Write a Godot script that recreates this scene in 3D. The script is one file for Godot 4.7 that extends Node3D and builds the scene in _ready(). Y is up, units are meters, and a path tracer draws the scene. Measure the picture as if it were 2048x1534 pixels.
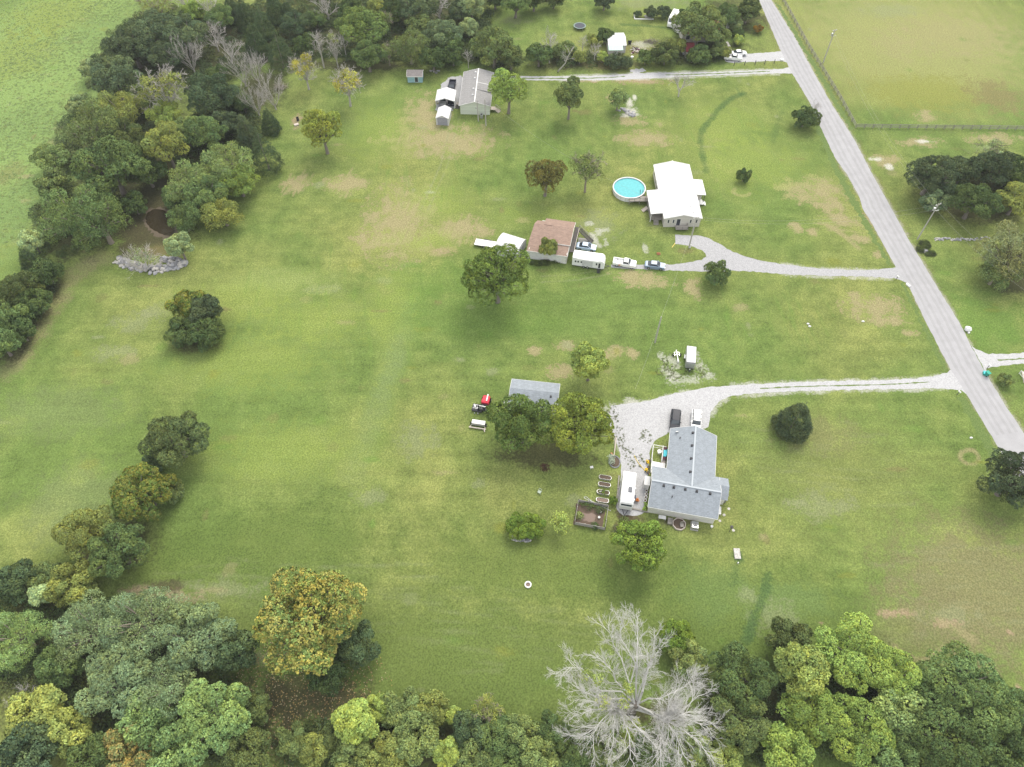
extends Node3D
# A rural place seen from the air: mown lawns, homes, gravel drives, a country road and woods. Metres, y up.

var rng := RandomNumberGenerator.new()
var M := {}
var used := {}
var PROTO := {}
const UPV := Vector3(0, 1, 0)

class MB:
	var v := PackedVector3Array()
	var n := PackedVector3Array()
	func tri(a: Vector3, b: Vector3, c: Vector3) -> void:
		var k: Vector3 = (b - a).cross(c - a).normalized()
		v.append(a); v.append(c); v.append(b)
		n.append(k); n.append(k); n.append(k)
	func quad(a: Vector3, b: Vector3, c: Vector3, d: Vector3) -> void:
		tri(a, b, c); tri(a, c, d)
	func hexa(p: Array) -> void: # 0-3 bottom ring, 4-7 top ring, anticlockwise from above
		quad(p[4], p[5], p[6], p[7]); quad(p[3], p[2], p[1], p[0])
		for i in 4:
			var j := (i + 1) % 4
			quad(p[i], p[j], p[4 + j], p[4 + i])
	func box(c: Vector3, s: Vector3, yaw := 0.0) -> void:
		var b := Basis(Vector3(0, 1, 0), yaw)
		var h := s * 0.5
		var p := []
		for y in [-h.y, h.y]:
			for q in [Vector2(-h.x, h.z), Vector2(h.x, h.z), Vector2(h.x, -h.z), Vector2(-h.x, -h.z)]:
				p.append(c + b * Vector3(q.x, y, q.y))
		hexa(p)
	func slab(a: Vector3, b: Vector3, c: Vector3, d: Vector3, t: float) -> void: # a sheet seen from above, thickened downwards
		var k: Vector3 = (b - a).cross(c - a).normalized() * t
		hexa([a - k, b - k, c - k, d - k, a, b, c, d])
	func bar(a: Vector3, b: Vector3, w: float, h: float) -> void:
		var d := (b - a).normalized()
		var s := d.cross(Vector3(0, 1, 0) if absf(d.y) < 0.95 else Vector3(1, 0, 0)).normalized()
		var u := s.cross(d).normalized() * h * 0.5
		s *= w * 0.5
		hexa([a - s - u, a + s - u, b + s - u, b - s - u, a - s + u, a + s + u, b + s + u, b - s + u])
	func tube(a: Vector3, b: Vector3, r0: float, r1: float, k := 6, caps := true) -> void:
		var d := (b - a).normalized()
		var s := d.cross(Vector3(0, 1, 0) if absf(d.y) < 0.95 else Vector3(1, 0, 0)).normalized()
		var u := s.cross(d).normalized()
		for i in k:
			var t0 := TAU * i / k
			var t1 := TAU * (i + 1) / k
			var e0 := s * cos(t0) + u * sin(t0)
			var e1 := s * cos(t1) + u * sin(t1)
			var p := [a + e0 * r0, a + e1 * r0, b + e1 * r1, b + e0 * r1]
			for q in [[0, 1, 2], [0, 2, 3]]:
				for w in q:
					v.append(p[w])
					n.append(e1 if w == 1 or w == 2 else e0)
			if caps:
				tri(b, b + e0 * r1, b + e1 * r1) if (e0.cross(e1)).dot(d) > 0 else tri(b, b + e1 * r1, b + e0 * r1)
	func path(p: Array, r0: float, r1: float, k := 5) -> void:
		for i in p.size() - 1:
			tube(p[i], p[i + 1], lerpf(r0, r1, float(i) / (p.size() - 1)), lerpf(r0, r1, float(i + 1) / (p.size() - 1)), k, i == p.size() - 2)
	func ring(c: Vector3, r: float, t: float, k := 20, m := 6, sx := 1.0) -> void:
		for i in k:
			var a := TAU * i / k
			var b := TAU * (i + 1) / k
			tube(c + Vector3(cos(a) * r * sx, 0, sin(a) * r), c + Vector3(cos(b) * r * sx, 0, sin(b) * r), t, t, m, false)
	func lathe(c: Vector3, prof: Array, k := 20) -> void: # prof: (radius, height) pairs upwards
		for i in prof.size() - 1:
			for j in k:
				var a := TAU * j / k
				var b := TAU * (j + 1) / k
				var p0: Vector2 = prof[i]
				var p1: Vector2 = prof[i + 1]
				var A := c + Vector3(cos(a) * p0.x, p0.y, -sin(a) * p0.x)
				var B := c + Vector3(cos(b) * p0.x, p0.y, -sin(b) * p0.x)
				var C := c + Vector3(cos(b) * p1.x, p1.y, -sin(b) * p1.x)
				var D := c + Vector3(cos(a) * p1.x, p1.y, -sin(a) * p1.x)
				if p0.x > 0.0001: tri(A, B, C)
				if p1.x > 0.0001: tri(A, C, D)
	func loft(st: Array, ch := 0.06) -> void: # stations [z, half width, y0, y1] from front (-z) to back
		var rows := []
		for s in st:
			var c: float = minf(ch, (s[3] - s[2]) * 0.45)
			rows.append([Vector3(-s[1], s[2], s[0]), Vector3(s[1], s[2], s[0]), Vector3(s[1], s[3] - c, s[0]), Vector3(s[1] - c, s[3], s[0]), Vector3(-s[1] + c, s[3], s[0]), Vector3(-s[1], s[3] - c, s[0])])
		for i in rows.size() - 1:
			for j in 6:
				var q := (j + 1) % 6
				quad(rows[i][j], rows[i + 1][j], rows[i + 1][q], rows[i][q])
		var f: Array = rows[0]
		var l: Array = rows[-1]
		for j in range(1, 5):
			tri(f[0], f[j], f[j + 1])
			tri(l[0], l[j + 1], l[j])
	func rock(c: Vector3, s: Vector3, r: RandomNumberGenerator) -> void:
		var g := []
		var off := r.randf() * TAU
		for i in 4:
			var ring_ := []
			for j in 7:
				var a := TAU * j / 7.0 + off
				var e: float = [0.75, 1.0, 0.82, 0.4][i] * r.randf_range(0.8, 1.15)
				ring_.append(c + Vector3(cos(a) * e * s.x, [-0.5, -0.1, 0.3, 0.52][i] * s.y * r.randf_range(0.85, 1.1), -sin(a) * e * s.z))
			g.append(ring_)
		for i in 3:
			for j in 7:
				quad(g[i][j], g[i][(j + 1) % 7], g[i + 1][(j + 1) % 7], g[i + 1][j])
		for j in range(1, 6):
			tri(g[3][0], g[3][j], g[3][j + 1])
	func mesh() -> ArrayMesh:
		var a := []
		a.resize(Mesh.ARRAY_MAX)
		a[Mesh.ARRAY_VERTEX] = v
		a[Mesh.ARRAY_NORMAL] = n
		var m := ArrayMesh.new()
		m.add_surface_from_arrays(Mesh.PRIMITIVE_TRIANGLES, a)
		return m

func numbered(n: String) -> String:
	if not used.has(n):
		used[n] = 0
		return n
	used[n] += 1
	return "%s_%03d" % [n, used[n]]

func tag(o: Node3D, label: String, category: String, group := "") -> Node3D:
	o.set_meta("label", label)
	o.set_meta("category", category)
	if group: o.set_meta("group", group)
	return o

func thing(called: String, label: String, category: String, at := Vector3.ZERO, turn := 0.0, group := "") -> Node3D:
	var o := Node3D.new()
	o.name = numbered(called)
	add_child(o)
	o.position = at
	o.rotation.y = turn
	return tag(o, label, category, group)

func obj(called: String, mb, mat: Material, parent: Node = null, at := Vector3.ZERO, turn := 0.0) -> MeshInstance3D:
	var o := MeshInstance3D.new()
	o.name = numbered(called) if parent == null else called
	o.mesh = mb.mesh() if mb is MB else mb
	o.material_override = mat
	o.position = at
	o.rotation.y = turn
	(self if parent == null else parent).add_child(o, true)
	return o

func struct(called: String, mb, mat: Material) -> MeshInstance3D:
	var o := obj(called, mb, mat)
	o.set_meta("kind", "structure")
	return o

func v3(p: Vector2, y := 0.0) -> Vector3:
	return Vector3(p.x, y, p.y)

func yaw(a: Vector2, b: Vector2) -> float: # turn that points -z from a to b
	var d := b - a
	return atan2(-d.x, -d.y)

func yawx(a: Vector2, b: Vector2) -> float: # turn that points +x from a to b
	var d := b - a
	return atan2(-d.y, d.x)

# ---------- materials ----------
func noise(sd: int, freq: float, kind := FastNoiseLite.TYPE_SIMPLEX_SMOOTH, oct := 4) -> FastNoiseLite:
	var f := FastNoiseLite.new()
	f.seed = sd
	f.frequency = freq
	f.noise_type = kind
	f.fractal_octaves = oct
	if kind == FastNoiseLite.TYPE_CELLULAR:
		f.cellular_return_type = FastNoiseLite.RETURN_CELL_VALUE
		f.fractal_type = FastNoiseLite.FRACTAL_NONE
	return f

func grain(sd: int, freq: float, lo: float, hi: float, size := 256, kind := FastNoiseLite.TYPE_SIMPLEX_SMOOTH, tint := Color(1, 1, 1)) -> ImageTexture:
	var im := noise(sd, freq, kind).get_seamless_image(size, size)
	im.convert(Image.FORMAT_L8)
	var d := im.get_data()
	var o := PackedByteArray()
	o.resize(size * size * 3)
	for i in size * size:
		var k := lerpf(lo, hi, d[i] / 255.0)
		var f := (k - lo) / (hi - lo)
		var c := Color(lerpf(tint.r, 1.0, f) * k, lerpf(tint.g, 1.0, f) * k, lerpf(tint.b, 1.0, f) * k).linear_to_srgb()
		o[i * 3] = int(255.0 * c.r)
		o[i * 3 + 1] = int(255.0 * c.g)
		o[i * 3 + 2] = int(255.0 * c.b)
	return ImageTexture.create_from_image(Image.create_from_data(size, size, false, Image.FORMAT_RGB8, o))

func mat(key: String, c: Color, rough := 0.9, tex: Texture2D = null, per_m := 1.0, bump: Texture2D = null, bump_cm := 0.0, metal := 0.0) -> StandardMaterial3D:
	var m := StandardMaterial3D.new()
	m.resource_name = key
	m.albedo_color = c.linear_to_srgb()
	m.roughness = rough
	m.metallic = metal
	m.metallic_specular = 0.35
	m.cull_mode = BaseMaterial3D.CULL_DISABLED
	if tex:
		m.albedo_texture = tex
		m.uv1_triplanar = true
		m.uv1_world_triplanar = true
		m.uv1_scale = Vector3.ONE * per_m
	if bump:
		m.heightmap_enabled = true
		m.heightmap_texture = bump
		m.heightmap_scale = bump_cm
	M[key] = m
	return m

func leaf_mat(key: String, c: Color) -> void:
	var m := mat("leaf_" + key, c, 0.85)
	m.vertex_color_use_as_albedo = true
	m.metallic_specular = 0.15
	m.backlight_enabled = true
	m.backlight = Color(0.3, 0.3, 0.3)

func materials() -> void:
	var fine := grain(1, 0.09, 0.72, 1.0)
	var soft := grain(2, 0.02, 0.8, 1.0)
	var stone := grain(3, 0.05, 0.55, 1.0, 256, FastNoiseLite.TYPE_CELLULAR)
	var gravel := grain(4, 0.11, 0.72, 1.0, 512, FastNoiseLite.TYPE_CELLULAR)
	var wear := grain(5, 0.012, 0.86, 1.0, 512)
	var shing := Image.create(128, 128, false, Image.FORMAT_RGB8)
	rng.seed = 11
	shing.fill(Color(0.9, 0.9, 0.9))
	for r in 16:
		var off := rng.randi_range(0, 15)
		for k in 8:
			var g := rng.randf_range(0.86, 1.0)
			for x in 16:
				shing.fill_rect(Rect2i((k * 16 + off + x) % 128, r * 8, 1, 8), Color(g, g, g))
				shing.fill_rect(Rect2i((k * 16 + off + x) % 128, r * 8, 1, 1), Color(g, g, g) * 0.85)
	var shingle := ImageTexture.create_from_image(shing)
	var plankim := Image.create(64, 64, false, Image.FORMAT_RGB8)
	for k in 8:
		var g := rng.randf_range(0.9, 1.0)
		plankim.fill_rect(Rect2i(0, k * 8, 64, 8), Color(g, g * 0.99, g * 0.97))
		plankim.fill_rect(Rect2i(0, k * 8, 64, 1), Color(g, g, g) * 0.78)
	var planks := ImageTexture.create_from_image(plankim)
	mat("road", Color(0.315, 0.313, 0.325), 0.92, wear, 0.06, fine, 1.0)
	mat("road_worn", Color(0.285, 0.283, 0.292), 0.92, wear, 0.06)
	mat("gravel", Color(0.40, 0.40, 0.412), 0.95, gravel, 0.11, gravel, 3.0)
	mat("gravel_grey", Color(0.34, 0.34, 0.352), 0.95, gravel, 0.11, gravel, 3.0)
	mat("concrete", Color(0.34, 0.33, 0.31), 0.9, wear, 0.2)
	mat("grass_strip", Color(0.17, 0.20, 0.085), 0.95, grain(6, 0.06, 0.5, 1.0, 256, FastNoiseLite.TYPE_SIMPLEX_SMOOTH, Color(0.7, 1, 0.6)), 0.3)
	mat("ditch", Color(0.15, 0.185, 0.06), 0.95, grain(8, 0.05, 0.55, 1.0, 256, FastNoiseLite.TYPE_SIMPLEX_SMOOTH, Color(0.6, 0.9, 0.6)), 0.2)
	mat("soil", Color(0.13, 0.095, 0.07), 0.98, grain(7, 0.08, 0.5, 1.0), 0.6)
	mat("mulch", Color(0.24, 0.18, 0.15), 0.98, grain(9, 0.1, 0.5, 1.0), 0.6)
	mat("shingle_grey", Color(0.275, 0.305, 0.34), 0.9, shingle, 0.45, shingle, 0.6)
	mat("shingle_ridge", Color(0.34, 0.37, 0.40), 0.9)
	mat("shingle_pale", Color(0.27, 0.265, 0.265), 0.9, shingle, 0.45, shingle, 0.6)
	mat("shingle_brown", Color(0.29, 0.205, 0.165), 0.9, shingle, 0.3, shingle, 0.6)
	mat("shingle_weathered", Color(0.22, 0.20, 0.195), 0.9, shingle, 0.4, shingle, 0.6)
	mat("shingle_red", Color(0.22, 0.045, 0.05), 0.8, soft, 0.3)
	mat("white_metal", Color(0.57, 0.57, 0.575), 0.45, soft, 0.15)
	mat("white_paint", Color(0.74, 0.74, 0.73), 0.6, soft, 0.3)
	mat("white_siding", Color(0.80, 0.80, 0.79), 0.6, planks, 0.9)
	mat("cream_siding", Color(0.60, 0.585, 0.55), 0.6, planks, 0.9)
	mat("pale_green_siding", Color(0.62, 0.68, 0.60), 0.6, planks, 0.9)
	mat("blue_siding", Color(0.30, 0.50, 0.58), 0.6, planks, 0.9)
	mat("green_metal", Color(0.42, 0.58, 0.50), 0.5, soft, 0.3)
	mat("grey_metal", Color(0.30, 0.30, 0.34), 0.5, soft, 0.3)
	mat("silver", Color(0.5, 0.51, 0.52), 0.35, soft, 0.5, null, 0.0, 0.6)
	mat("dark_metal", Color(0.04, 0.04, 0.045), 0.5)
	mat("rubber", Color(0.02, 0.02, 0.022), 0.85)
	mat("black_paint", Color(0.018, 0.02, 0.03), 0.3).metallic_specular = 0.25
	mat("blue_grey_paint", Color(0.18, 0.24, 0.33), 0.25).clearcoat_enabled = true
	mat("pale_blue_paint", Color(0.38, 0.48, 0.62), 0.25).clearcoat_enabled = true
	mat("white_car", Color(0.72, 0.72, 0.72), 0.25).clearcoat_enabled = true
	mat("red_paint", Color(0.42, 0.018, 0.04), 0.4)
	mat("orange_rust", Color(0.45, 0.22, 0.13), 0.8, fine, 1.0)
	mat("glass", Color(0.03, 0.04, 0.05), 0.08).metallic_specular = 0.6
	mat("window", Color(0.04, 0.045, 0.055), 0.1).metallic_specular = 0.6
	mat("timber", Color(0.30, 0.285, 0.27), 0.9, planks, 0.8)
	mat("timber_grey", Color(0.42, 0.41, 0.40), 0.9, planks, 0.8)
	mat("timber_dark", Color(0.10, 0.095, 0.095), 0.9, planks, 0.8)
	mat("timber_pale", Color(0.52, 0.47, 0.44), 0.9, planks, 0.8)
	mat("pole_wood", Color(0.42, 0.40, 0.37), 0.9, fine, 0.7)
	mat("wire", Color(0.3, 0.3, 0.28), 0.6)
	mat("bark", Color(0.24, 0.21, 0.185), 0.95, fine, 0.8)
	mat("bark_pale", Color(0.45, 0.425, 0.395), 0.95, fine, 0.8)
	mat("bark_dead", Color(0.53, 0.52, 0.505), 0.9)
	mat("bark_grey", Color(0.25, 0.215, 0.175), 0.95)
	mat("rock", Color(0.36, 0.36, 0.375), 0.95, stone, 0.6)
	mat("rock_pale", Color(0.50, 0.48, 0.45), 0.95, stone, 0.6)
	mat("rock_dark", Color(0.24, 0.24, 0.26), 0.95, stone, 0.6)
	mat("terracotta", Color(0.36, 0.15, 0.08), 0.8)
	mat("turquoise", Color(0.10, 0.50, 0.58), 0.7)
	mat("yellow_flower", Color(0.65, 0.45, 0.02), 0.8)
	mat("orange_flower", Color(0.55, 0.18, 0.04), 0.8)
	mat("yellow_hose", Color(0.60, 0.46, 0.12), 0.6)
	mat("green_bin", Color(0.02, 0.27, 0.20), 0.5)
	mat("maroon", Color(0.09, 0.035, 0.05), 0.8)
	mat("pale_leaf", Color(0.40, 0.46, 0.38), 0.8)
	var water := mat("pool_water", Color(0.115, 0.40, 0.43), 0.3, soft, 0.25)
	water.metallic_specular = 0.15
	mat("pond_bank", Color(0.13, 0.105, 0.075), 0.98, grain(10, 0.05, 0.5, 1.0), 0.4)
	mat("pond_water", Color(0.030, 0.024, 0.013), 0.12).metallic_specular = 0.5
	for k in TINT:
		leaf_mat(k, TINT[k])

const TINT := {
	"mid": Color(0.258, 0.374, 0.124), "mid2": Color(0.205, 0.296, 0.098), "mid3": Color(0.258, 0.374, 0.124), "dark": Color(0.151, 0.218, 0.072), "darkgreen": Color(0.163, 0.237, 0.078),
	"olive": Color(0.287, 0.368, 0.121), "olive2": Color(0.329, 0.422, 0.139), "olive3": Color(0.265, 0.340, 0.112), "olivedark": Color(0.186, 0.238, 0.079), "brownolive": Color(0.270, 0.255, 0.070),
	"yellow": Color(0.427, 0.489, 0.129), "yellow2": Color(0.670, 0.644, 0.116), "yellow3": Color(0.37, 0.46, 0.085), "yellow4": Color(0.400, 0.440, 0.190), "yellow5": Color(0.499, 0.572, 0.151), "yellowdull": Color(0.393, 0.450, 0.119),
	"lime": Color(0.521, 0.651, 0.156), "lime2": Color(0.24, 0.36, 0.06), "lime3": Color(0.600, 0.750, 0.180), "limelawn": Color(0.430, 0.500, 0.090), "palelime": Color(0.632, 0.789, 0.332), "pale2": Color(0.537, 0.672, 0.282),
	"light": Color(0.375, 0.493, 0.163), "light2": Color(0.420, 0.553, 0.182), "bright": Color(0.360, 0.493, 0.113), "bright2": Color(0.461, 0.632, 0.145), "bright3": Color(0.315, 0.46, 0.085), "bright4": Color(0.461, 0.632, 0.145), "bright5": Color(0.404, 0.553, 0.127),
	"fresh": Color(0.288, 0.395, 0.111), "fresh2": Color(0.225, 0.325, 0.07), "fresh3": Color(0.225, 0.325, 0.08), "freshpale": Color(0.395, 0.572, 0.189), "freshpale2": Color(0.354, 0.513, 0.169), "yellowgreen": Color(0.464, 0.572, 0.151),
	"grey": Color(0.221, 0.299, 0.138), "grey2": Color(0.270, 0.365, 0.168), "greydark": Color(0.150, 0.203, 0.094), "greydark2": Color(0.136, 0.184, 0.085), "greydark3": Color(0.19, 0.25, 0.09), "greylight": Color(0.347, 0.469, 0.216), "greylight2": Color(0.362, 0.489, 0.225), "greypale": Color(0.292, 0.395, 0.182), "greendark": Color(0.12, 0.18, 0.065),
	"bluegreen": Color(0.149, 0.218, 0.101), "bluegreen2": Color(0.155, 0.225, 0.095), "cedar": Color(0.128, 0.188, 0.079), "cedargreen": Color(0.161, 0.237, 0.099), "pale": Color(0.427, 0.534, 0.224),
	"orange": Color(0.500, 0.400, 0.130), "orange2": Color(0.58, 0.54, 0.14), "mixed": Color(0.358, 0.372, 0.081), "red": Color(0.15, 0.075, 0.055), "brown": Color(0.358, 0.233, 0.050)}

# ---------- trees ----------
func ball_dir() -> Vector3:
	var y := rng.randf_range(-1.0, 1.0)
	var a := rng.randf() * TAU
	var s := sqrt(1.0 - y * y)
	return Vector3(cos(a) * s, y, sin(a) * s)

# Leaves as small four-cornered faces gathered in sprays on the outside of lobes [centre, radius across, radius up].
func leaf_cloud(lobes: Array, sprays: int, per: int, leaf: float, opt := {}) -> ArrayMesh:
	var V := PackedVector3Array()
	var N := PackedVector3Array()
	var C := PackedColorArray()
	var I := PackedInt32Array()
	var spread: float = opt.get("spread", 2.4) * leaf
	var droop: float = opt.get("droop", 0.0)
	var low: float = opt.get("low", -0.55)
	var keep: float = opt.get("keep", 0.70)
	var warm: float = opt.get("warm", 0.0)
	var inner: float = opt.get("inner", 0.78)
	var up: float = opt.get("up", 0.7)
	var slim: float = opt.get("slim", 0.34)
	var turning: float = opt.get("turning", 0.0)
	var total := 0.0
	var cum := []
	var tones := []
	for l in lobes:
		total += l[1] * l[1]
		cum.append(total)
		tones.append(Vector3(rng.randf_range(0.66, 1.0), rng.randf_range(-1.0, 1.0), rng.randf_range(0.9, 1.0)))
	var made := 0
	var tries := 0
	while made < sprays and tries < sprays * 6:
		tries += 1
		var pick := rng.randf() * total
		var li := 0
		while cum[li] < pick:
			li += 1
		var L: Array = lobes[li]
		var c: Vector3 = L[0]
		var d := ball_dir()
		if d.y < low:
			continue
		var rr := rng.randf_range(inner, 1.06)
		var p := c + Vector3(d.x * L[1], d.y * L[2], d.z * L[1]) * rr
		var hidden := false
		for q in lobes.size():
			if q != li:
				var K: Array = lobes[q]
				var e: Vector3 = p - K[0]
				var k: float = (e.x * e.x + e.z * e.z) / (K[1] * K[1]) + e.y * e.y / (K[2] * K[2])
				if k < keep * keep:
					hidden = true
					break
		if hidden or p.y < 0.02:
			continue
		made += 1
		var out := (d + UPV * up).normalized()
		var side := out.cross(Vector3(d.z, 0.3, -d.x)).normalized()
		var tone: float = tones[li].x * rng.randf_range(0.60, 1.0)
		var hue: float = tones[li].y * 0.5 + rng.randf_range(-0.6, 0.6)
		var sp := spread * rng.randf_range(0.7, 1.25)
		var green := Color(0.56, 0.80, 0.85) if rng.randf() < turning else Color(1, 1, 1)
		for k in per:
			var o := ball_dir() * sqrt(rng.randf()) * sp
			o -= out * o.dot(out) * 0.65
			var far := o.length() / sp
			var q := p + o + out * (0.35 * sp * (1.0 - far))
			q.y -= droop * far * far * sp
			var nn := (out * 0.65 + ball_dir() * 0.8 + o * (0.5 / sp)).normalized()
			var t := nn.cross(ball_dir()).normalized()
			if droop > 0.0:
				t = (o + UPV * -0.5 * sp).normalized()
				nn = (nn - t * nn.dot(t)).normalized()
			var b := nn.cross(t)
			var s := leaf * rng.randf_range(0.65, 1.25)
			t *= s * 0.5
			b *= s * slim
			var i0 := V.size()
			V.append(q - t); V.append(q + b); V.append(q + t); V.append(q - b)
			var sn := (nn + out * 0.3).normalized()
			N.append(sn); N.append(sn); N.append(sn); N.append(sn)
			var g := tone * rng.randf_range(0.66, 1.0)
			var h := hue + rng.randf_range(-0.35, 0.35)
			var col := Color(clampf(g * (1.0 + 0.16 * h + warm * maxf(h, 0.0)), 0, 1), clampf(g * (1.0 + 0.03 * h - warm * 0.25 * maxf(h, 0.0)), 0, 1), clampf(g * (1.0 - 0.2 * h), 0, 1)) * green
			C.append(col); C.append(col); C.append(col); C.append(col)
			I.append(i0); I.append(i0 + 1); I.append(i0 + 2); I.append(i0); I.append(i0 + 2); I.append(i0 + 3)
	var a := []
	a.resize(Mesh.ARRAY_MAX)
	a[Mesh.ARRAY_VERTEX] = V
	a[Mesh.ARRAY_NORMAL] = N
	a[Mesh.ARRAY_COLOR] = C
	a[Mesh.ARRAY_INDEX] = I
	var m := ArrayMesh.new()
	m.add_surface_from_arrays(Mesh.PRIMITIVE_TRIANGLES, a)
	return m

func grow(mb: MB, p: Vector3, d: Vector3, ln: float, r: float, depth: int, o: Dictionary) -> void:
	var mid := p + d * ln * 0.5 + ball_dir() * ln * 0.06
	var d2: Vector3 = (d + UPV * o.rise * 0.5 + ball_dir() * 0.22).normalized()
	var tip: Vector3 = mid + d2 * ln * 0.5
	var k := 5 if r > 0.03 else 3
	mb.tube(p, mid, r, r * 0.8, k, false)
	mb.tube(mid, tip, r * 0.8, r * 0.55, k, false)
	if depth == 0:
		return
	var kids: int = o.kids
	for i in kids:
		var f := rng.randf_range(0.25, 1.0) if i < kids - 1 else 1.0
		var at := p.lerp(mid, f * 2.0) if f < 0.5 else mid.lerp(tip, f * 2.0 - 1.0)
		var e := ball_dir()
		e = (e - d * e.dot(d)).normalized()
		var nd: Vector3 = (d2 + e * rng.randf_range(0.45, 1.0) * o.open + UPV * o.rise).normalized()
		grow(mb, at, nd, ln * rng.randf_range(0.5, 0.78), maxf(r * 0.55, o.thin), depth - 1, o)

func limbs(lobes: Array, clear: float, r0: float, bare_ := false) -> MB:
	var mb := MB.new()
	var fork := Vector3(rng.randf_range(-0.04, 0.04), clear + 0.25, rng.randf_range(-0.04, 0.04))
	mb.path([Vector3(0, -0.02, 0), Vector3(0, 0.06, 0), fork * 0.55, fork], r0 * 1.5, r0 * 0.8, 7)
	for l in lobes:
		var c: Vector3 = l[0]
		if c.y < clear * 0.6 and not bare_:
			continue
		var m := fork.lerp(c, 0.5) + Vector3(0, 0.10 * (c - fork).length(), 0) + ball_dir() * 0.05
		mb.path([fork * 0.9, m, c + (c - fork).normalized() * float(l[1]) * 0.35], r0 * 0.5, r0 * 0.1, 5)
	return mb

func lobes_round(count: int, asp: float, clear: float, lump: float, wild := 0.16) -> Array:
	var out := []
	out.append([Vector3(0, clear + asp * 0.85, 0), 0.46, asp * 0.5])
	for i in count:
		var g := TAU * 0.618034 * i + rng.randf_range(-0.5, 0.5)
		var y := lerpf(-0.5, 0.88, (i + 0.5) / count) + rng.randf_range(-0.14, 0.14)
		var reach := rng.randf_range(0.66 - wild, 0.80 + wild * 0.5)
		var rr := sqrt(maxf(0.02, 1.0 - y * y)) * reach
		var s := lump * rng.randf_range(0.7, 1.3)
		out.append([Vector3(cos(g) * rr, maxf(s * 0.6, clear + asp * (1.0 + y * reach * 0.92)), sin(g) * rr), s, s * rng.randf_range(0.65, 0.9)])
	return out

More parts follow.
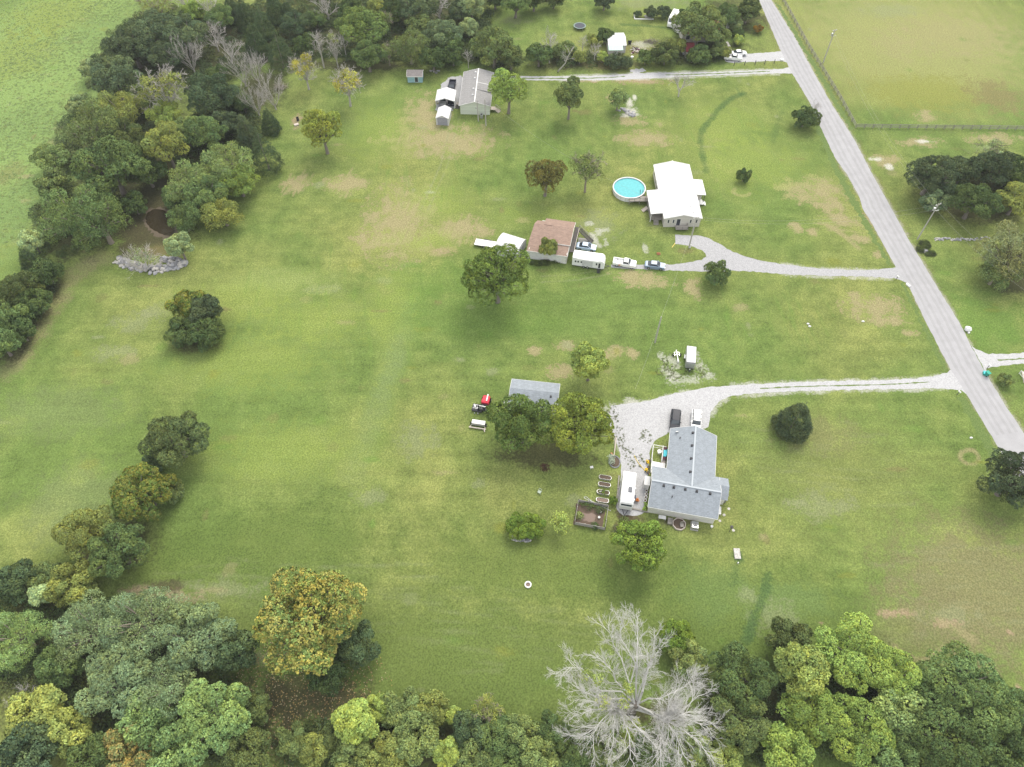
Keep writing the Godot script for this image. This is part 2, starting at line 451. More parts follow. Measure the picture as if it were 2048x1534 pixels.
func proto(kind: String, size: String, variant: int) -> Dictionary:
	var key := "%s%s%d" % [kind, size, variant]
	if PROTO.has(key):
		return PROTO[key]
	rng.seed = hash(key)
	var d := {}
	var big := size == "l"
	var mid := size == "m"
	var leaf := 0.044 if big else (0.085 if mid else 0.16)
	var f := 1.0 if big else (0.55 if mid else 0.24)
	var asp: float = ASP[kind]
	var clear: float = CLR[kind]
	match kind:
		"oak":
			var lb := lobes_round(34 if big else (24 if mid else 11), asp, clear, 0.23 if big else (0.26 if mid else 0.34))
			d.trunk = limbs(lb, clear, 0.07).mesh()
			d.crown = leaf_cloud(lb, int((3000 if big else 2300) * f), 11 if big else 10, leaf, {"low": -0.25, "spread": 1.3, "keep": 0.8, "up": 0.5, "turning": 0.5 if variant >= 90 else 0.0})
		"maple", "round":
			var lb := lobes_round(32 if not big else 40, asp, clear, 0.265)
			d.trunk = limbs(lb, clear, 0.07).mesh()
			d.crown = leaf_cloud(lb, int(3100 * (0.7 if mid else f)), 10, leaf, {"low": -0.35, "spread": 1.25, "keep": 0.8, "up": 0.5})
		"ball":
			var lb := lobes_round(40, asp, clear, 0.19)
			d.trunk = limbs(lb, clear, 0.06).mesh()
			d.crown = leaf_cloud(lb, 3400, 9, leaf * 1.05, {"low": -0.8, "spread": 1.3, "up": 0.4})
		"feather":
			var lb := lobes_round(28 if big else 20, asp, clear, 0.27, 0.25)
			d.trunk = limbs(lb, clear, 0.07).mesh()
			d.crown = leaf_cloud(lb, int(1500 * f), 13, leaf, {"low": -0.5, "droop": 0.9, "spread": 2.2, "slim": 0.26, "inner": 0.65})
		"cedar":
			var lb := []
			for i in 12:
				var y := 0.10 + 0.88 * i / 11.0
				var w := (1.02 - y) * 0.95 * sqrt(minf(1.0, y * 6.0)) + 0.07
				for k in (3 if i < 9 else 1):
					var a := TAU * k / 3.0 + i * 1.1
					var q := w * 0.42 if i < 9 else 0.0
					lb.append([Vector3(cos(a) * q, asp * 2.0 * y * 0.96, sin(a) * q), w * 0.62, asp * 0.2])
			d.trunk = limbs([lb[-2]], clear, 0.06).mesh()
			d.crown = leaf_cloud(lb, int(2100 * (f if not mid else 0.75)), 12, leaf * 0.72, {"low": -0.6, "up": 0.9, "spread": 1.9, "slim": 0.3, "keep": 0.8})
		"shrub":
			var lb := lobes_round(26 if not size == "s" else 11, asp, 0.0, 0.26, 0.2)
			d.trunk = limbs(lb, 0.05, 0.04).mesh()
			d.crown = leaf_cloud(lb, int(2300 * f), 10, leaf, {"low": -0.35, "spread": 1.3})
		"sapling":
			var lb := lobes_round(9, asp, clear, 0.30)
			d.trunk = limbs(lb, clear, 0.03).mesh()
			d.crown = leaf_cloud(lb, 150, 6, 0.14, {"low": -0.6, "inner": 0.3, "keep": 0.2, "spread": 1.6})
		"bare", "bareup", "fan":
			var mb := MB.new()
			var o := {"rise": 0.10, "open": 0.9, "kids": 3, "thin": 0.006}
			if kind == "bare":
				mb.path([Vector3(0, -0.02, 0), Vector3(0.02, 0.3, 0), Vector3(0, 0.62, 0.02)], 0.06, 0.045, 6)
				for i in 6:
					var a := TAU * i / 6.0 + rng.randf()
					grow(mb, Vector3(0, 0.35 + 0.05 * i, 0), Vector3(cos(a) * 0.75, 0.7 + 0.1 * i, sin(a) * 0.75).normalized(), 0.72, 0.034, 4, o)
			elif kind == "fan":
				o.rise = 0.12; o.open = 0.6; o.kids = 3; o.thin = 0.005
				mb.path([Vector3(0, -0.02, 0), Vector3(0.02, 0.25, 0)], 0.06, 0.05, 6)
				for i in 9:
					var a := TAU * i / 9.0 + rng.randf()
					grow(mb, Vector3(0, 0.12 + 0.02 * i, 0), Vector3(cos(a) * 0.5, 0.9, sin(a) * 0.5).normalized(), 0.95, 0.022, 4, o)
			else:
				o.kids = 3
				mb.path([Vector3(0, -0.02, 0), Vector3(0.03, 1.1, 0), Vector3(0, 2.2, 0.03), Vector3(0.02, 3.0, 0)], 0.075, 0.02, 6)
				for i in 12:
					var a := 2.4 * i + rng.randf()
					grow(mb, Vector3(0.02, 1.1 + 0.15 * i, 0), Vector3(cos(a) * 0.8, 0.75, sin(a) * 0.8).normalized(), 0.62 * (1.2 - 0.045 * i), 0.03, 3, o)
			d.trunk = mb.mesh()
		"sparse":
			var lb := lobes_round(12, asp, clear, 0.33)
			var mb := limbs(lb, clear, 0.055)
			for l in lb:
				for i in 3:
					grow(mb, l[0], (ball_dir() + UPV * 0.5).normalized(), 0.30, 0.014, 2, {"rise": 0.1, "open": 0.8, "kids": 4, "thin": 0.006})
			d.trunk = mb.mesh()
			d.crown = leaf_cloud(lb, int(620 * f), 9, leaf * 0.95, {"low": -0.5, "inner": 0.45, "keep": 0.4})
		"dying", "dying2":
			var lb := lobes_round(12, asp, clear, 0.30)
			var mb := limbs(lb, clear, 0.06, true)
			for l in lb:
				for i in 5:
					grow(mb, l[0], (ball_dir() + UPV * 0.45).normalized(), 0.34, 0.013, 3, {"rise": 0.1, "open": 0.8, "kids": 3, "thin": 0.0055})
			d.trunk = mb.mesh()
			var top := []
			for l in lb:
				if l[0].y > clear + asp * (1.0 if kind == "dying" else 1.3) or (l[0].x < -0.3 and kind == "dying"):
					top.append(l)
			if top.size() < 2:
				top = lb.slice(8)
			d.crown = leaf_cloud(top, int(560 * f) if kind == "dying" else 60, 9, leaf * 0.95, {"low": -0.4, "inner": 0.5, "keep": 0.4})
	PROTO[key] = d
	return d

func tree(kind: String, size: String, variant: int, x: float, z: float, r: float, turn: float, ys: float, tint: String, called: String, category: String, label: String, group: String) -> void:
	if tint in ["orange2", "mixed", "orange", "yellow2"]: # crowns that turn leaf by leaf
		variant = 90 + variant
	var d := proto(kind, size, variant)
	var t := thing(called, label, category, Vector3(x, 0, z), turn, group)
	var bark: String = {"bare": "bark_pale", "bareup": "bark_pale", "fan": "bark_pale", "dying": "bark_pale", "dying2": "bark_pale", "sparse": "bark_grey", "feather": "bark_grey"}.get(kind, "bark")
	if d.has("trunk"):
		obj("branches" if kind in ["bare", "fan", "bareup"] else "trunk", d.trunk, M[bark], t).scale = Vector3(r, r * ys, r)
	if d.has("crown"):
		obj("crown", d.crown, M["leaf_" + tint], t).scale = Vector3(r, r * ys, r)

# ---------- ground ----------
const GX := 1536
const GZ := 1152
const CELL := 0.25
var R_ := PackedFloat32Array()
var G_ := PackedFloat32Array()
var B_ := PackedFloat32Array()
var EDGE := PackedByteArray()
var FINE := PackedByteArray()
const GC := {
	"tan": Color(0.235, 0.207, 0.115), "pink": Color(0.27, 0.20, 0.14), "brown": Color(0.15, 0.128, 0.062), "soil": Color(0.085, 0.065, 0.045), "litter": Color(0.060, 0.055, 0.030), "dark": Color(0.055, 0.095, 0.035),
	"green": Color(0.105, 0.175, 0.04), "bluegreen": Color(0.12, 0.175, 0.065), "pale": Color(0.19, 0.205, 0.115), "yellow": Color(0.165, 0.175, 0.038), "gravel": Color(0.38, 0.37, 0.35), "rock": Color(0.40, 0.385, 0.36), "deep_vignette": Color(0.082, 0.117, 0.031), "lime": Color(0.19, 0.235, 0.06), "meadow": Color(0.165, 0.232, 0.08),
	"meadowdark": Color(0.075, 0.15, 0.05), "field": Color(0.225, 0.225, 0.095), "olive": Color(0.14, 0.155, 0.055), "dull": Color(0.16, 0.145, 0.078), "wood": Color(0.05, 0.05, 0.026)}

func bytes(f: FastNoiseLite, w: int, h: int) -> PackedByteArray:
	var im := f.get_image(w, h)
	im.convert(Image.FORMAT_L8)
	if w != GX or h != GZ:
		im.resize(GX, GZ, Image.INTERPOLATE_CUBIC)
	return im.get_data()

func patch(kind: String, x: float, z: float, rx: float, rz: float, strength := 0.9, rough := 0.9, turn := 0.0) -> void:
	var c: Color = GC[kind]
	var reach := maxf(rx, rz) * 1.35
	var i0 := maxi(0, int((x - reach + 192.0) / CELL))
	var i1 := mini(GX - 1, int((x + reach + 192.0) / CELL))
	var j0 := maxi(0, int((z - reach + 288.0) / CELL))
	var j1 := mini(GZ - 1, int((z + reach + 288.0) / CELL))
	var ct := cos(turn)
	var st := sin(turn)
	for j in range(j0, j1 + 1):
		for i in range(i0, i1 + 1):
			var dx := i * CELL - 192.0 - x
			var dz := j * CELL - 288.0 - z
			var ex := (dx * ct + dz * st) / rx
			var ez := (dz * ct - dx * st) / rz
			var d2 := ex * ex + ez * ez
			if d2 > 1.8:
				continue
			var k := j * GX + i
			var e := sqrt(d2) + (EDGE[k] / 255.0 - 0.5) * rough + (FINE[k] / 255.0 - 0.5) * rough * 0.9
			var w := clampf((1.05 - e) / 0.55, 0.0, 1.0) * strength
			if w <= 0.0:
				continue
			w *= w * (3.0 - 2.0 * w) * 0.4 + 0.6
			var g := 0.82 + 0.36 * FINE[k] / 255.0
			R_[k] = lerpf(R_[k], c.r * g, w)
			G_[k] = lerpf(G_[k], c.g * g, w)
			B_[k] = lerpf(B_[k], c.b * g, w)

func track(kind: String, pts: Array, width: float, strength := 0.9, rough := 0.7) -> void:
	for n in pts.size() - 1:
		var a: Vector2 = pts[n]
		var b: Vector2 = pts[n + 1]
		var steps := maxi(1, int(a.distance_to(b) / (width * 0.55)))
		for s in steps:
			var p := a.lerp(b, (s + 0.5) / steps)
			patch(kind, p.x, p.y, width * 0.62, width * 0.62, strength * 0.7, rough)

func streaks(kind: String, x: float, z: float, rx: float, rz: float, n: int, dir: Vector2, ln: float, strength: float) -> void: # mower-scraped lines
	for i in n:
		var a := rng.randf() * TAU
		var q := sqrt(rng.randf())
		var p := Vector2(x + cos(a) * q * rx, z + sin(a) * q * rz)
		var h := dir.rotated(rng.randf_range(-0.12, 0.12)) * ln * rng.randf_range(0.3, 0.8)
		track(kind, [p - h, p + h], rng.randf_range(0.35, 0.8), strength * rng.randf_range(0.5, 1.0), 1.1)

func grow_ground() -> void:
	var total := GX * GZ
	R_.resize(total); G_.resize(total); B_.resize(total)
	var A := bytes(noise(21, 0.0042, FastNoiseLite.TYPE_SIMPLEX_SMOOTH, 3), GX, GZ)
	var D := bytes(noise(22, 0.02, FastNoiseLite.TYPE_SIMPLEX_SMOOTH, 4), GX, GZ)
	EDGE = bytes(noise(23, 0.055, FastNoiseLite.TYPE_SIMPLEX_SMOOTH, 4), GX, GZ)
	FINE = bytes(noise(24, 0.34, FastNoiseLite.TYPE_SIMPLEX_SMOOTH, 3), GX, GZ)
	var S := bytes(noise(25, 0.11, FastNoiseLite.TYPE_SIMPLEX_SMOOTH, 3), 110, GZ)
	var S2 := bytes(noise(26, 0.10, FastNoiseLite.TYPE_SIMPLEX_SMOOTH, 3), GX, 90)
	for k in total:
		var a := A[k] / 255.0
		var d := D[k] / 255.0
		var f := FINE[k] / 255.0
		var up := clampf(1.6 - k / (GX * 460.0), 0.0, 1.0) * clampf((k % GX) / 300.0 - 1.2, 0.0, 1.0)
		var s := lerpf(S[k], S2[k], up) / 255.0
		var w := clampf(a * 1.3 + d * 0.6 + EDGE[k] * 0.0014 - 0.75, 0.0, 1.0)
		var g := 0.70 + 0.22 * d + 0.24 * s + 0.58 * (f - 0.5) + 0.34 * (EDGE[k] / 255.0 - 0.2)
		R_[k] = (0.104 + 0.064 * w) * g
		G_[k] = (0.148 + 0.034 * w) * g
		B_[k] = (0.042 + 0.019 * w) * g
	# fields with their own grass, and a lower lawn darkened for vignetting too
	patch("meadow", -138.76, -179.8, 45.61, 77.16, 0.95, 0.35)
	patch("meadow", -143.48, -230.82, 26.98, 33.92, 0.95, 0.35)
	patch("yellow", -146.21, -233.93, 17.6, 17.23, 0.45, 0.9)
	patch("yellow", -148.08, -210.35, 13.54, 16.63, 0.4, 0.9)
	patch("bluegreen", -132.81, -175.18, 15, 11.38, 0.5, 1.0)
	patch("bluegreen", -122.88, -140.45, 8.57, 16.5, 0.6, 1.0)
	patch("bluegreen", -130.34, -224.75, 10.94, 14.95, 0.4, 1.0)
	patch("brown", -129.57, -153.86, 5.11, 6, 0.5, 1.1)
	patch("field", 124.05, -218.86, 44.63, 43.5, 0.75, 0.5)
	patch("tan", 135.85, -221.78, 21.71, 14.72, 0.45, 1.0)
	patch("tan", 117.01, -215.98, 7.64, 10, 0.35, 1.0)
	patch("yellow", 117.76, -190.65, 19.96, 11.2, 0.55, 0.9)
	patch("brown", 137.24, -189.41, 8.52, 9.39, 0.7, 1.0)
	patch("pale", 121.9, -237.08, 11.29, 4.46, 0.5, 0.9)
	patch("dull", 78.58, -44.86, 18.47, 14.67, 0.75, 0.8)
	patch("dull", 67.13, -38.18, 13, 7.28, 0.5, 0.9)
	patch("olive", 61.14, -67.85, 18.64, 13.82, 0.45, 0.9)
	patch("dull", 59.31, -75.54, 8.67, 4.54, 0.4, 1.0)
	patch("olive", -9.92, -34.99, 32, 11.75, 0.5, 0.7)
	patch("olive", -49.68, -40.63, 16.45, 4.97, 0.35, 0.8)
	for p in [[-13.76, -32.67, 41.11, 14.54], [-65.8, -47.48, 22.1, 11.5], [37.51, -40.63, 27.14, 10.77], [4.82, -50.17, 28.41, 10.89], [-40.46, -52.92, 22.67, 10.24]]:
		patch("deep_vignette", p[0], p[1], p[2], p[3], 0.65, 0.28)  # deeper grass by the woods, plus lens vignetting painted into the turf colour
	patch("pale", -89.16, -81.35, 14.79, 7.14, 0.25, 1.0)
	patch("pale", -79.27, -61.64, 9.98, 9.06, 0.3, 1.0)
	patch("green", -14, -116.78, 22.57, 7.8, 0.4, 1.0)
	patch("green", -2.59, -104.83, 16.21, 5.72, 0.4, 1.0)
	patch("green", 45.06, -159.97, 15.63, 12.46, 0.25, 1.0)
	patch("green", 101.15, -104.83, 12.97, 8.58, 0.6, 0.8)
	patch("bluegreen", 45.46, -43.15, 9.16, 4.24, 0.5, 0.9)
	patch("bluegreen", 34.09, -44.86, 7.56, 6.04, 0.35, 0.9)
	track("green", [Vector2(-19.64, -116.78),Vector2(-22.12, -99.23),Vector2(-25.55, -86.21),Vector2(-26.96, -72.18)], 6.0, 0.35, 0.9)
	track("bluegreen", [Vector2(-22.65, -112.18),Vector2(-24.63, -97.87),Vector2(-26.42, -84.97)], 4.0, 0.35, 0.9)
	track("pale", [Vector2(-22.88, -102.01),Vector2(-26.29, -83.75),Vector2(-29.92, -65.74)], 5.0, 0.25, 1.0)
	# dry and worn places
	for p in [[-27.09, -136.83, 7.01, 11.1], [-28.82, -129.84, 7.09, 4.1], [-42.23, -150.49, 4.55, 2.74], [-54.62, -150.49, 3.29, 1.96], [-11.85, -133.64, 5.5, 3.51], [-14.14, -131.55, 2.85, 2.07], [-19.25, -168.49, 12.7, 5.69], [-24.66, -178.63, 5.51, 9.29], [-13.86, -167.4, 6.66, 4.78], [35.65, -169.37, 5.9, 2.86], [40.17, -175.87, 1.23, 1.37], [32.4, -177.47, 3.57, 2.31], [28.44, -187.94, 1.41, 2.21], [30.02, -116.78, 5.08, 2.03], [26.25, -118.66, 3.41, 1.26], [40.48, -114.92, 1.57, 3.08], [79.09, -108.9, 5.27, 3.24], [80.08, -104.83, 3.89, 1.43], [84.89, -101.31, 1.39, 0.84], [84.87, -124.8, 1.28, 1.15], [71.57, -132.25, 1.07, 1.39], [67.84, -134.17, 1.44, 1.41], [77.01, -147.01, 4.25, 4.98], [72.24, -147.97, 4.51, 3.85], [78.31, -142.3, 2.71, 2.6], [80.08, -137.37, 2.42, 1.98], [87.19, -136.83, 1.93, 2.51], [82.4, -130.52, 2.37, 1.2], [108.85, -167.84, 4.8, 1.96], [128.79, -169.37, 6.7, 1.98], [95.99, -159.55, 3.38, 2.07], [99.89, -160.38, 1.56, 1.46], [114, -179.33, 2.21, 2.33], [9.84, -91, 2.67, 1.54], [21.76, -96.25, 1.46, 1.21], [19.9, -95.19, 2.08, 1.33], [24.64, -95.72, 1.25, 1.33], [11.16, -97.87, 2.11, 1.09], [4.82, -96.52, 1.47, 1.07], [2.54, -136.83, 1.45, 1.07]]:
		patch("tan", p[0], p[1], p[2] * 1.15, p[3] * 1.15, 0.95, 1.9)
	for p in [[-52.31, -116.47, 12.4, 3.42], [-42.94, -114.15, 5.59, 1.53], [-81.27, -104.12, 4.74, 2.84], [-83.46, -95.85, 4.18, 2.14], [-77.99, -107.72, 3.28, 2.04], [43.18, -40.22, 4.1, 2.97], [39.72, -43.57, 2.5, 1.7], [72.06, -40.63, 4.94, 1.66], [-48.29, -45.29, 7.57, 1.39], [-5.9, -65.22, 1.84, 0.94], [-18.59, -74.41, 3.83, 4.05], [-26.33, -62.65, 2.73, 1.83], [55.62, -60.64, 5.42, 2.99], [21.16, -135.05, 4.81, 5.31], [0.95, -230.82, 4.76, 3.08], [43.37, -241.59, 13.04, 4.56], [126.12, -164.17, 5.28, 2.13]]:
		patch("pale", p[0], p[1], p[2], p[3], 0.5, 1.9)
	for p in [[-56.77, -44, 5.02, 1.2], [-60.78, -44.86, 4.2, 1.04], [-102.65, -101.45, 1.49, 2.23], [36.4, -196.73, 8.12, 1.8], [21.17, -196.73, 5.8, 1.03], [70.8, -39.4, 2.45, 0.74], [62.72, -41.05, 2.97, 0.75], [78.51, -29.58, 0.62, 0.59], [80.72, -38.02, 0.57, 0.48], [50.36, -39.4, 0.41, 0.41], [-59.46, -176.78, 1.78, 2.99], [-16.81, -126.46, 3.5, 1.67]]:
		patch("pink", p[0], p[1], p[2], p[3], 0.75, 1.7)
	track("tan", [Vector2(-94.19, -125.63),Vector2(-99.48, -119.14),Vector2(-101.47, -110.68),Vector2(-102.33, -100.61),Vector2(-103.27, -90.62)], 6.0, 0.6, 0.9)
	track("tan", [Vector2(75.19, -135.76),Vector2(78.17, -132.42),Vector2(81.13, -126.79)], 1.6, 0.8)
	track("tan", [Vector2(61.16, -35.94),Vector2(62.42, -34.06),Vector2(65.18, -33.52),Vector2(67.91, -34.76),Vector2(69.06, -35.78)], 1.1, 0.8)
	track("tan", [Vector2(69.45, -40.22),Vector2(71.74, -38.58),Vector2(74.66, -36.57)], 1.5, 0.6)
	track("tan", [Vector2(56.11, -148.94),Vector2(55.04, -147.2),Vector2(56.55, -145.87),Vector2(58.71, -146.06),Vector2(59.55, -147.2)], 1.0, 0.8)
	track("tan", [Vector2(85.14, -71.85),Vector2(84.28, -70.54),Vector2(84.98, -69.34),Vector2(86.59, -69.13),Vector2(87.96, -70.54),Vector2(87.83, -71.96),Vector2(86.9, -72.51),Vector2(85.14, -71.85)], 0.9, 0.75)
	track("gravel", [Vector2(18.59, -132.42),Vector2(19.78, -128.82),Vector2(20.62, -127.46)], 1.6, 0.8)
	for p in [[20.41, -132.94, 1.07, 1.22], [22, -133.47, 1.67, 0.7], [18.54, -135.41, 0.96, 0.89], [21.94, -129.5, 0.59, 1.53], [31.48, -91.91, 1.23, 1.81], [31.02, -94.92, 0.73, 1.06], [33.24, -93.6, 1.66, 1.58], [38.62, -91.52, 1.44, 1.55], [39.57, -89.72, 1.84, 1.02], [35.32, -88.46, 3.45, 1.26], [32.74, -89.72, 1.22, 1.15], [38.56, -94.52, 0.83, 1.32], [18.39, -81.95, 1.19, 0.96], [19.73, -80.16, 1.37, 2.59], [20.89, -74.41, 0.96, 2.7], [25.61, -75.54, 2.12, 2.04], [24.02, -69.45, 1.31, 1.94], [23.5, -83.75, 1.2, 0.73], [-20.52, -147.2, 2, 0.57], [31.15, -127.3, 0.59, 1.51]]:
		patch("gravel", p[0], p[1], p[2], p[3], 0.55, 2.4)
	for p in [[33.07, -181.68, 2.22, 1.89], [32.09, -180.03, 3.04, 1.17], [32.9, -185.74, 1.12, 2.42], [34.59, -188.67, 0.71, 1.72], [109.99, -168.05, 2.67, 0.87], [94.93, -160.38, 1.83, 1.04], [97.26, -157.29, 1.29, 1.23], [93.37, -160.38, 1.04, 0.83]]:
		patch("rock", p[0], p[1], p[2], p[3], 0.85, 1.0)
	rng.seed = 71
	for p in [[-52.31, -116.47, 13.53, 3.73], [-61.17, -110.68, 13.25, 5.97], [-43.66, -104.83, 12.97, 7.15], [-19.08, -144.17, 8.67, 7.51], [-20.55, -129.84, 10.63, 4.44], [-26.65, -107.72, 5.46, 10.22], [-54.32, -93.86, 16.59, 7.89], [-35.76, -172.92, 9.48, 13.47], [61.6, -157.9, 15.53, 12.3], [58.09, -175.18, 12.27, 11.38], [-44.05, -72.18, 17.09, 6.62], [4.38, -138.63, 9.73, 3.62]]:
		patch("lime", p[0], p[1], p[2], p[3], 0.5, 1.6)
	for p in [[-27.09, -136.83, 7.01, 11.1], [-11.85, -133.64, 5.5, 3.51], [-23.89, -177.47, 5.49, 9.23], [-19.18, -167.4, 11.99, 5.21], [-42.23, -150.49, 4.55, 2.74], [-54.62, -150.49, 3.29, 1.96]]:
		streaks("tan", p[0], p[1], p[2], p[3], 26, Vector2(0.25, -1.0).normalized(), 5.0, 0.7)
	for p in [[35.65, -169.37, 5.9, 2.86], [30.02, -116.78, 5.08, 2.03], [76.54, -145.11, 6.21, 7.56], [79.09, -107, 5.99, 3.78], [80.06, -135.05, 4.81, 3.54]]:
		streaks("tan", p[0], p[1], p[2], p[3], 18, Vector2(1.0, 0.25).normalized(), 4.0, 0.6)
	for p in [[77.94, -43.15, 16.65, 11.88], [58.61, -68.91, 15.92, 10.73], [-56.47, -44.43, 10.05, 2.06], [-36.04, -47.48, 25.5, 5.31], [-10.12, -38.99, 24.48, 7.34]]:
		streaks("pale", p[0], p[1], p[2], p[3], 34, Vector2(1.0, 0.04).normalized(), 6.0, 0.2)
	for p in [[10.36, -175.18, 24.54, 20.48], [56.2, -164.17, 18.47, 19.17], [-15.84, -153.86, 25.56, 11.99], [-35.77, -110.68, 27.6, 17.91], [51.44, -104.83, 27.02, 8.58]]:
		streaks("green", p[0], p[1], p[2], p[3], 30, Vector2(0.1, 1.0).normalized(), 7.0, 0.3)
	for e in [[Vector2(81.26, -243.55),Vector2(81.6, -213.99),Vector2(83.97, -186.47),Vector2(84.68, -160.59),Vector2(86.68, -144.92),Vector2(86.92, -136.3),Vector2(88.01, -122.18)], [Vector2(89.15, -114.61),Vector2(89.49, -104.55),Vector2(89.96, -96.52),Vector2(90.18, -91.52)], [Vector2(91.24, -85.71),Vector2(92.45, -75.31),Vector2(92.81, -70.64)], [Vector2(85.03, -243.55),Vector2(87.42, -220.9),Vector2(88.46, -202.75),Vector2(89.75, -184.3),Vector2(91.62, -168.71),Vector2(92.15, -155.26),Vector2(93.03, -142.11),Vector2(93.71, -130.35),Vector2(94.5, -122.67),Vector2(95.25, -114.77),Vector2(96.13, -107.14),Vector2(96.43, -97.87)], [Vector2(96.97, -91),Vector2(97.83, -82.07),Vector2(98.79, -75.99)]]:
		track("gravel", e, 0.9, 0.45, 1.8)
		track("brown", e, 2.2, 0.3, 1.8)
	for e in [[Vector2(44.11, -87.7),Vector2(58.4, -88.2),Vector2(76.8, -88.71),Vector2(88.41, -89.98)], [Vector2(44.64, -84.97),Vector2(57.88, -85.96),Vector2(76.11, -86.45),Vector2(87.23, -86.58)], [Vector2(19.6, -82.31),Vector2(26.45, -83.39),Vector2(35.81, -86.21)], [Vector2(18.77, -79.22),Vector2(19.66, -75.76),Vector2(20.6, -72.18),Vector2(20.5, -68.91)], [Vector2(38.87, -80.16),Vector2(40.47, -82.79),Vector2(43.07, -84.61)], [Vector2(61.59, -121.86),Vector2(70.43, -120.41),Vector2(84.01, -119.93)], [Vector2(60.9, -118.66),Vector2(69.84, -118.03),Vector2(85.52, -117.41)], [Vector2(13.57, -199.06),Vector2(40.49, -200.89),Vector2(79.02, -202.75)], [Vector2(13.49, -196.73),Vector2(40.14, -197.76),Vector2(78.51, -200.37)]]:
		track("gravel", e, 1.1, 0.5, 2.0)
	# wheel lines across the turf
	for q in [0.0, 1.8]:
		track("pale", [Vector2(-16.42, -179.33) + Vector2(q, 0),Vector2(-18.63, -157.9) + Vector2(q, 0),Vector2(-22.52, -140.45) + Vector2(q, 0)], 0.5, 0.35, 1.2)
		track("pale", [Vector2(22.66, -120.73) + Vector2(0, q),Vector2(14.32, -118.66) + Vector2(0, q),Vector2(6.35, -118.03) + Vector2(0, q)], 0.5, 0.4, 1.2)
	# mown tracks left long and dark
	track("dark", [Vector2(66.48, -190.9),Vector2(61.97, -187.94),Vector2(57.77, -183.1),Vector2(53.49, -176.33),Vector2(51.13, -172.47)], 1.9, 0.75)
	track("dark", [Vector2(51.13, -172.47),Vector2(49.96, -167.4),Vector2(49.81, -162.06),Vector2(49.73, -154.86)], 1.7, 0.7)
	track("dark", [Vector2(64.28, -192.91),Vector2(65.07, -189.41)], 1.2, 0.6)
	track("dark", [Vector2(75.14, -182.15),Vector2(71.75, -174.05),Vector2(69.41, -167.4)], 1.8, 0.35)
	track("dark", [Vector2(43.75, -47.75),Vector2(41.8, -44),Vector2(39.73, -40.22),Vector2(37.34, -36.18)], 1.7, 0.85, 0.9)
	track("dark", [Vector2(38.15, -48.82),Vector2(36.89, -45.55)], 1.6, 0.5)
	patch("dark", 38.9, -51.08, 1.04, 1.46, 0.8, 0.4)
	track("dark", [Vector2(34.07, -228.37),Vector2(43.4, -227.15),Vector2(50.32, -225.95)], 1.5, 0.6)
	# bare earth and leaf litter under trees
	for p in [[-87.21, -144.17, 11.15, 11.27], [-86.02, -131.55, 10.69, 8.64], [-88.76, -136.83, 8.47, 9.85]]:
		patch("litter", p[0], p[1], p[2], p[3], 0.9, 0.8)
	patch("brown", -82.2, -126.46, 5.84, 2.34, 0.7, 1.0)
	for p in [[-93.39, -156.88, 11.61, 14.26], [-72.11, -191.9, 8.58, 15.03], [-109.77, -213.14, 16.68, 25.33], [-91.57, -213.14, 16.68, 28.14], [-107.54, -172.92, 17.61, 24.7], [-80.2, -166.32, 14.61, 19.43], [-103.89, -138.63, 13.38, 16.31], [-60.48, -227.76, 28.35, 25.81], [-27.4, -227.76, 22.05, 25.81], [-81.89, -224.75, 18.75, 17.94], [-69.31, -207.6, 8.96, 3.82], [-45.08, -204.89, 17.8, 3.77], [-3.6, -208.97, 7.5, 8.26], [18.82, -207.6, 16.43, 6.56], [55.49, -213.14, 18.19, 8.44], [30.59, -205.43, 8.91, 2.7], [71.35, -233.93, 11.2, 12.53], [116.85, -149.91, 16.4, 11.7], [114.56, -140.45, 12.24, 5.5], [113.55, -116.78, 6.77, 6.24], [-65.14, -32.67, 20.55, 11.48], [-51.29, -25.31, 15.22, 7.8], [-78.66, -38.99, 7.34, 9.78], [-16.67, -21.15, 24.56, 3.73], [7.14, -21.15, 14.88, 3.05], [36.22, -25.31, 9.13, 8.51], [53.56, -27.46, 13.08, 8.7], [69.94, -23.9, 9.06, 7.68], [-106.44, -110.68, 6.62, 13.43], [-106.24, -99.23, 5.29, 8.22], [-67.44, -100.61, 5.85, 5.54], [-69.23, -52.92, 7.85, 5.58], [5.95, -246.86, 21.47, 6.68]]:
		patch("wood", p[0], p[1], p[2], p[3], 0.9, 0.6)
	for p in [[-31.09, -27.46, 9.24, 4.35], [-35.71, -27.46, 5.39, 5.08], [-25.7, -27.46, 5.39, 2.9], [-34.79, -22.51, 3.75, 2.75], [-58.51, -45.73, 3.37, 1.39], [23.37, -26.02, 4.58, 2.86], [6.25, -71.63, 10.42, 3.73], [18.79, -26.02, 3.06, 2.14]]:
		patch("litter", p[0], p[1], p[2], p[3], 0.75, 0.9)
	patch("soil", 20.23, -58.66, 2.33, 2.16, 0.85, 0.8)
	patch("soil", 19.12, -56.23, 1.95, 1.54, 0.8, 0.8)
	patch("soil", 21.25, -58.17, 2.68, 0.98, 0.7, 0.8)
	patch("soil", 29.01, -57.39, 4.45, 0.78, 0.6, 0.8)
	patch("brown", 28.32, -204.89, 8.9, 2.69, 0.6, 0.8)
	patch("brown", 37.44, -214.56, 6.09, 5.1, 0.6, 1.0)
	patch("gravel", 39.41, -215.98, 3.36, 2.29, 0.6, 1.3)
	rng.seed = 77
	for i in 420: # small worn spots and pale stones in the turf
		var x := rng.randf_range(-150, 150)
		var z := rng.randf_range(-235, -20)
		patch(["tan", "pale", "yellow", "green", "olive", "brown"][i % 6], x, z, rng.randf_range(0.4, 2.4), rng.randf_range(0.4, 1.5), rng.randf_range(0.25, 0.6), 1.2)
	var lut := PackedByteArray()
	lut.resize(2049)
	for i in 2049:
		lut[i] = int(round(255.0 * Color(i / 2048.0, 0, 0).linear_to_srgb().r))
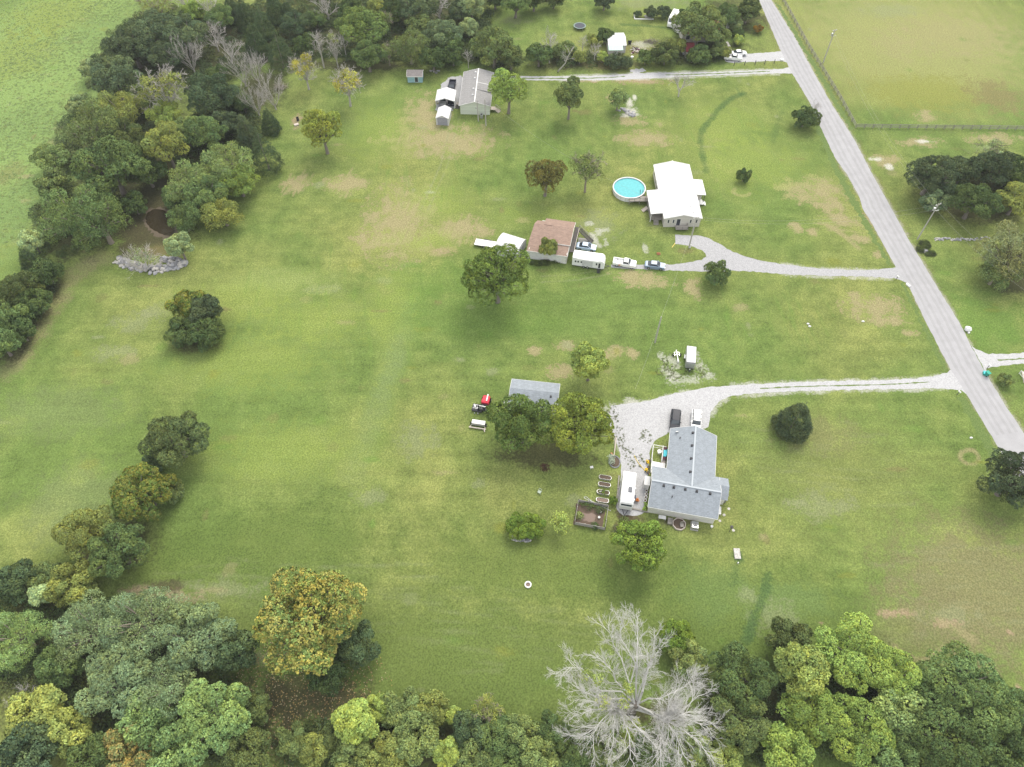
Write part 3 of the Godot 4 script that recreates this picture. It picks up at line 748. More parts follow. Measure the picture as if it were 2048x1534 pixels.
	var px := PackedByteArray()
	px.resize(GX * GZ * 3)
	var lift := 1.0 / 0.72
	for k in GX * GZ:
		px[k * 3] = lut[int(clampf(R_[k] * lift, 0, 1) * 2048)]
		px[k * 3 + 1] = lut[int(clampf(G_[k] * lift, 0, 1) * 2048)]
		px[k * 3 + 2] = lut[int(clampf(B_[k] * lift, 0, 1) * 2048)]
	var tex := ImageTexture.create_from_image(Image.create_from_data(GX, GZ, false, Image.FORMAT_RGB8, px))
	R_.clear(); G_.clear(); B_.clear()
	var m := mat("turf", Color(1, 1, 1), 0.95)
	m.albedo_texture = tex
	m.metallic_specular = 0.15
	m.detail_enabled = true
	m.detail_blend_mode = BaseMaterial3D.BLEND_MODE_MUL
	m.detail_uv_layer = BaseMaterial3D.DETAIL_UV_2
	m.detail_albedo = grain(31, 0.09, 0.40, 1.0, 1024, FastNoiseLite.TYPE_SIMPLEX_SMOOTH, Color(0.95, 1.0, 0.85))
	var half := 1800.0
	var st := SurfaceTool.new()
	st.begin(Mesh.PRIMITIVE_TRIANGLES)
	for q in [Vector2(-half, -half), Vector2(half, -half), Vector2(half, half), Vector2(-half, -half), Vector2(half, half), Vector2(-half, half)]:
		st.set_normal(UPV)
		st.set_uv(Vector2((q.x + 192.0) / 384.0, (q.y + 288.0) / 288.0))
		st.set_uv2(q / 37.0)
		st.add_vertex(Vector3(q.x, 0, q.y))
	struct("ground", st.commit(), m)

func ragged(pts: Array, step: float, amp: float) -> PackedVector2Array:
	var out := PackedVector2Array()
	var f := noise(41, 0.55, FastNoiseLite.TYPE_SIMPLEX_SMOOTH, 2)
	for i in pts.size():
		var a: Vector2 = pts[i]
		var b: Vector2 = pts[(i + 1) % pts.size()]
		var n := maxi(1, int(a.distance_to(b) / step))
		var s := (b - a).orthogonal().normalized()
		for k in n:
			var p := a.lerp(b, float(k) / n)
			out.append(p + s * amp * f.get_noise_2d(p.x * 1.3, p.y * 1.3) * 2.0)
	return out

func smooth(pts: Array) -> Array: # rounds a line's corners
	var o := [pts[0]]
	for i in pts.size() - 1:
		var a: Vector2 = pts[i]
		var b: Vector2 = pts[i + 1]
		o.append(a.lerp(b, 0.25)); o.append(a.lerp(b, 0.75))
	o.append(pts[-1])
	return o

func sheet(called: String, pts: Array, y: float, m: Material, step := 0.45, amp := 0.25, parent: Node = null) -> MeshInstance3D:
	var line := []
	for p in pts:
		if line.is_empty() or (p.distance_to(line[-1]) > 0.02 and p.distance_to(line[0]) > 0.02):
			line.append(p)
	var q := ragged(line, step, amp)
	var idx := Geometry2D.triangulate_polygon(q)
	var tries := 0
	while idx.is_empty() and tries < 6:
		amp *= 0.6
		tries += 1
		q = ragged(line, step, amp)
		idx = Geometry2D.triangulate_polygon(q)
	if idx.is_empty(): print("no surface for ", called, " ", pts[0])
	var mb := MB.new()
	for i in range(0, idx.size(), 3):
		var a := v3(q[idx[i]], y)
		var b := v3(q[idx[i + 1]], y)
		var c := v3(q[idx[i + 2]], y)
		if (b - a).cross(c - a).y > 0: mb.tri(a, b, c)
		else: mb.tri(a, c, b)
	if parent: return obj(called, mb, m, parent)
	return struct(called, mb, m)

func both(a: Array, b: Array) -> Array:
	var r := b.duplicate()
	r.reverse()
	return a + r

func lay_roads() -> void:
	var left := [Vector2(80.59, -257.13),Vector2(80.94, -243.55),Vector2(81.37, -213.99),Vector2(82.06, -201.16),Vector2(83.69, -186.47),Vector2(83.81, -176.67),Vector2(84.42, -160.59),Vector2(85.74, -153.86),Vector2(86.43, -144.92),Vector2(85.93, -141.37),Vector2(86.67, -136.3),Vector2(87.78, -122.18),Vector2(88.33, -117.72),Vector2(88.94, -114.31),Vector2(89.28, -104.55),Vector2(89.75, -96.52),Vector2(90.09, -91.26),Vector2(91.04, -85.71),Vector2(92.25, -75.31),Vector2(92.81, -70.64),Vector2(94.31, -58.17),Vector2(98.64, -23.9)]
	var right := [Vector2(85.33, -257.13),Vector2(85.03, -243.55),Vector2(87.42, -220.9),Vector2(88.46, -202.75),Vector2(89.75, -184.3),Vector2(91.62, -168.71),Vector2(92.15, -155.26),Vector2(93.03, -142.11),Vector2(93.71, -130.35),Vector2(94.5, -122.67),Vector2(95.25, -114.77),Vector2(96.13, -107.14),Vector2(96.55, -102.29),Vector2(96.6, -96.93),Vector2(96.86, -91.26),Vector2(97.83, -82.07),Vector2(98.79, -75.99),Vector2(100.31, -61.64),Vector2(104.31, -24.6)]
	sheet("road", both(left, right), 0.016, M.road, 0.9, 0.07)
	for f in [0.2, 0.38, 0.62, 0.8]: # worn wheel lines
		var a := []
		var b := []
		for i in range(1, 17):
			var p: Vector2 = left[mini(i + (1 if i > 6 else 0) + (1 if i > 9 else 0), left.size() - 1)]
			var q := p
			var best := 1e9
			for j in right.size() - 1:
				var c := Geometry2D.get_closest_point_to_segment(p, right[j], right[j + 1])
				if c.distance_to(p) < best:
					best = c.distance_to(p)
					q = c
			a.append(p.lerp(q, f - 0.045)); b.append(p.lerp(q, f + 0.045))
		sheet("road_wear", both(a, b), 0.02, M.road_worn, 0.8, 0.1)
	sheet("ditch", both([Vector2(83.99, -175.18),Vector2(84.12, -158.93),Vector2(84.99, -148.74),Vector2(86.07, -135.05),Vector2(87.14, -121.22)], [Vector2(82.46, -173.37),Vector2(82.71, -157.49),Vector2(83.46, -146.82),Vector2(84.71, -133.64),Vector2(86.43, -121.54)]), 0.004, M.ditch, 0.5, 0.4)
	sheet("ditch", both([Vector2(88.39, -116.47),Vector2(88.79, -103.41),Vector2(89.3, -94.92),Vector2(89.69, -91)], [Vector2(87.62, -116.16),Vector2(87.82, -103.41),Vector2(88.37, -94.92),Vector2(88.83, -90.87)]), 0.004, M.ditch, 0.5, 0.4)
	sheet("ditch", both([Vector2(90.47, -84.97),Vector2(91.7, -74.63),Vector2(92.26, -70.21)], [Vector2(88.9, -84.48),Vector2(89.83, -73.73),Vector2(90.78, -69.78)]), 0.004, M.ditch, 0.5, 0.4)
	sheet("ditch", both([Vector2(87.11, -240.29),Vector2(89.24, -217.41),Vector2(90.69, -202.21),Vector2(92.07, -184.06),Vector2(92.77, -173.37)], [Vector2(85.9, -242.24),Vector2(87.73, -218.86),Vector2(89.21, -202.21),Vector2(90.54, -183.58),Vector2(91.71, -172.47)]), 0.004, M.ditch, 0.5, 0.4)
	sheet("drive", both(smooth([Vector2(82.65, -203.81),Vector2(79.02, -202.75),Vector2(69.88, -201.95),Vector2(52.37, -200.89),Vector2(39.46, -200.89),Vector2(26.44, -199.32),Vector2(13.57, -198.9),Vector2(2.92, -199.06),Vector2(-5.7, -199.58),Vector2(-12.28, -199.58)]), smooth([Vector2(82.91, -200.37),Vector2(78.54, -200.5),Vector2(69.53, -200.1),Vector2(52.08, -198.9),Vector2(39.12, -197.76),Vector2(26.27, -196.98),Vector2(13.49, -196.73),Vector2(2.9, -196.98),Vector2(-5.66, -196.98),Vector2(-12.19, -196.98)])), 0.008, M.gravel, 0.7, 0.16)
	sheet("grass_strip", both(smooth([Vector2(75.88, -201.82),Vector2(69.75, -201.29),Vector2(52.25, -200.1),Vector2(44.76, -199.84)]), smooth([Vector2(75.8, -201.42),Vector2(69.66, -200.81),Vector2(52.18, -199.58),Vector2(44.71, -199.45)])), 0.012, M.grass_strip, 0.5, 0.14)
	sheet("grass_strip", both(smooth([Vector2(32.98, -199.06),Vector2(26.36, -198.28),Vector2(13.54, -198.07),Vector2(2.91, -198.15)]), smooth([Vector2(32.96, -198.8),Vector2(26.32, -197.76),Vector2(13.52, -197.5),Vector2(2.91, -197.63)])), 0.012, M.grass_strip, 0.5, 0.14)
	sheet("gravel_spill", smooth([Vector2(33.91, -201.16),Vector2(36.29, -203.01),Vector2(38.54, -203.28),Vector2(39.22, -201.42),Vector2(36.71, -199.84),Vector2(33.91, -201.16)]), 0.012, M.gravel, 0.4, 0.5)
	sheet("gravel_yard", smooth([Vector2(-20.46, -189.41),Vector2(-20.24, -195.7),Vector2(-18.08, -198.8),Vector2(-13.73, -199.32),Vector2(-13.5, -193.16),Vector2(-14.11, -186.96),Vector2(-15.67, -184.06),Vector2(-16.54, -181.68),Vector2(-21.65, -181.21),Vector2(-20.91, -185.02)]), 0.012, M.gravel_grey, 0.4, 0.35)
	sheet("drive", both(smooth([Vector2(38.74, -131.64),Vector2(45, -131.38),Vector2(47.57, -129.67),Vector2(51.29, -125.96),Vector2(55.04, -123.65),Vector2(61.59, -121.86),Vector2(70.43, -120.41),Vector2(79.4, -119.77),Vector2(87.01, -120.41),Vector2(90.07, -122.51)]), smooth([Vector2(38.33, -128.48),Vector2(41.77, -127.89),Vector2(45.23, -125.96),Vector2(45.1, -123.65),Vector2(39.67, -122.02),Vector2(35.03, -121.7),Vector2(30.53, -121.54),Vector2(22.75, -121.86),Vector2(22.64, -120.41),Vector2(30.39, -120.25),Vector2(34.91, -119.77),Vector2(45.12, -119.46),Vector2(52.02, -119.77),Vector2(60.9, -118.66),Vector2(69.84, -118.03),Vector2(78.86, -117.88),Vector2(86.65, -117.41),Vector2(89.1, -115.85)])), 0.008, M.gravel_grey, 0.7, 0.16)
	sheet("drive", both(smooth([Vector2(91.88, -92.82),Vector2(90.31, -91),Vector2(85.18, -89.47),Vector2(76.8, -88.71),Vector2(67.59, -88.46),Vector2(58.4, -88.2),Vector2(48.16, -87.7),Vector2(42.01, -87.2),Vector2(35.81, -86.21),Vector2(30.6, -84.73),Vector2(26.45, -83.39),Vector2(22.44, -83.03),Vector2(19.6, -82.31)]), smooth([Vector2(91.28, -84.97),Vector2(90.01, -86.45),Vector2(84.25, -86.7),Vector2(76.11, -86.45),Vector2(66.99, -86.21),Vector2(57.88, -85.96),Vector2(47.71, -85.34),Vector2(43.07, -84.61),Vector2(40.47, -82.79),Vector2(38.87, -80.16),Vector2(37.89, -76.45),Vector2(30.74, -76.45),Vector2(30.07, -75.76),Vector2(28.45, -75.08),Vector2(26.95, -73.73),Vector2(26.14, -71.63),Vector2(25.44, -67.85),Vector2(24.51, -62.65),Vector2(23.79, -58.46),Vector2(18.62, -58.66),Vector2(19.36, -63.16),Vector2(20.41, -67.85),Vector2(20.51, -72.18),Vector2(19.47, -75.76),Vector2(18.58, -79.22)])), 0.008, M.gravel, 0.7, 0.16)
	sheet("grass_strip", both(smooth([Vector2(84.8, -88.33),Vector2(76.49, -87.7),Vector2(67.32, -87.45),Vector2(58.16, -87.2),Vector2(49.99, -86.7)]), smooth([Vector2(84.73, -88.14),Vector2(76.42, -87.45),Vector2(67.25, -87.2),Vector2(58.11, -86.95),Vector2(49.94, -86.45)])), 0.012, M.grass_strip, 0.5, 0.14)
	sheet("drive", both(smooth([Vector2(96.64, -97.87),Vector2(97.5, -96.52),Vector2(100.18, -95.32),Vector2(106.91, -95.72),Vector2(112.68, -96.52)]), smooth([Vector2(97.08, -90.75),Vector2(97.68, -91.78),Vector2(100.55, -92.3),Vector2(105.71, -92.82),Vector2(111.42, -93.6)])), 0.008, M.gravel, 0.7, 0.16)
	sheet("grass_strip", both(smooth([Vector2(100.7, -94),Vector2(106.36, -94.39),Vector2(110.95, -94.92)]), smooth([Vector2(100.6, -93.73),Vector2(106.2, -94),Vector2(110.78, -94.52)])), 0.012, M.grass_strip, 0.5, 0.14)
	sheet("drive", smooth([Vector2(81.9, -212.58),Vector2(74.86, -211.46),Vector2(68.73, -210.91),Vector2(64.31, -209.8),Vector2(63.36, -205.97),Vector2(70.9, -206.51),Vector2(80.01, -207.33),Vector2(82.25, -205.97)]), 0.008, M.gravel, 0.7, 0.16)
	sheet("footpath", [Vector2(65.72, -217.99),Vector2(66.34, -217.99),Vector2(66.81, -212.02),Vector2(65.96, -211.46)], 0.008, M.concrete, 0.5, 0.1)
	sheet("concrete_pad", [Vector2(15.76, -130.69),Vector2(18.22, -130.35),Vector2(18.71, -126.96),Vector2(15.21, -126.96)], 0.012, M.concrete, 0.6, 0.05)

func pond() -> void:
	var c := [Vector2(-89.19, -138.27),Vector2(-88.56, -140.27),Vector2(-86.81, -141.01),Vector2(-84.84, -140.09),Vector2(-82.97, -138.63),Vector2(-80.88, -135.41),Vector2(-80.08, -131.55),Vector2(-81.31, -130.86),Vector2(-84.89, -132.59),Vector2(-87.76, -135.05)]
	sheet("pond_bank", smooth([Vector2(-89.64, -137.73),Vector2(-89.08, -140.82),Vector2(-87.02, -141.74),Vector2(-84.55, -140.82),Vector2(-82.29, -138.81),Vector2(-80.18, -135.05),Vector2(-79.32, -130.52),Vector2(-81.5, -129.84),Vector2(-85.12, -131.73),Vector2(-88.32, -134.52),Vector2(-89.64, -137.73)]), 0.008, M.pond_bank, 0.4, 0.5)
	sheet("pond_water", smooth(c + [c[0]]), 0.016, M.pond_water, 0.4, 0.15)

func tufts(called: String, n: int, spots: Array, size: float, cols: Array, label: String, tall := 1.0) -> void: # rough growth nobody could count
	rng.seed = hash(called)
	var mesh := leaf_cloud([[Vector3(0, 0.15, 0), 0.8, 0.7]], 34, 6, 0.24, {"low": -0.1, "up": 1.2, "slim": 0.28})
	var mm := MultiMesh.new()
	mm.transform_format = MultiMesh.TRANSFORM_3D
	mm.use_colors = true
	mm.mesh = mesh
	mm.instance_count = n
	var area := 0.0
	for s in spots: area += s[2] * s[3]
	var i := 0
	for s in spots:
		var c := int(n * s[2] * s[3] / area)
		for k in c:
			if i >= n: break
			var a := rng.randf() * TAU
			var q := sqrt(rng.randf())
			var sc := size * rng.randf_range(0.5, 1.3)
			mm.set_instance_transform(i, Transform3D(Basis(UPV, rng.randf() * TAU).scaled(Vector3(sc, sc * tall * rng.randf_range(0.6, 1.1), sc)), Vector3(s[0] + cos(a) * q * s[2], 0, s[1] + sin(a) * q * s[3])))
			var col: Color = cols[rng.randi() % cols.size()]
			mm.set_instance_color(i, col * rng.randf_range(0.75, 1.0))
			i += 1
	mm.visible_instance_count = i
	var o := MultiMeshInstance3D.new()
	o.name = numbered(called)
	o.multimesh = mm
	var m := mat("growth_" + called, Color(1, 1, 1), 0.8)
	m.vertex_color_use_as_albedo = true
	o.material_override = m
	add_child(o)
	o.set_meta("kind", "stuff")
	tag(o, label, "undergrowth")

# ---------- buildings ----------
func gable(t: Node3D, w: float, l: float, eave: float, ridge: float, wall: Material, roof: Material, trim: Material, c := Vector3.ZERO, turn := 0.0, over := 0.35, walls := true) -> void:
	var th := 0.12
	if walls:
		var hw := w * 0.5 - over
		var hl := l * 0.5 - over * 0.8
		var yw := eave + (ridge - eave) * (over / (w * 0.5)) - th
		var yr := ridge - th - 0.02
		var mb := MB.new()
		for s in [1.0, -1.0]:
			var p := [Vector3(-hw * s, 0, hl * s), Vector3(hw * s, 0, hl * s), Vector3(hw * s, yw, hl * s), Vector3(0, yr, hl * s), Vector3(-hw * s, yw, hl * s)]
			mb.quad(p[0], p[1], p[2], p[4]); mb.tri(p[4], p[2], p[3])
			mb.quad(Vector3(hw * s, 0, hl * s), Vector3(hw * s, 0, -hl * s), Vector3(hw * s, yw, -hl * s), Vector3(hw * s, yw, hl * s))
		obj("wall", mb, wall, t, c, turn)
	var r := MB.new()
	r.slab(Vector3(-w * 0.5, eave, l * 0.5), Vector3(0, ridge, l * 0.5), Vector3(0, ridge, -l * 0.5), Vector3(-w * 0.5, eave, -l * 0.5), th)
	r.slab(Vector3(w * 0.5, eave, -l * 0.5), Vector3(0, ridge, -l * 0.5), Vector3(0, ridge, l * 0.5), Vector3(w * 0.5, eave, l * 0.5), th)
	obj("roof", r, roof, t, c, turn)
	var k := MB.new()
	for s in [1.0, -1.0]:
		for q in [1.0, -1.0]:
			k.bar(Vector3(w * 0.5 * q, eave - 0.09, (l * 0.5 + 0.025) * s), Vector3(0, ridge - 0.09, (l * 0.5 + 0.025) * s), 0.045, 0.2)
		k.bar(Vector3((w * 0.5 + 0.025) * s, eave - 0.1, l * 0.5), Vector3((w * 0.5 + 0.025) * s, eave - 0.1, -l * 0.5), 0.045, 0.16)
	obj("fascia", k, trim, t, c, turn)

func flat_roof(t: Node3D, a: Vector3, b: Vector3, c: Vector3, d: Vector3, m: Material, th := 0.1) -> void:
	var r := MB.new()
	r.slab(a, b, c, d, th)
	obj("roof", r, m, t)

func block(called: String, t: Node, c: Vector3, s: Vector3, m: Material, turn := 0.0) -> MeshInstance3D:
	var b := MB.new()
	b.box(Vector3(0, s.y * 0.5, 0), s)
	return obj(called, b, m, t, c, turn)

func window(t: Node3D, at: Vector3, w: float, h: float, turn := 0.0, called := "window") -> void:
	var f := MB.new()
	f.box(Vector3(0, 0, 0.02), Vector3(w + 0.14, h + 0.14, 0.06))
	var o := obj(called, f, M.white_paint, t, at, turn)
	var p := MB.new()
	p.box(Vector3(0, 0, 0.045), Vector3(w, h, 0.03))
	obj("pane", p, M.window, o)

func roof_vent(t: Node3D, at: Vector3, m: Material, s := 0.42) -> void:
	var b := MB.new()
	b.hexa([Vector3(-s, -0.15, s), Vector3(s, -0.15, s), Vector3(s, -0.15, -s), Vector3(-s, -0.15, -s), Vector3(-s * 0.7, 0.16, s * 0.6), Vector3(s * 0.7, 0.16, s * 0.6), Vector3(s * 0.7, 0.22, -s * 0.6), Vector3(-s * 0.7, 0.22, -s * 0.6)])
	obj("roof_vent", b, m, t, at)

func railing(t: Node, pts: Array, h: float, m: Material, every := 1.2) -> void:
	var b := MB.new()
	for i in pts.size() - 1:
		var a: Vector3 = pts[i]
		var e: Vector3 = pts[i + 1]
		b.bar(a + UPV * h, e + UPV * h, 0.09, 0.06)
		b.bar(a + UPV * h * 0.15, e + UPV * h * 0.15, 0.05, 0.05)
		var n := maxi(1, int(a.distance_to(e) / every))
		for k in n + 1:
			var p := a.lerp(e, float(k) / n)
			b.bar(p, p + UPV * (h + 0.03), 0.09, 0.09)
		var q := maxi(2, int(a.distance_to(e) / 0.22))
		for k in q:
			var p := a.lerp(e, (k + 0.5) / q)
			b.bar(p + UPV * h * 0.15, p + UPV * h, 0.035, 0.035)
	obj("railing", b, m, t)

func steps(t: Node, top: Vector3, dir: Vector3, n: int, w: float, m: Material) -> void:
	var b := MB.new()
	var rise := top.y / n
	var side := dir.cross(UPV).normalized() * w * 0.5
	for i in n:
		var p := top + dir * 0.28 * (i + 0.5) - UPV * rise * (i + 0.5)
		b.bar(p - side, p + side, 0.28, 0.06)
	for s in [-1.0, 1.0]:
		b.bar(top + side * s, Vector3(top.x, 0.05, top.z) + dir * 0.28 * n + side * s, 0.05, 0.2)
	obj("steps", b, m, t)

func main_house() -> void:
	var t := thing("white_house", "white house with blue-grey shingle roof of two crossing wings, beside the gravel yard", "house", Vector3(30.75, 0, -61.85), deg_to_rad(-11.4))
	gable(t, 8.45, 12.16, 2.7, 4.9, M.white_siding, M.shingle_grey, M.white_paint, Vector3.ZERO, PI * 0.5)
	# back wing: its ridge meets the front wing's ridge
	var hw := 4.35
	var cx := 0.95
	var b := MB.new()
	var far := -13.06
	b.slab(Vector3(cx - hw, 2.7, -4.2), Vector3(cx, 4.897, 0.0), Vector3(cx, 4.897, far), Vector3(cx - hw, 2.7, far), 0.12)
	b.slab(Vector3(cx + hw, 2.7, far), Vector3(cx, 4.897, far), Vector3(cx, 4.897, 0.0), Vector3(cx + hw, 2.7, -4.2), 0.12)
	obj("roof", b, M.shingle_grey, t)
	var w := MB.new()
	var x0 := cx - hw + 0.35
	var x1 := cx + hw - 0.35
	w.quad(Vector3(x0, 0, far + 0.3), Vector3(x0, 0, -4.0), Vector3(x0, 2.7, -4.0), Vector3(x0, 2.7, far + 0.3))
	w.quad(Vector3(x1, 0, -4.0), Vector3(x1, 0, far + 0.3), Vector3(x1, 2.7, far + 0.3), Vector3(x1, 2.7, -4.0))
	w.quad(Vector3(x1, 0, far + 0.3), Vector3(x0, 0, far + 0.3), Vector3(x0, 2.7, far + 0.3), Vector3(x1, 2.7, far + 0.3))
	w.tri(Vector3(x1, 2.7, far + 0.3), Vector3(x0, 2.7, far + 0.3), Vector3(cx, 4.74, far + 0.3))
	obj("wall", w, M.white_siding, t)
	var k := MB.new()
	k.bar(Vector3(cx - hw - 0.025, 2.6, -4.3), Vector3(cx - hw - 0.025, 2.6, far), 0.05, 0.16)
	k.bar(Vector3(cx + hw + 0.025, 2.6, -4.3), Vector3(cx + hw + 0.025, 2.6, far), 0.05, 0.16)
	k.bar(Vector3(cx - hw, 2.61, far - 0.025), Vector3(cx, 4.81, far - 0.025), 0.045, 0.2)
	k.bar(Vector3(cx + hw, 2.61, far - 0.025), Vector3(cx, 4.81, far - 0.025), 0.045, 0.2)
	obj("fascia", k, M.white_paint, t)
	var cap := MB.new()
	cap.bar(Vector3(cx, 4.915, -0.2), Vector3(cx, 4.915, far), 0.3, 0.05)
	obj("ridge_cap", cap, M.shingle_ridge, t)
	var cap2 := MB.new()
	cap2.bar(Vector3(-6.08, 4.915, 0), Vector3(6.08, 4.915, 0), 0.3, 0.05)
	obj("ridge_cap", cap2, M.shingle_ridge, t)
	# the small side wing under a continued slope
	var a := MB.new()
	a.slab(Vector3(4.6, 3.915, -1.94), Vector3(7.65, 3.915, -1.94), Vector3(7.65, 2.703, -4.26), Vector3(4.6, 2.703, -4.26), 0.12)
	a.slab(Vector3(5.6, 2.75, 0.28), Vector3(7.65, 2.75, 0.28), Vector3(7.65, 3.915, -1.94), Vector3(5.6, 3.915, -1.94), 0.12)
	obj("roof", a, M.shingle_grey, t)
	var aw := MB.new()
	aw.box(Vector3(6.5, 1.32, -2.1), Vector3(1.75, 2.64, 3.6))
	aw.tri(Vector3(7.375, 2.64, -0.3), Vector3(7.375, 2.64, -3.9), Vector3(7.375, 3.7, -1.94))
	obj("wall", aw, M.white_siding, t)
	block("bay", t, Vector3(7.6, 0.0, -1.6), Vector3(0.5, 2.55, 1.7), M.shingle_pale)
	for f in [0.18, 0.325, 0.49, 0.655, 0.845]:
		roof_vent(t, Vector3(-6.08 + 12.16 * f, 4.66, 0.52), M.dark_metal, 0.24)
	for z in [-11.5, -8.7, -5.9, -3.1]:
		roof_vent(t, Vector3(cx - 0.4, 4.76, z), M.dark_metal, 0.24)
	for p in [Vector3(-2.2, 4.0, 2.1), Vector3(-1.6, 3.65, -10.6)]:
		var q := MB.new()
		q.tube(p - UPV * 0.3, p + UPV * 0.35, 0.09, 0.09, 8)
		obj("vent_pipe", q, M.dark_metal, t)
	window(t, Vector3(cx + hw - 0.34, 1.55, -7.5), 1.2, 1.2, PI * 0.5)
	window(t, Vector3(cx + hw - 0.34, 1.55, -11.0), 1.2, 1.2, PI * 0.5)
	for x in [-0.5, 1.9]:
		window(t, Vector3(x, 1.3, far + 0.29), 1.6, 1.8, PI, "garage_door")
	var porch := block("deck", t, Vector3(-4.75, 0, -5.4), Vector3(2.6, 0.5, 2.3), M.white_paint)
	block("deck", t, Vector3(-3.85, 0, -8.2), Vector3(0.75, 0.5, 3.3), M.timber_pale)
	railing(t, [Vector3(-6.0, 0.5, -4.3), Vector3(-6.05, 0.5, -6.5)], 0.9, M.white_paint)
	railing(t, [Vector3(-6.05, 0.0, -6.6), Vector3(-6.05, 0.0, -9.9), Vector3(-3.55, 0.0, -9.9)], 1.0, M.white_paint)
	railing(t, [Vector3(-4.25, 0.5, -6.6), Vector3(-4.25, 0.5, -9.8)], 0.8, M.white_paint)
	block("side_porch", t, Vector3(6.6, 0, 1.1), Vector3(1.0, 0.35, 1.5), M.white_paint)
	var d := MB.new()
	d.lathe(Vector3.ZERO, [Vector2(0.05, -0.1), Vector2(0.28, 0.02), Vector2(0.3, 0.06), Vector2(0.0, 0.0)], 12)
	var dish := obj("satellite_dish", d, M.white_paint, t, Vector3(-2.2, 3.5, -12.0))
	dish.rotation = Vector3(-0.9, 0.4, 0)
	_house_things(t.transform)

func _house_things(X: Transform3D) -> void:
	var y := deg_to_rad(-11.4)
	var s := thing("storage_cabinet", "white flat-topped outdoor cabinet against the white house's side wall", "cabinet", X * Vector3(-6.55, 0, -1.55), y)
	block("body", s, Vector3.ZERO, Vector3(0.95, 1.7, 1.75), M.white_paint)
	block("lid", s, Vector3(0, 1.7, 0), Vector3(1.05, 0.06, 1.85), M.white_metal)
	block("door", s, Vector3(-0.49, 0.1, 0), Vector3(0.03, 1.5, 1.5), M.white_siding)
	var bench := thing("garden_bench", "turquoise bench on the deck between dark cushions, by the white house", "bench", X * Vector3(-3.75, 0.5, -8.5), y)
	block("seat", bench, Vector3(0, 0.4, 0), Vector3(0.55, 0.06, 1.4), M.turquoise)
	block("backrest", bench, Vector3(0.3, 0.4, 0), Vector3(0.08, 0.55, 1.4), M.turquoise)
	for z in [-0.6, 0.6]:
		block("leg", bench, Vector3(0, 0, z), Vector3(0.5, 0.4, 0.07), M.turquoise)
	for q in [[-9.5, "dark maroon chair at the turquoise bench's far end"], [-7.35, "dark maroon chair at the turquoise bench's near end"]]:
		var c := thing("patio_chair", q[1], "chair", X * Vector3(-3.8, 0.5, q[0]), y, "chairs beside the turquoise bench")
		block("seat", c, Vector3(0, 0.35, 0), Vector3(0.55, 0.09, 0.6), M.maroon)
		block("backrest", c, Vector3(0.27, 0.35, 0), Vector3(0.08, 0.6, 0.6), M.maroon)
		for i in 4:
			block("leg", c, Vector3(-0.24 + 0.48 * (i % 2), 0, -0.25 + 0.5 * int(i / 2.0)), Vector3(0.05, 0.35, 0.05), M.dark_metal)
	var tb := thing("round_table", "small white round table on the fenced grass by the white house", "table", X * Vector3(-4.75, 0, -8.9), y)
	var m := MB.new()
	m.lathe(Vector3.ZERO, [Vector2(0.24, 0.0), Vector2(0.06, 0.06), Vector2(0.05, 0.62), Vector2(0.42, 0.64), Vector2(0.42, 0.68), Vector2(0, 0.685)], 16)
	obj("table", m, M.white_paint, tb)
	var fl := [["yellow_flower", "pot of yellow flowers by the white deck rail, upper one", Vector3(-6.75, 0, -6.3)], ["yellow_flower", "pot of yellow flowers by the white deck rail, lower one near the cabinet", Vector3(-6.85, 0, -4.5)]]
	for f in fl:
		var p := thing("flower_pot", f[1], "flower pot", X * f[2], 0.0, "potted plants along the deck rail")
		potted(p, M[f[0]], 0.42)
	for f in [["empty black pot between the two pots of yellow flowers", Vector3(-6.45, 0, -5.3)], ["black pot right behind the upper yellow flowers", Vector3(-6.4, 0, -6.7)], ["black pot at the deck corner nearest the roof", Vector3(-6.4, 0, -4.1)]]:
		var p := thing("flower_pot", f[0], "flower pot", X * f[1], 0.0, "potted plants along the deck rail")
		potted(p, null, 0.38)
	var along := [["white bucket nearest the outdoor cabinet along the house wall", -0.3, 0], ["pale planter second from the outdoor cabinet along the house wall", 0.45, 1], ["white tilted pot third from the outdoor cabinet along the house wall", 1.1, 0], ["white bucket fourth from the outdoor cabinet along the house wall", 1.75, 0], ["dark plant pot with leaves by the house's front corner", 2.6, 2], ["low pot of lime leaves at the house's front corner", 3.5, 2]]
	for f in along:
		var p := thing("planter", f[0], "planter", X * Vector3(-6.45 - 0.15 * sin(f[1] * 9.0), 0, f[1]), 0.0, "pots along the house wall")
		if f[2] == 2: potted(p, M.leaf_lime2, 0.42, M.dark_metal)
		else:
			var b := MB.new()
			b.lathe(Vector3.ZERO, [Vector2(0.22, 0.0), Vector2(0.3, 0.42), Vector2(0.26, 0.42), Vector2(0.2, 0.3), Vector2(0, 0.3)], 12)
			obj("pot", b, M.white_paint if f[2] == 0 else M.silver, p)
			var e := MB.new()
			e.lathe(Vector3(0, 0.31, 0), [Vector2(0.19, 0.0), Vector2(0.0, 0.03)], 12)
			obj("soil", e, M.soil, p)
	var ac := thing("condenser_unit", "grey air conditioner unit with round fan on a slab at the house front", "air conditioner", X * Vector3(2.6, 0, 5.0), y)
	block("slab", ac, Vector3.ZERO, Vector3(1.35, 0.12, 1.7), M.concrete)
	block("body", ac, Vector3(0, 0.12, 0.1), Vector3(1.15, 0.85, 1.25), M.silver)
	var fan := MB.new()
	fan.lathe(Vector3(0, 0.975, 0.1), [Vector2(0.34, 0.0), Vector2(0.34, 0.03), Vector2(0.0, 0.035)], 16)
	obj("fan_opening", fan, M.dark_metal, ac)
	var gu := MB.new()
	gu.ring(Vector3(0, 1.03, 0.1), 0.22, 0.05, 14, 5)
	gu.bar(Vector3(-0.3, 1.04, 0.1), Vector3(0.3, 1.04, 0.1), 0.06, 0.04)
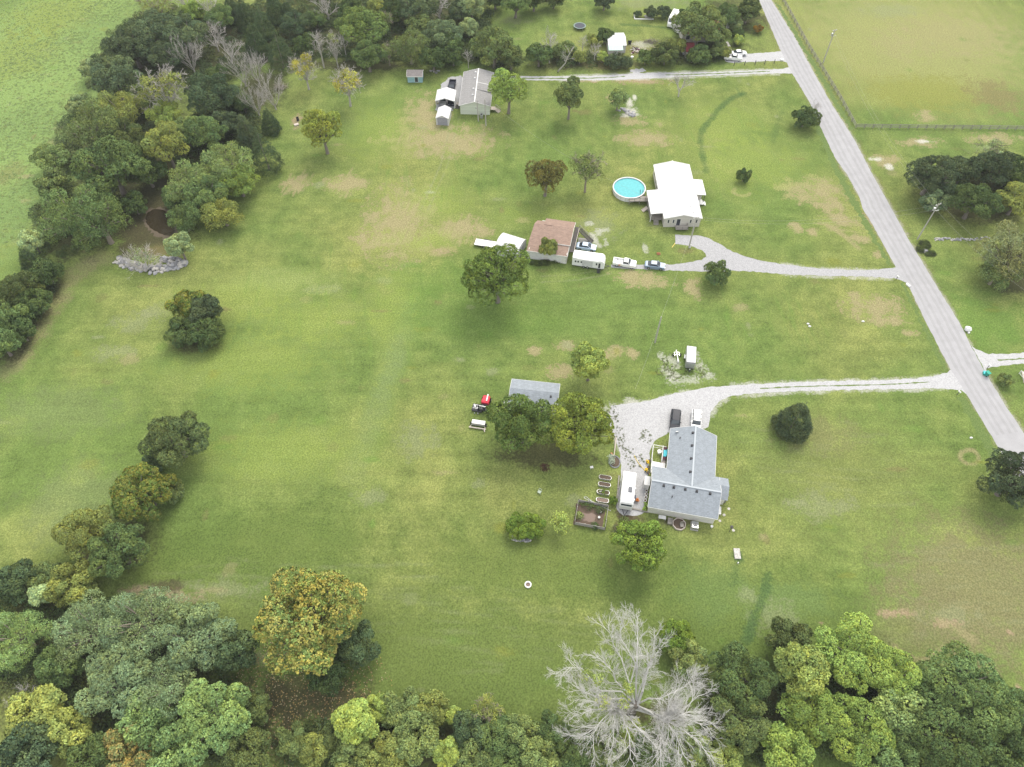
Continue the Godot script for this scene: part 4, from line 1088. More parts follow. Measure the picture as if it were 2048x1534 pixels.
	obj("fan_guard", gu, M.silver, ac)
	var oc := thing("octagon_bed", "eight-sided timber planting bed in front of the white house", "planter", X * Vector3(-0.1, 0, 5.2), y)
	for i in 8:
		var a0 := TAU * (i + 0.5) / 8
		var a1 := TAU * (i + 1.5) / 8
		var b := MB.new()
		b.bar(Vector3(cos(a0) * 1.15, 0.2, sin(a0) * 1.15), Vector3(cos(a1) * 1.15, 0.2, sin(a1) * 1.15), 0.14, 0.4)
		obj("plank", b, M.timber_pale, oc)
	var so := MB.new()
	so.lathe(Vector3.ZERO, [Vector2(1.05, 0.1), Vector2(1.05, 0.3), Vector2(0, 0.34)], 8)
	obj("soil", so, M.soil, oc)
	var ch := thing("lounge_chair", "grey slatted garden chair standing inside the eight-sided bed", "chair", X * Vector3(0.35, 0.33, 5.5), y + 0.2)
	block("seat", ch, Vector3(0, 0.3, 0), Vector3(0.6, 0.06, 0.7), M.timber)
	block("backrest", ch, Vector3(0, 0.36, -0.35), Vector3(0.6, 0.6, 0.06), M.timber)
	for i in 4:
		block("leg", ch, Vector3(-0.26 + 0.52 * (i % 2), 0, -0.3 + 0.6 * int(i / 2.0)), Vector3(0.06, 0.32, 0.06), M.timber)
	var pt := thing("potting_table", "white-topped potting table against the house front, partly under the ball-shaped tree", "table", X * Vector3(-3.2, 0, 4.75), y)
	block("tabletop", pt, Vector3(0, 0.8, 0), Vector3(1.3, 0.06, 0.7), M.white_metal)
	for i in 4:
		block("leg", pt, Vector3(-0.58 + 1.16 * (i % 2), 0, -0.28 + 0.56 * int(i / 2.0)), Vector3(0.07, 0.8, 0.07), M.timber)
	var wb := thing("garden_bench", "weathered grey bench between the potting table and the eight-sided bed", "bench", X * Vector3(-1.75, 0, 5.0), y)
	block("seat", wb, Vector3(0, 0.42, 0), Vector3(0.8, 0.06, 1.2), M.timber)
	block("backrest", wb, Vector3(0.4, 0.42, 0), Vector3(0.06, 0.5, 1.2), M.timber)
	for z in [-0.5, 0.5]:
		block("leg", wb, Vector3(0, 0, z), Vector3(0.7, 0.42, 0.07), M.timber)
	for q in [[Vector3(6.35, 0, 2.0), "white bucket by the side porch of the white house"], [Vector3(5.6, 0, 4.5), "white downspout block at the house's right front corner"]]:
		var bk := thing("bucket", q[1], "bucket", X * q[0], y)
		var b := MB.new()
		b.lathe(Vector3.ZERO, [Vector2(0.2, 0.0), Vector2(0.25, 0.36), Vector2(0.21, 0.36), Vector2(0.18, 0.2), Vector2(0, 0.2)], 12)
		obj("bucket", b, M.white_paint, bk)
	for q in [[Vector3(8.5, 0, 0.3), "stepping stone nearest the side wing of the white house"], [Vector3(7.7, 0, 1.7), "second stepping stone out from the side wing"], [Vector3(7.0, 0, 3.0), "third stepping stone, towards the house front"], [Vector3(9.4, 0, 4.4), "outlying stepping stone on the lawn beside the bird feeder"]]:
		var st := MB.new()
		st.lathe(Vector3.ZERO, [Vector2(0.26, 0.0), Vector2(0.26, 0.05), Vector2(0, 0.055)], 9)
		var o := obj("stepping_stone", st, M.rock_pale, null, X * q[0])
		tag(o, q[1], "stone", "stepping stones beside the white house")
	var bf := thing("bird_feeder", "dark bird feeder on a pole on the lawn right of the white house", "bird feeder", X * Vector3(8.7, 0, 4.8), y)
	var b2 := MB.new()
	b2.tube(Vector3.ZERO, Vector3(0, 1.7, 0), 0.05, 0.04, 6)
	obj("pole", b2, M.dark_metal, bf)
	block("tray", bf, Vector3(0, 1.7, 0), Vector3(0.45, 0.05, 0.45), M.timber_dark)
	var b3 := MB.new()
	b3.lathe(Vector3(0, 1.75, 0), [Vector2(0.12, 0), Vector2(0.14, 0.3), Vector2(0.26, 0.3), Vector2(0, 0.5)], 10)
	obj("hopper", b3, M.timber_dark, bf)

func potted(p: Node3D, flower, s: float, pot: Material = null) -> void:
	var b := MB.new()
	b.lathe(Vector3.ZERO, [Vector2(0.2, 0.0), Vector2(0.27, 0.36), Vector2(0.23, 0.36), Vector2(0.2, 0.3), Vector2(0, 0.3)], 12)
	obj("pot", b, pot if pot else M.dark_metal, p)
	var e := MB.new()
	e.lathe(Vector3(0, 0.305, 0), [Vector2(0.2, 0.0), Vector2(0.0, 0.02)], 12)
	obj("soil", e, M.soil, p)
	if flower:
		var f := MB.new()
		rng.seed = hash(p.name)
		for i in 26:
			var d := ball_dir()
			d.y = absf(d.y)
			var q := Vector3(0, 0.38, 0) + d * s * rng.randf_range(0.5, 1.0)
			f.rock(q, Vector3.ONE * 0.09, rng)
		obj("blossoms", f, flower, p)

func sheds() -> void:
	var u := deg_to_rad(-7.4)
	var t := thing("garden_shed", "long shed with blue-grey shingle roof half hidden by two large trees", "shed", Vector3(4.38, 0, -83.6), u)
	gable(t, 6.1, 9.6, 2.4, 3.5, M.white_siding, M.shingle_grey, M.white_paint, Vector3.ZERO, PI * 0.5, 0.25)
	roof_vent(t, Vector3(3.3, 3.2, 0.85), M.dark_metal, 0.22)
	window(t, Vector3(-1.5, 1.3, 2.82), 1.6, 1.9, 0.0, "door")
	block("side_door", t, Vector3(-4.62, 0.1, 0.4), Vector3(0.06, 2.0, 1.0), M.white_paint)
	var jk := thing("white_appliance", "white appliance with black lid standing at the grey-roofed shed's end wall", "appliance", Vector3(-1.2, 0, -82.6), u)
	block("body", jk, Vector3.ZERO, Vector3(0.8, 0.95, 0.9), M.white_metal)
	block("lid", jk, Vector3(0, 0.95, -0.2), Vector3(0.7, 0.04, 0.45), M.dark_metal)
	var tank := thing("propane_tank", "small white upright tank beside the white appliance at the shed", "tank", Vector3(-1.5, 0, -81.3), 0)
	var tk := MB.new()
	tk.lathe(Vector3.ZERO, [Vector2(0.24, 0.0), Vector2(0.26, 0.1), Vector2(0.26, 0.75), Vector2(0.15, 0.95), Vector2(0.06, 1.0), Vector2(0, 1.08)], 14)
	obj("tank", tk, M.white_metal, tank)
	# blue-walled shed
	var b := thing("blue_shed", "small shed with pale blue wall and weathered roof at the wood's edge", "shed", Vector3(-27.95, 0, -197.3), 0.0)
	gable(b, 3.6, 4.6, 2.0, 2.9, M.blue_siding, M.shingle_weathered, M.white_paint, Vector3.ZERO, PI * 0.5, 0.2)
	window(b, Vector3(0.4, 1.0, 1.61), 0.9, 1.6, 0.0, "door")
	# metal barn of the brown-roofed garage
	var w := thing("metal_barn", "white metal barn with rounded gable roof between flatbed trailer and brown-roofed garage", "barn", (v3(Vector2(-3.33, -124.83)) + v3(Vector2(2.67, -127.74))) * 0.5, yawx(Vector2(-3.33, -124.83), Vector2(1.94, -122.47)))
	var mb := MB.new()
	var prof := [Vector2(-2.55, 0.0), Vector2(-2.6, 2.3), Vector2(-2.1, 2.75), Vector2(-1.1, 3.15), Vector2(0, 3.3), Vector2(1.1, 3.15), Vector2(2.1, 2.75), Vector2(2.6, 2.3), Vector2(2.55, 0.0)]
	var wl := MB.new()
	for i in prof.size() - 1:
		var a: Vector2 = prof[i]
		var e: Vector2 = prof[i + 1]
		var dst: MB = wl if i == 0 or i == prof.size() - 2 else mb
		dst.quad(Vector3(-2.85, a.y, a.x), Vector3(-2.85, e.y, e.x), Vector3(2.85, e.y, e.x), Vector3(2.85, a.y, a.x))
	for s in [-1.0, 1.0]:
		for i in range(1, prof.size() - 2):
			wl.tri(Vector3(2.75 * s, 0, 0), Vector3(2.75 * s, prof[i + 1].y - 0.02, prof[i + 1].x * -s), Vector3(2.75 * s, prof[i].y - 0.02, prof[i].x * -s))
		wl.tri(Vector3(2.75 * s, 0, 0), Vector3(2.75 * s, 2.28, 2.55), Vector3(2.75 * s, 0, 2.55))
		wl.tri(Vector3(2.75 * s, 0, 0), Vector3(2.75 * s, 0, -2.55), Vector3(2.75 * s, 2.28, -2.55))
	obj("wall", wl, M.white_metal, w)
	obj("roof", mb, M.white_metal, w)
	var rb := MB.new()
	for k in 7:
		for i in range(1, prof.size() - 2):
			rb.bar(Vector3(-2.7 + 0.9 * k, prof[i].y + 0.015, prof[i].x), Vector3(-2.7 + 0.9 * k, prof[i + 1].y + 0.015, prof[i + 1].x), 0.05, 0.04)
	obj("roof_ribs", rb, M.white_paint, w)
	block("door", w, Vector3(2.78, 0.05, 0), Vector3(0.05, 2.1, 2.2), M.grey_metal)

func garage() -> void:
	var o := Vector2(3.31, -123.56)
	var t := thing("brown_roof_garage", "white garage with two-tier brown shingle roof between metal barn and travel trailer", "garage", v3(o), deg_to_rad(-11.8))
	# local x runs along the front eave, -z to the back
	flat_roof(t, Vector3(0, 2.6, 0), Vector3(9.4, 2.6, 0), Vector3(9.4, 3.25, -3.1), Vector3(0.05, 3.25, -3.1), M.shingle_brown)
	flat_roof(t, Vector3(0.05, 3.255, -3.1), Vector3(4.9, 3.255, -3.1), Vector3(4.9, 4.2, -7.6), Vector3(0.4, 4.2, -7.6), M.shingle_brown)
	flat_roof(t, Vector3(4.6, 3.42, -2.75), Vector3(9.6, 3.42, -2.75), Vector3(9.6, 4.3, -7.6), Vector3(4.6, 4.3, -7.6), M.shingle_brown)
	flat_roof(t, Vector3(0.4, 4.2, -7.6), Vector3(4.6, 4.2, -7.6), Vector3(4.6, 3.65, -9.4), Vector3(0.8, 3.65, -9.4), M.shingle_brown)
	flat_roof(t, Vector3(2.6, 4.31, -7.61), Vector3(9.6, 4.31, -7.61), Vector3(9.6, 3.3, -10.9), Vector3(2.6, 3.3, -10.9), M.shingle_brown)
	var k := MB.new()
	k.bar(Vector3(0, 2.52, 0.03), Vector3(9.4, 2.52, 0.03), 0.05, 0.18)
	k.bar(Vector3(4.6, 3.32, -2.72), Vector3(9.63, 3.32, -2.72), 0.05, 0.2)
	k.bar(Vector3(9.63, 3.33, -2.75), Vector3(9.63, 4.21, -7.6), 0.05, 0.2)
	k.bar(Vector3(9.63, 4.21, -7.6), Vector3(9.63, 3.22, -10.9), 0.05, 0.2)
	k.bar(Vector3(9.43, 2.52, 0), Vector3(9.43, 3.16, -3.1), 0.05, 0.16)
	obj("fascia", k, M.white_paint, t)
	var w := MB.new()
	w.box(Vector3(4.7, 1.24, -0.3), Vector3(8.9, 2.48, 0.12))
	w.box(Vector3(9.25, 1.4, -5.3), Vector3(0.12, 2.8, 10.0))
	w.box(Vector3(0.5, 1.4, -4.6), Vector3(0.12, 2.8, 8.7))
	w.box(Vector3(5.5, 1.5, -10.3), Vector3(7.4, 3.0, 0.12))
	obj("wall", w, M.white_siding, t)
	for x in [2.4, 6.6]:
		block("garage_door", t, Vector3(x, 0.02, -0.225), Vector3(3.2, 2.1, 0.05), M.white_paint)
	# raised walkway and stairs along the end wall
	block("walkway", t, Vector3(10.15, 2.2, -6.2), Vector3(1.1, 0.12, 8.6), M.timber_dark)
	railing(t, [Vector3(10.7, 2.3, -2.0), Vector3(10.7, 2.3, -9.2)], 0.9, M.timber_pale)
	for z in [-2.0, -6.0, -10.4]:
		block("post", t, Vector3(10.6, 0, z), Vector3(0.12, 2.2, 0.12), M.timber)
	steps(t, Vector3(10.8, 2.2, -9.9), Vector3(0.93, 0, 0.36), 13, 1.1, M.timber_dark)
	railing(t, [Vector3(10.6, 2.2, -10.5), Vector3(14.2, 0.2, -9.1)], 0.8, M.timber, 1.0)

func trailer_home() -> void: # the white metal-roofed home by the pool
	var t := thing("white_mobile_home", "long white mobile home with white metal roof beside the round pool", "mobile home", Vector3(40.45, 0, -144.3), deg_to_rad(0.6))
	gable(t, 9.1, 20.2, 2.8, 3.9, M.cream_siding, M.white_metal, M.white_paint, Vector3.ZERO, 0.0, 0.25)
	var cap := MB.new()
	cap.bar(Vector3(0, 3.93, 10.1), Vector3(0, 3.93, -10.1), 0.28, 0.05)
	obj("ridge_cap", cap, M.silver, t)
	var rb := MB.new()
	for k in 21:
		for s in [-1.0, 1.0]:
			rb.bar(Vector3(0.15 * s, 3.885, -9.9 + k * 0.99), Vector3(4.5 * s, 2.83, -9.9 + k * 0.99), 0.05, 0.035)
	obj("roof_ribs", rb, M.silver, t)
	# covered porch on the pool side
	flat_roof(t, Vector3(-7.45, 2.62, 8.2), Vector3(-4.0, 2.92, 8.2), Vector3(-4.0, 2.92, -0.4), Vector3(-7.45, 2.62, -0.4), M.white_metal, 0.14)
	block("porch_floor", t, Vector3(-5.85, 0.6, 3.9), Vector3(2.9, 0.12, 8.3), M.timber)
	for z in [-0.2, 3.9, 8.0]:
		block("post", t, Vector3(-7.25, 0, z), Vector3(0.13, 2.55, 0.13), M.white_paint)
	railing(t, [Vector3(-7.25, 0.72, 2.0), Vector3(-7.25, 0.72, 8.0), Vector3(-6.3, 0.72, 8.0)], 0.85, M.timber)
	steps(t, Vector3(-5.9, 0.66, 8.1), Vector3(0, 0, 1), 4, 1.1, M.timber)
	steps(t, Vector3(-7.4, 0.66, 3.6), Vector3(-0.9, 0, 0.4), 5, 0.9, M.timber_pale)
	# entrance hood on the road side
	flat_roof(t, Vector3(4.1, 2.95, 1.6), Vector3(6.85, 2.72, 1.6), Vector3(6.85, 2.72, -4.2), Vector3(4.1, 2.95, -4.2), M.white_metal, 0.14)
	block("porch_wall", t, Vector3(5.3, 0, -1.7), Vector3(1.9, 2.6, 4.2), M.cream_siding)
	block("porch_floor", t, Vector3(5.4, 0.4, 1.5), Vector3(2.0, 0.1, 1.9), M.white_paint)
	steps(t, Vector3(6.4, 0.46, 1.6), Vector3(1, 0, 0.1), 3, 1.2, M.white_paint)
	block("post", t, Vector3(6.6, 0, 1.45), Vector3(0.12, 2.6, 0.12), M.timber_dark)
	for q in [[-3.3, 0.36], [-2.1, 0.36], [2.0, 0.36], [3.4, 0.36]]:
		window(t, Vector3(q[0], 1.75, 9.86), q[1], 1.0)
	window(t, Vector3(-0.9, 1.45, 9.86), 0.85, 1.95, 0.0, "door")
	block("stoop", t, Vector3(-0.1, 0.5, 10.75), Vector3(2.9, 0.1, 1.5), M.timber)
	railing(t, [Vector3(-1.4, 0.6, 11.4), Vector3(1.3, 0.6, 11.4), Vector3(1.3, 0.6, 10.1)], 0.85, M.timber)
	for z in [-8.0, -5.0, -3.0]:
		window(t, Vector3(-4.32, 1.7, z), 0.9, 1.1, -PI * 0.5)
	window(t, Vector3(4.32, 1.7, -7.5), 0.9, 1.1, PI * 0.5)
	block("tank", t, Vector3(4.75, 0, -7.0), Vector3(0.4, 1.9, 0.6), M.timber_dark)
	for p in [Vector3(-3.6, 2.98, 2.6), Vector3(-3.2, 3.0, 5.4), Vector3(2.2, 3.42, 6.5), Vector3(2.6, 3.3, 8.6)]:
		var v := MB.new()
		v.tube(p - UPV * 0.2, p + UPV * 0.25, 0.1, 0.1, 8)
		obj("vent_pipe", v, M.silver, t)
	# pool
	var c := Vector2(29.2, -147.35)
	var p := thing("round_pool", "round above-ground pool with turquoise water and white wall", "swimming pool", v3(c))
	var wl := MB.new()
	wl.lathe(Vector3.ZERO, [Vector2(3.95, 0.0), Vector2(3.95, 1.25)], 40)
	wl.lathe(Vector3.ZERO, [Vector2(3.9, 1.25), Vector2(3.9, 0.3)], 40)
	obj("wall", wl, M.white_paint, p)
	var rm := MB.new()
	rm.lathe(Vector3.ZERO, [Vector2(4.12, 1.25), Vector2(4.12, 1.31), Vector2(3.84, 1.32), Vector2(3.84, 1.25)], 40)
	obj("rim", rm, M.white_metal, p)
	var wt := MB.new()
	wt.lathe(Vector3.ZERO, [Vector2(3.9, 1.05), Vector2(0.0, 1.052)], 40)
	obj("water", wt, M.pool_water, p)
	for i in 20:
		var a := TAU * i / 20
		block("post", p, Vector3(cos(a) * 4.0, 0, -sin(a) * 4.0), Vector3(0.1, 1.25, 0.16), M.white_metal, a)
	var d := thing("pool_deck", "narrow timber deck running from the pool to the mobile home's porch", "deck", v3(Vector2(31.32, -143.03)), 0.0)
	block("boards", d, Vector3(0, 0.95, 0), Vector3(5.3, 0.12, 1.2), M.timber)
	block("boards", d, Vector3(1.2, 0.96, -0.95), Vector3(2.0, 0.12, 0.7), M.timber)
	railing(d, [Vector3(-2.6, 1.07, 0.6), Vector3(2.6, 1.07, 0.6)], 0.9, M.timber)
	for x in [-2.5, 0.0, 2.5]:
		block("post", d, Vector3(x, 0, 0.45), Vector3(0.12, 0.95, 0.12), M.timber)
	var bx := thing("pool_pump", "small blue pump box at the pool end of the timber deck", "pump", v3(Vector2(28.64, -143.79)))
	block("pump", bx, Vector3.ZERO, Vector3(0.45, 0.9, 0.5), mat("pump_blue", Color(0.10, 0.30, 0.60), 0.6))
	var cv := thing("pool_ladder", "dark folded pool ladder on the deck side of the round pool", "ladder", v3(Vector2(32.06, -145.47)))
	var lb := MB.new()
	for s in [-0.3, 0.3]:
		lb.path([Vector3(s, 0, 0.4), Vector3(s, 1.9, 0.1), Vector3(s, 1.9, -0.3), Vector3(s, 1.0, -0.5)], 0.035, 0.035, 5)
	for y in [0.3, 0.65, 1.0]:
		lb.bar(Vector3(-0.3, y, 0.36), Vector3(0.3, y, 0.36), 0.09, 0.03)
	obj("ladder", lb, M.dark_metal, cv)

func upper_home() -> void:
	var t := thing("green_trailer_house", "pale green trailer house with long grey shingle roof near the wood", "mobile home", Vector3(-9.85, 0, -188.0), deg_to_rad(-2.4))
	gable(t, 8.7, 16.4, 2.9, 4.1, M.pale_green_siding, M.shingle_pale, M.white_paint, Vector3.ZERO, 0.0, 0.3)
	for z in [-6.4, -3.4, 1.9, 4.8]:
		var q := MB.new()
		q.lathe(Vector3.ZERO, [Vector2(0.3, -0.25), Vector2(0.3, 0.1), Vector2(0.2, 0.25), Vector2(0, 0.3)], 12)
		obj("roof_vent", q, M.white_metal, t, Vector3(-0.75, 3.95, z))
	var cap := MB.new()
	cap.bar(Vector3(0, 4.12, 8.2), Vector3(0, 4.12, -8.2), 0.26, 0.05)
	obj("ridge_cap", cap, M.white_paint, t)
	var dr := MB.new()
	dr.slab(Vector3(0.2, 4.12, 2.2), Vector3(4.5, 3.15, 2.2), Vector3(4.5, 3.15, -1.2), Vector3(0.2, 4.12, -1.2), 0.1)
	obj("roof", dr, M.shingle_pale, t)
	var rb := MB.new()
	rb.bar(Vector3(0.2, 4.14, -1.2), Vector3(4.5, 3.17, -1.2), 0.12, 0.06)
	obj("ridge_cap", rb, M.white_paint, t)
	window(t, Vector3(0.3, 2.0, 7.92), 0.3, 0.25)
	for x in [-3.3, -0.2, 3.0]:
		block("crawl_vent", t, Vector3(x, 0.35, 7.93), Vector3(0.35, 0.2, 0.05), M.dark_metal)
	for z in [-5.0, -1.0, 4.0]:
		window(t, Vector3(-4.02, 1.7, z), 0.9, 1.1, -PI * 0.5)
		window(t, Vector3(4.02, 1.7, z + 1.5), 0.9, 1.1, PI * 0.5)
	block("stoop", t, Vector3(4.9, 0.6, 5.8), Vector3(1.4, 0.1, 1.5), M.timber_pale)
	steps(t, Vector3(5.5, 0.66, 5.9), Vector3(0.85, 0, 0.5), 5, 1.1, M.timber_pale)
	railing(t, [Vector3(5.5, 0.66, 5.2), Vector3(6.9, 0.1, 6.0)], 0.8, M.timber)
	block("stoop", t, Vector3(-4.9, 0.6, 3.8), Vector3(1.3, 0.1, 1.3), M.timber)
	steps(t, Vector3(-5.0, 0.66, 4.4), Vector3(-0.2, 0, 1), 4, 1.0, M.timber_dark)
	var ac := thing("condenser_unit", "pale air conditioner box at the green trailer house's end wall", "air conditioner", v3(Vector2(-8.4, -178.63)))
	block("body", ac, Vector3.ZERO, Vector3(0.85, 1.0, 0.85), M.silver)
	var fan := MB.new()
	fan.lathe(Vector3(0, 1.005, 0), [Vector2(0.3, 0.0), Vector2(0.3, 0.03), Vector2(0.0, 0.035)], 14)
	obj("fan_opening", fan, M.dark_metal, ac)
	# carport
	var c := thing("metal_carport", "white metal carport sheltering two cars left of the green trailer house", "carport", Vector3(-18.4, 0, -185.3), deg_to_rad(-2.4))
	gable(c, 5.3, 5.3, 2.5, 3.35, M.white_metal, M.white_metal, M.white_metal, Vector3.ZERO, 0.0, 0.1, false)
	for z in [-2.4, 0.0, 2.4]:
		for s in [-1.0, 1.0]:
			block("post", c, Vector3(2.5 * s, 0, z), Vector3(0.1, 2.5, 0.1), M.white_metal)
	var sd := MB.new()
	sd.box(Vector3(-2.58, 1.6, 0), Vector3(0.04, 1.7, 5.1))
	sd.box(Vector3(2.58, 1.6, 0), Vector3(0.04, 1.7, 5.1))
	obj("side_panel", sd, M.white_metal, c)
	var s2 := thing("white_shed", "white metal shed with grey door end in front of the carport", "shed", Vector3(-18.65, 0, -177.5), deg_to_rad(-6.0))
	gable(s2, 3.5, 4.9, 2.15, 3.0, M.white_metal, M.white_metal, M.white_metal, Vector3.ZERO, 0.0, 0.08)
	block("door", s2, Vector3(0, 0.05, 2.4), Vector3(2.7, 2.25, 0.06), M.grey_metal)
	for s in [-1.0, 1.0]:
		block("corner_trim", s2, Vector3(1.64 * s, 0, 2.43), Vector3(0.16, 2.2, 0.1), M.white_metal)

func neighbour() -> void:
	var a := (v3(Vector2(29.15, -211.1)) + v3(Vector2(33.83, -211.66))) * 0.5
	var t := thing("white_outbuilding", "white outbuilding with green front roof skirt behind the drive hedge", "outbuilding", a + Vector3(0, 0, -2.2), 0.03)
	gable(t, 7.2, 5.4, 2.5, 3.3, M.white_metal, M.white_metal, M.white_metal, Vector3(0, 0, -1.3), PI * 0.5, 0.15)
	flat_roof(t, Vector3(-2.75, 1.95, 4.0), Vector3(1.6, 1.95, 4.0), Vector3(1.6, 2.52, 2.2), Vector3(-2.75, 2.52, 2.2), M.green_metal)
	block("lean_to", t, Vector3(-0.6, 0, 3.0), Vector3(3.9, 1.95, 1.4), M.cream_siding)
	block("door", t, Vector3(-0.4, 0.02, 3.72), Vector3(1.0, 1.8, 0.05), M.white_paint)
	var g := thing("barbecue_grill", "black grill standing beside the white outbuilding", "grill", v3(Vector2(35.95, -216.55)))
	block("stand", g, Vector3.ZERO, Vector3(0.9, 0.7, 0.5), M.dark_metal)
	var lid := MB.new()
	lid.loft([[-0.28, 0.55, 0.7, 0.85], [0.0, 0.6, 0.7, 1.15], [0.28, 0.55, 0.7, 0.9]])
	obj("lid", lid, M.black_paint, g)
	var h := thing("red_roofed_house", "house with red roof almost hidden under the huge olive tree", "house", v3(Vector2(58, -217.7)) + Vector3(-0.5, 0, -4.0), 0.05)
	gable(h, 8.5, 12.0, 2.7, 4.0, M.cream_siding, M.shingle_red, M.white_paint, Vector3.ZERO, PI * 0.5, 0.4)
	for x in [-4.0, -1.0, 3.0]:
		window(h, Vector3(x, 1.5, 3.87), 1.1, 1.2)
	var s := thing("red_roof_shed", "small pale shed with dark red roof above the drive hedge", "shed", v3(Vector2(53.17, -210.18)), 0.02)
	flat_roof(s, Vector3(-1.45, 2.1, 1.7), Vector3(1.45, 2.1, 1.7), Vector3(1.45, 2.9, -1.9), Vector3(-1.45, 2.9, -1.9), M.shingle_red)
	block("wall", s, Vector3(0, 0, -0.1), Vector3(2.6, 2.0, 3.2), M.cream_siding)
	block("door", s, Vector3(0.2, 0.02, 1.52), Vector3(0.9, 1.8, 0.05), M.white_paint)
	# motor coach
	var c := thing("motor_coach", "white motor coach with sloping nose beside the huge olive tree", "motorhome", v3(Vector2(50.28, -226.85)) + Vector3(0.5, 0, -2.0), yaw(Vector2(51.19, -230.2), Vector2(49.81, -226.85)))
	var b := MB.new()
	b.loft([[-3.5, 0.95, 0.5, 1.3], [-3.2, 1.1, 0.45, 1.7], [-2.3, 1.15, 0.45, 2.5], [-2.0, 1.15, 0.45, 2.9], [3.2, 1.15, 0.45, 2.95], [3.3, 1.1, 0.5, 2.8]], 0.15)
	obj("body", b, M.white_car, c)
	var ws := MB.new()
	ws.loft([[-3.13, 0.9, 1.72, 1.76], [-2.36, 1.0, 2.5, 2.56]], 0.02)
	obj("windscreen", ws, M.glass, c)
	wheels(c, [-2.2, 2.0], 1.02, 0.4)
	block("roof_unit", c, Vector3(0, 2.94, 0.6), Vector3(0.7, 0.25, 0.9), M.silver)
	var bt := thing("boat", "white boat hull on the grass between motor coach and red-roofed house", "boat", v3(Vector2(51.34, -224.15)), yaw(Vector2(51.22, -226.85), Vector2(51.72, -222.37)))
	var hb := MB.new()
	hb.loft([[-2.6, 0.06, 0.75, 0.95], [-1.8, 0.55, 0.45, 0.92], [-0.6, 0.9, 0.3, 0.9], [1.6, 0.95, 0.25, 0.88], [2.3, 0.85, 0.3, 0.88]], 0.05)
	obj("hull", hb, M.white_car, bt)
	block("keel_block", bt, Vector3(0, 0, 0.6), Vector3(0.8, 0.3, 2.0), M.timber)
	block("cockpit", bt, Vector3(0, 0.885, 0.8), Vector3(1.3, 0.01, 2.0), M.grey_metal)
	block("windscreen", bt, Vector3(0, 0.88, -0.4), Vector3(1.3, 0.35, 0.06), M.glass)
	var tr := thing("trampoline", "round trampoline with dark mat alone on the neighbour's lawn", "trampoline", v3(Vector2(21.18, -225.94)))
	var mt := MB.new()
	mt.lathe(Vector3.ZERO, [Vector2(1.65, 0.8), Vector2(0, 0.79)], 28)
	obj("mat", mt, M.grey_metal if false else mat("mat_dark", Color(0.055, 0.06, 0.075), 0.8), tr)
	var pd := MB.new()
	pd.lathe(Vector3.ZERO, [Vector2(1.95, 0.78), Vector2(1.95, 0.84), Vector2(1.62, 0.83)], 28)
	obj("pad", pd, mat("pad_green", Color(0.16, 0.22, 0.20), 0.7), tr)
	for i in 6:
		var an := TAU * i / 6
		block("leg", tr, Vector3(cos(an) * 1.8, 0, sin(an) * 1.8), Vector3(0.07, 0.8, 0.07), M.silver)
	var kb := thing("white_kerb_bed", "white kerb boards edging a bed with dark bushes on the neighbour's lawn", "garden edging", v3(Vector2(42, -231.75)))
	block("board", kb, Vector3(0, 0, 0.6), Vector3(6.0, 0.3, 0.25), M.white_paint)
	block("board", kb, Vector3(-3.0, 0, -0.7), Vector3(0.25, 0.3, 2.4), M.white_paint)
	var rr := thing("boulder", "pinkish boulder lying on the white kerb bed", "stone", v3(Vector2(43.37, -232.68)))
	var rk := MB.new()
	rng.seed = 5
	rk.rock(Vector3(0, 0.3, 0), Vector3(1.3, 0.8, 0.8), rng)
	obj("boulder", rk, M.rock_pale, rr)
	var st := thing("garden_statue", "white garden statue under the dark roadside tree", "statue", v3(Vector2(67.62, -226.25)))
	var sb := MB.new()
	sb.lathe(Vector3.ZERO, [Vector2(0.5, 0.0), Vector2(0.5, 0.3), Vector2(0.35, 0.35), Vector2(0.45, 0.7), Vector2(0.55, 1.1), Vector2(0.3, 1.5), Vector2(0.14, 1.6), Vector2(0.2, 1.8), Vector2(0, 2.0)], 14)
	obj("figure", sb, M.white_paint, st)
	# junk in the yard
	rng.seed = 9
	var jp := thing("scrap_pile", "heap of scrap wood and stones near the white outbuilding", "scrap pile", v3(Vector2(38.15, -212.58)))
	for i in 18:
		var mb := MB.new()
		if i % 3 == 0: mb.rock(Vector3.ZERO, Vector3(0.5, 0.35, 0.4), rng)
		else: mb.bar(Vector3(-0.8, 0, 0), Vector3(0.8, 0.15, 0.2), 0.2, 0.12)
		obj("scrap", mb, [M.rock_pale, M.timber_dark, M.timber_pale, M.maroon][i % 4], jp, Vector3(rng.randf_range(-1.9, 1.9), 0.12 + 0.25 * rng.randf(), rng.randf_range(-1.3, 1.3)), rng.randf() * TAU)
	var pl := obj("plank_board", func_bar(Vector3(-1.4, 0.08, 0), Vector3(1.4, 0.08, 0), 0.3, 0.1), M.timber_pale, null, v3(Vector2(36.58, -212.02)), 1.05)
	tag(pl, "long pale board lying beside the scrap heap", "board")
	var bp := thing("brush_heap", "oval heap of cut brush on the neighbour's lawn", "brush pile", v3(Vector2(42.96, -217.7)))
	brush(bp, 3.0, 0.9, 1.3, 140, M.bark)
	var bp2 := thing("brush_heap", "dark heap of cut branches on the lawn beside leafless trees", "brush pile", v3(Vector2(-66.43, -192.91)))
	brush(bp2, 1.7, 1.4, 1.8, 160, M.bark_grey)
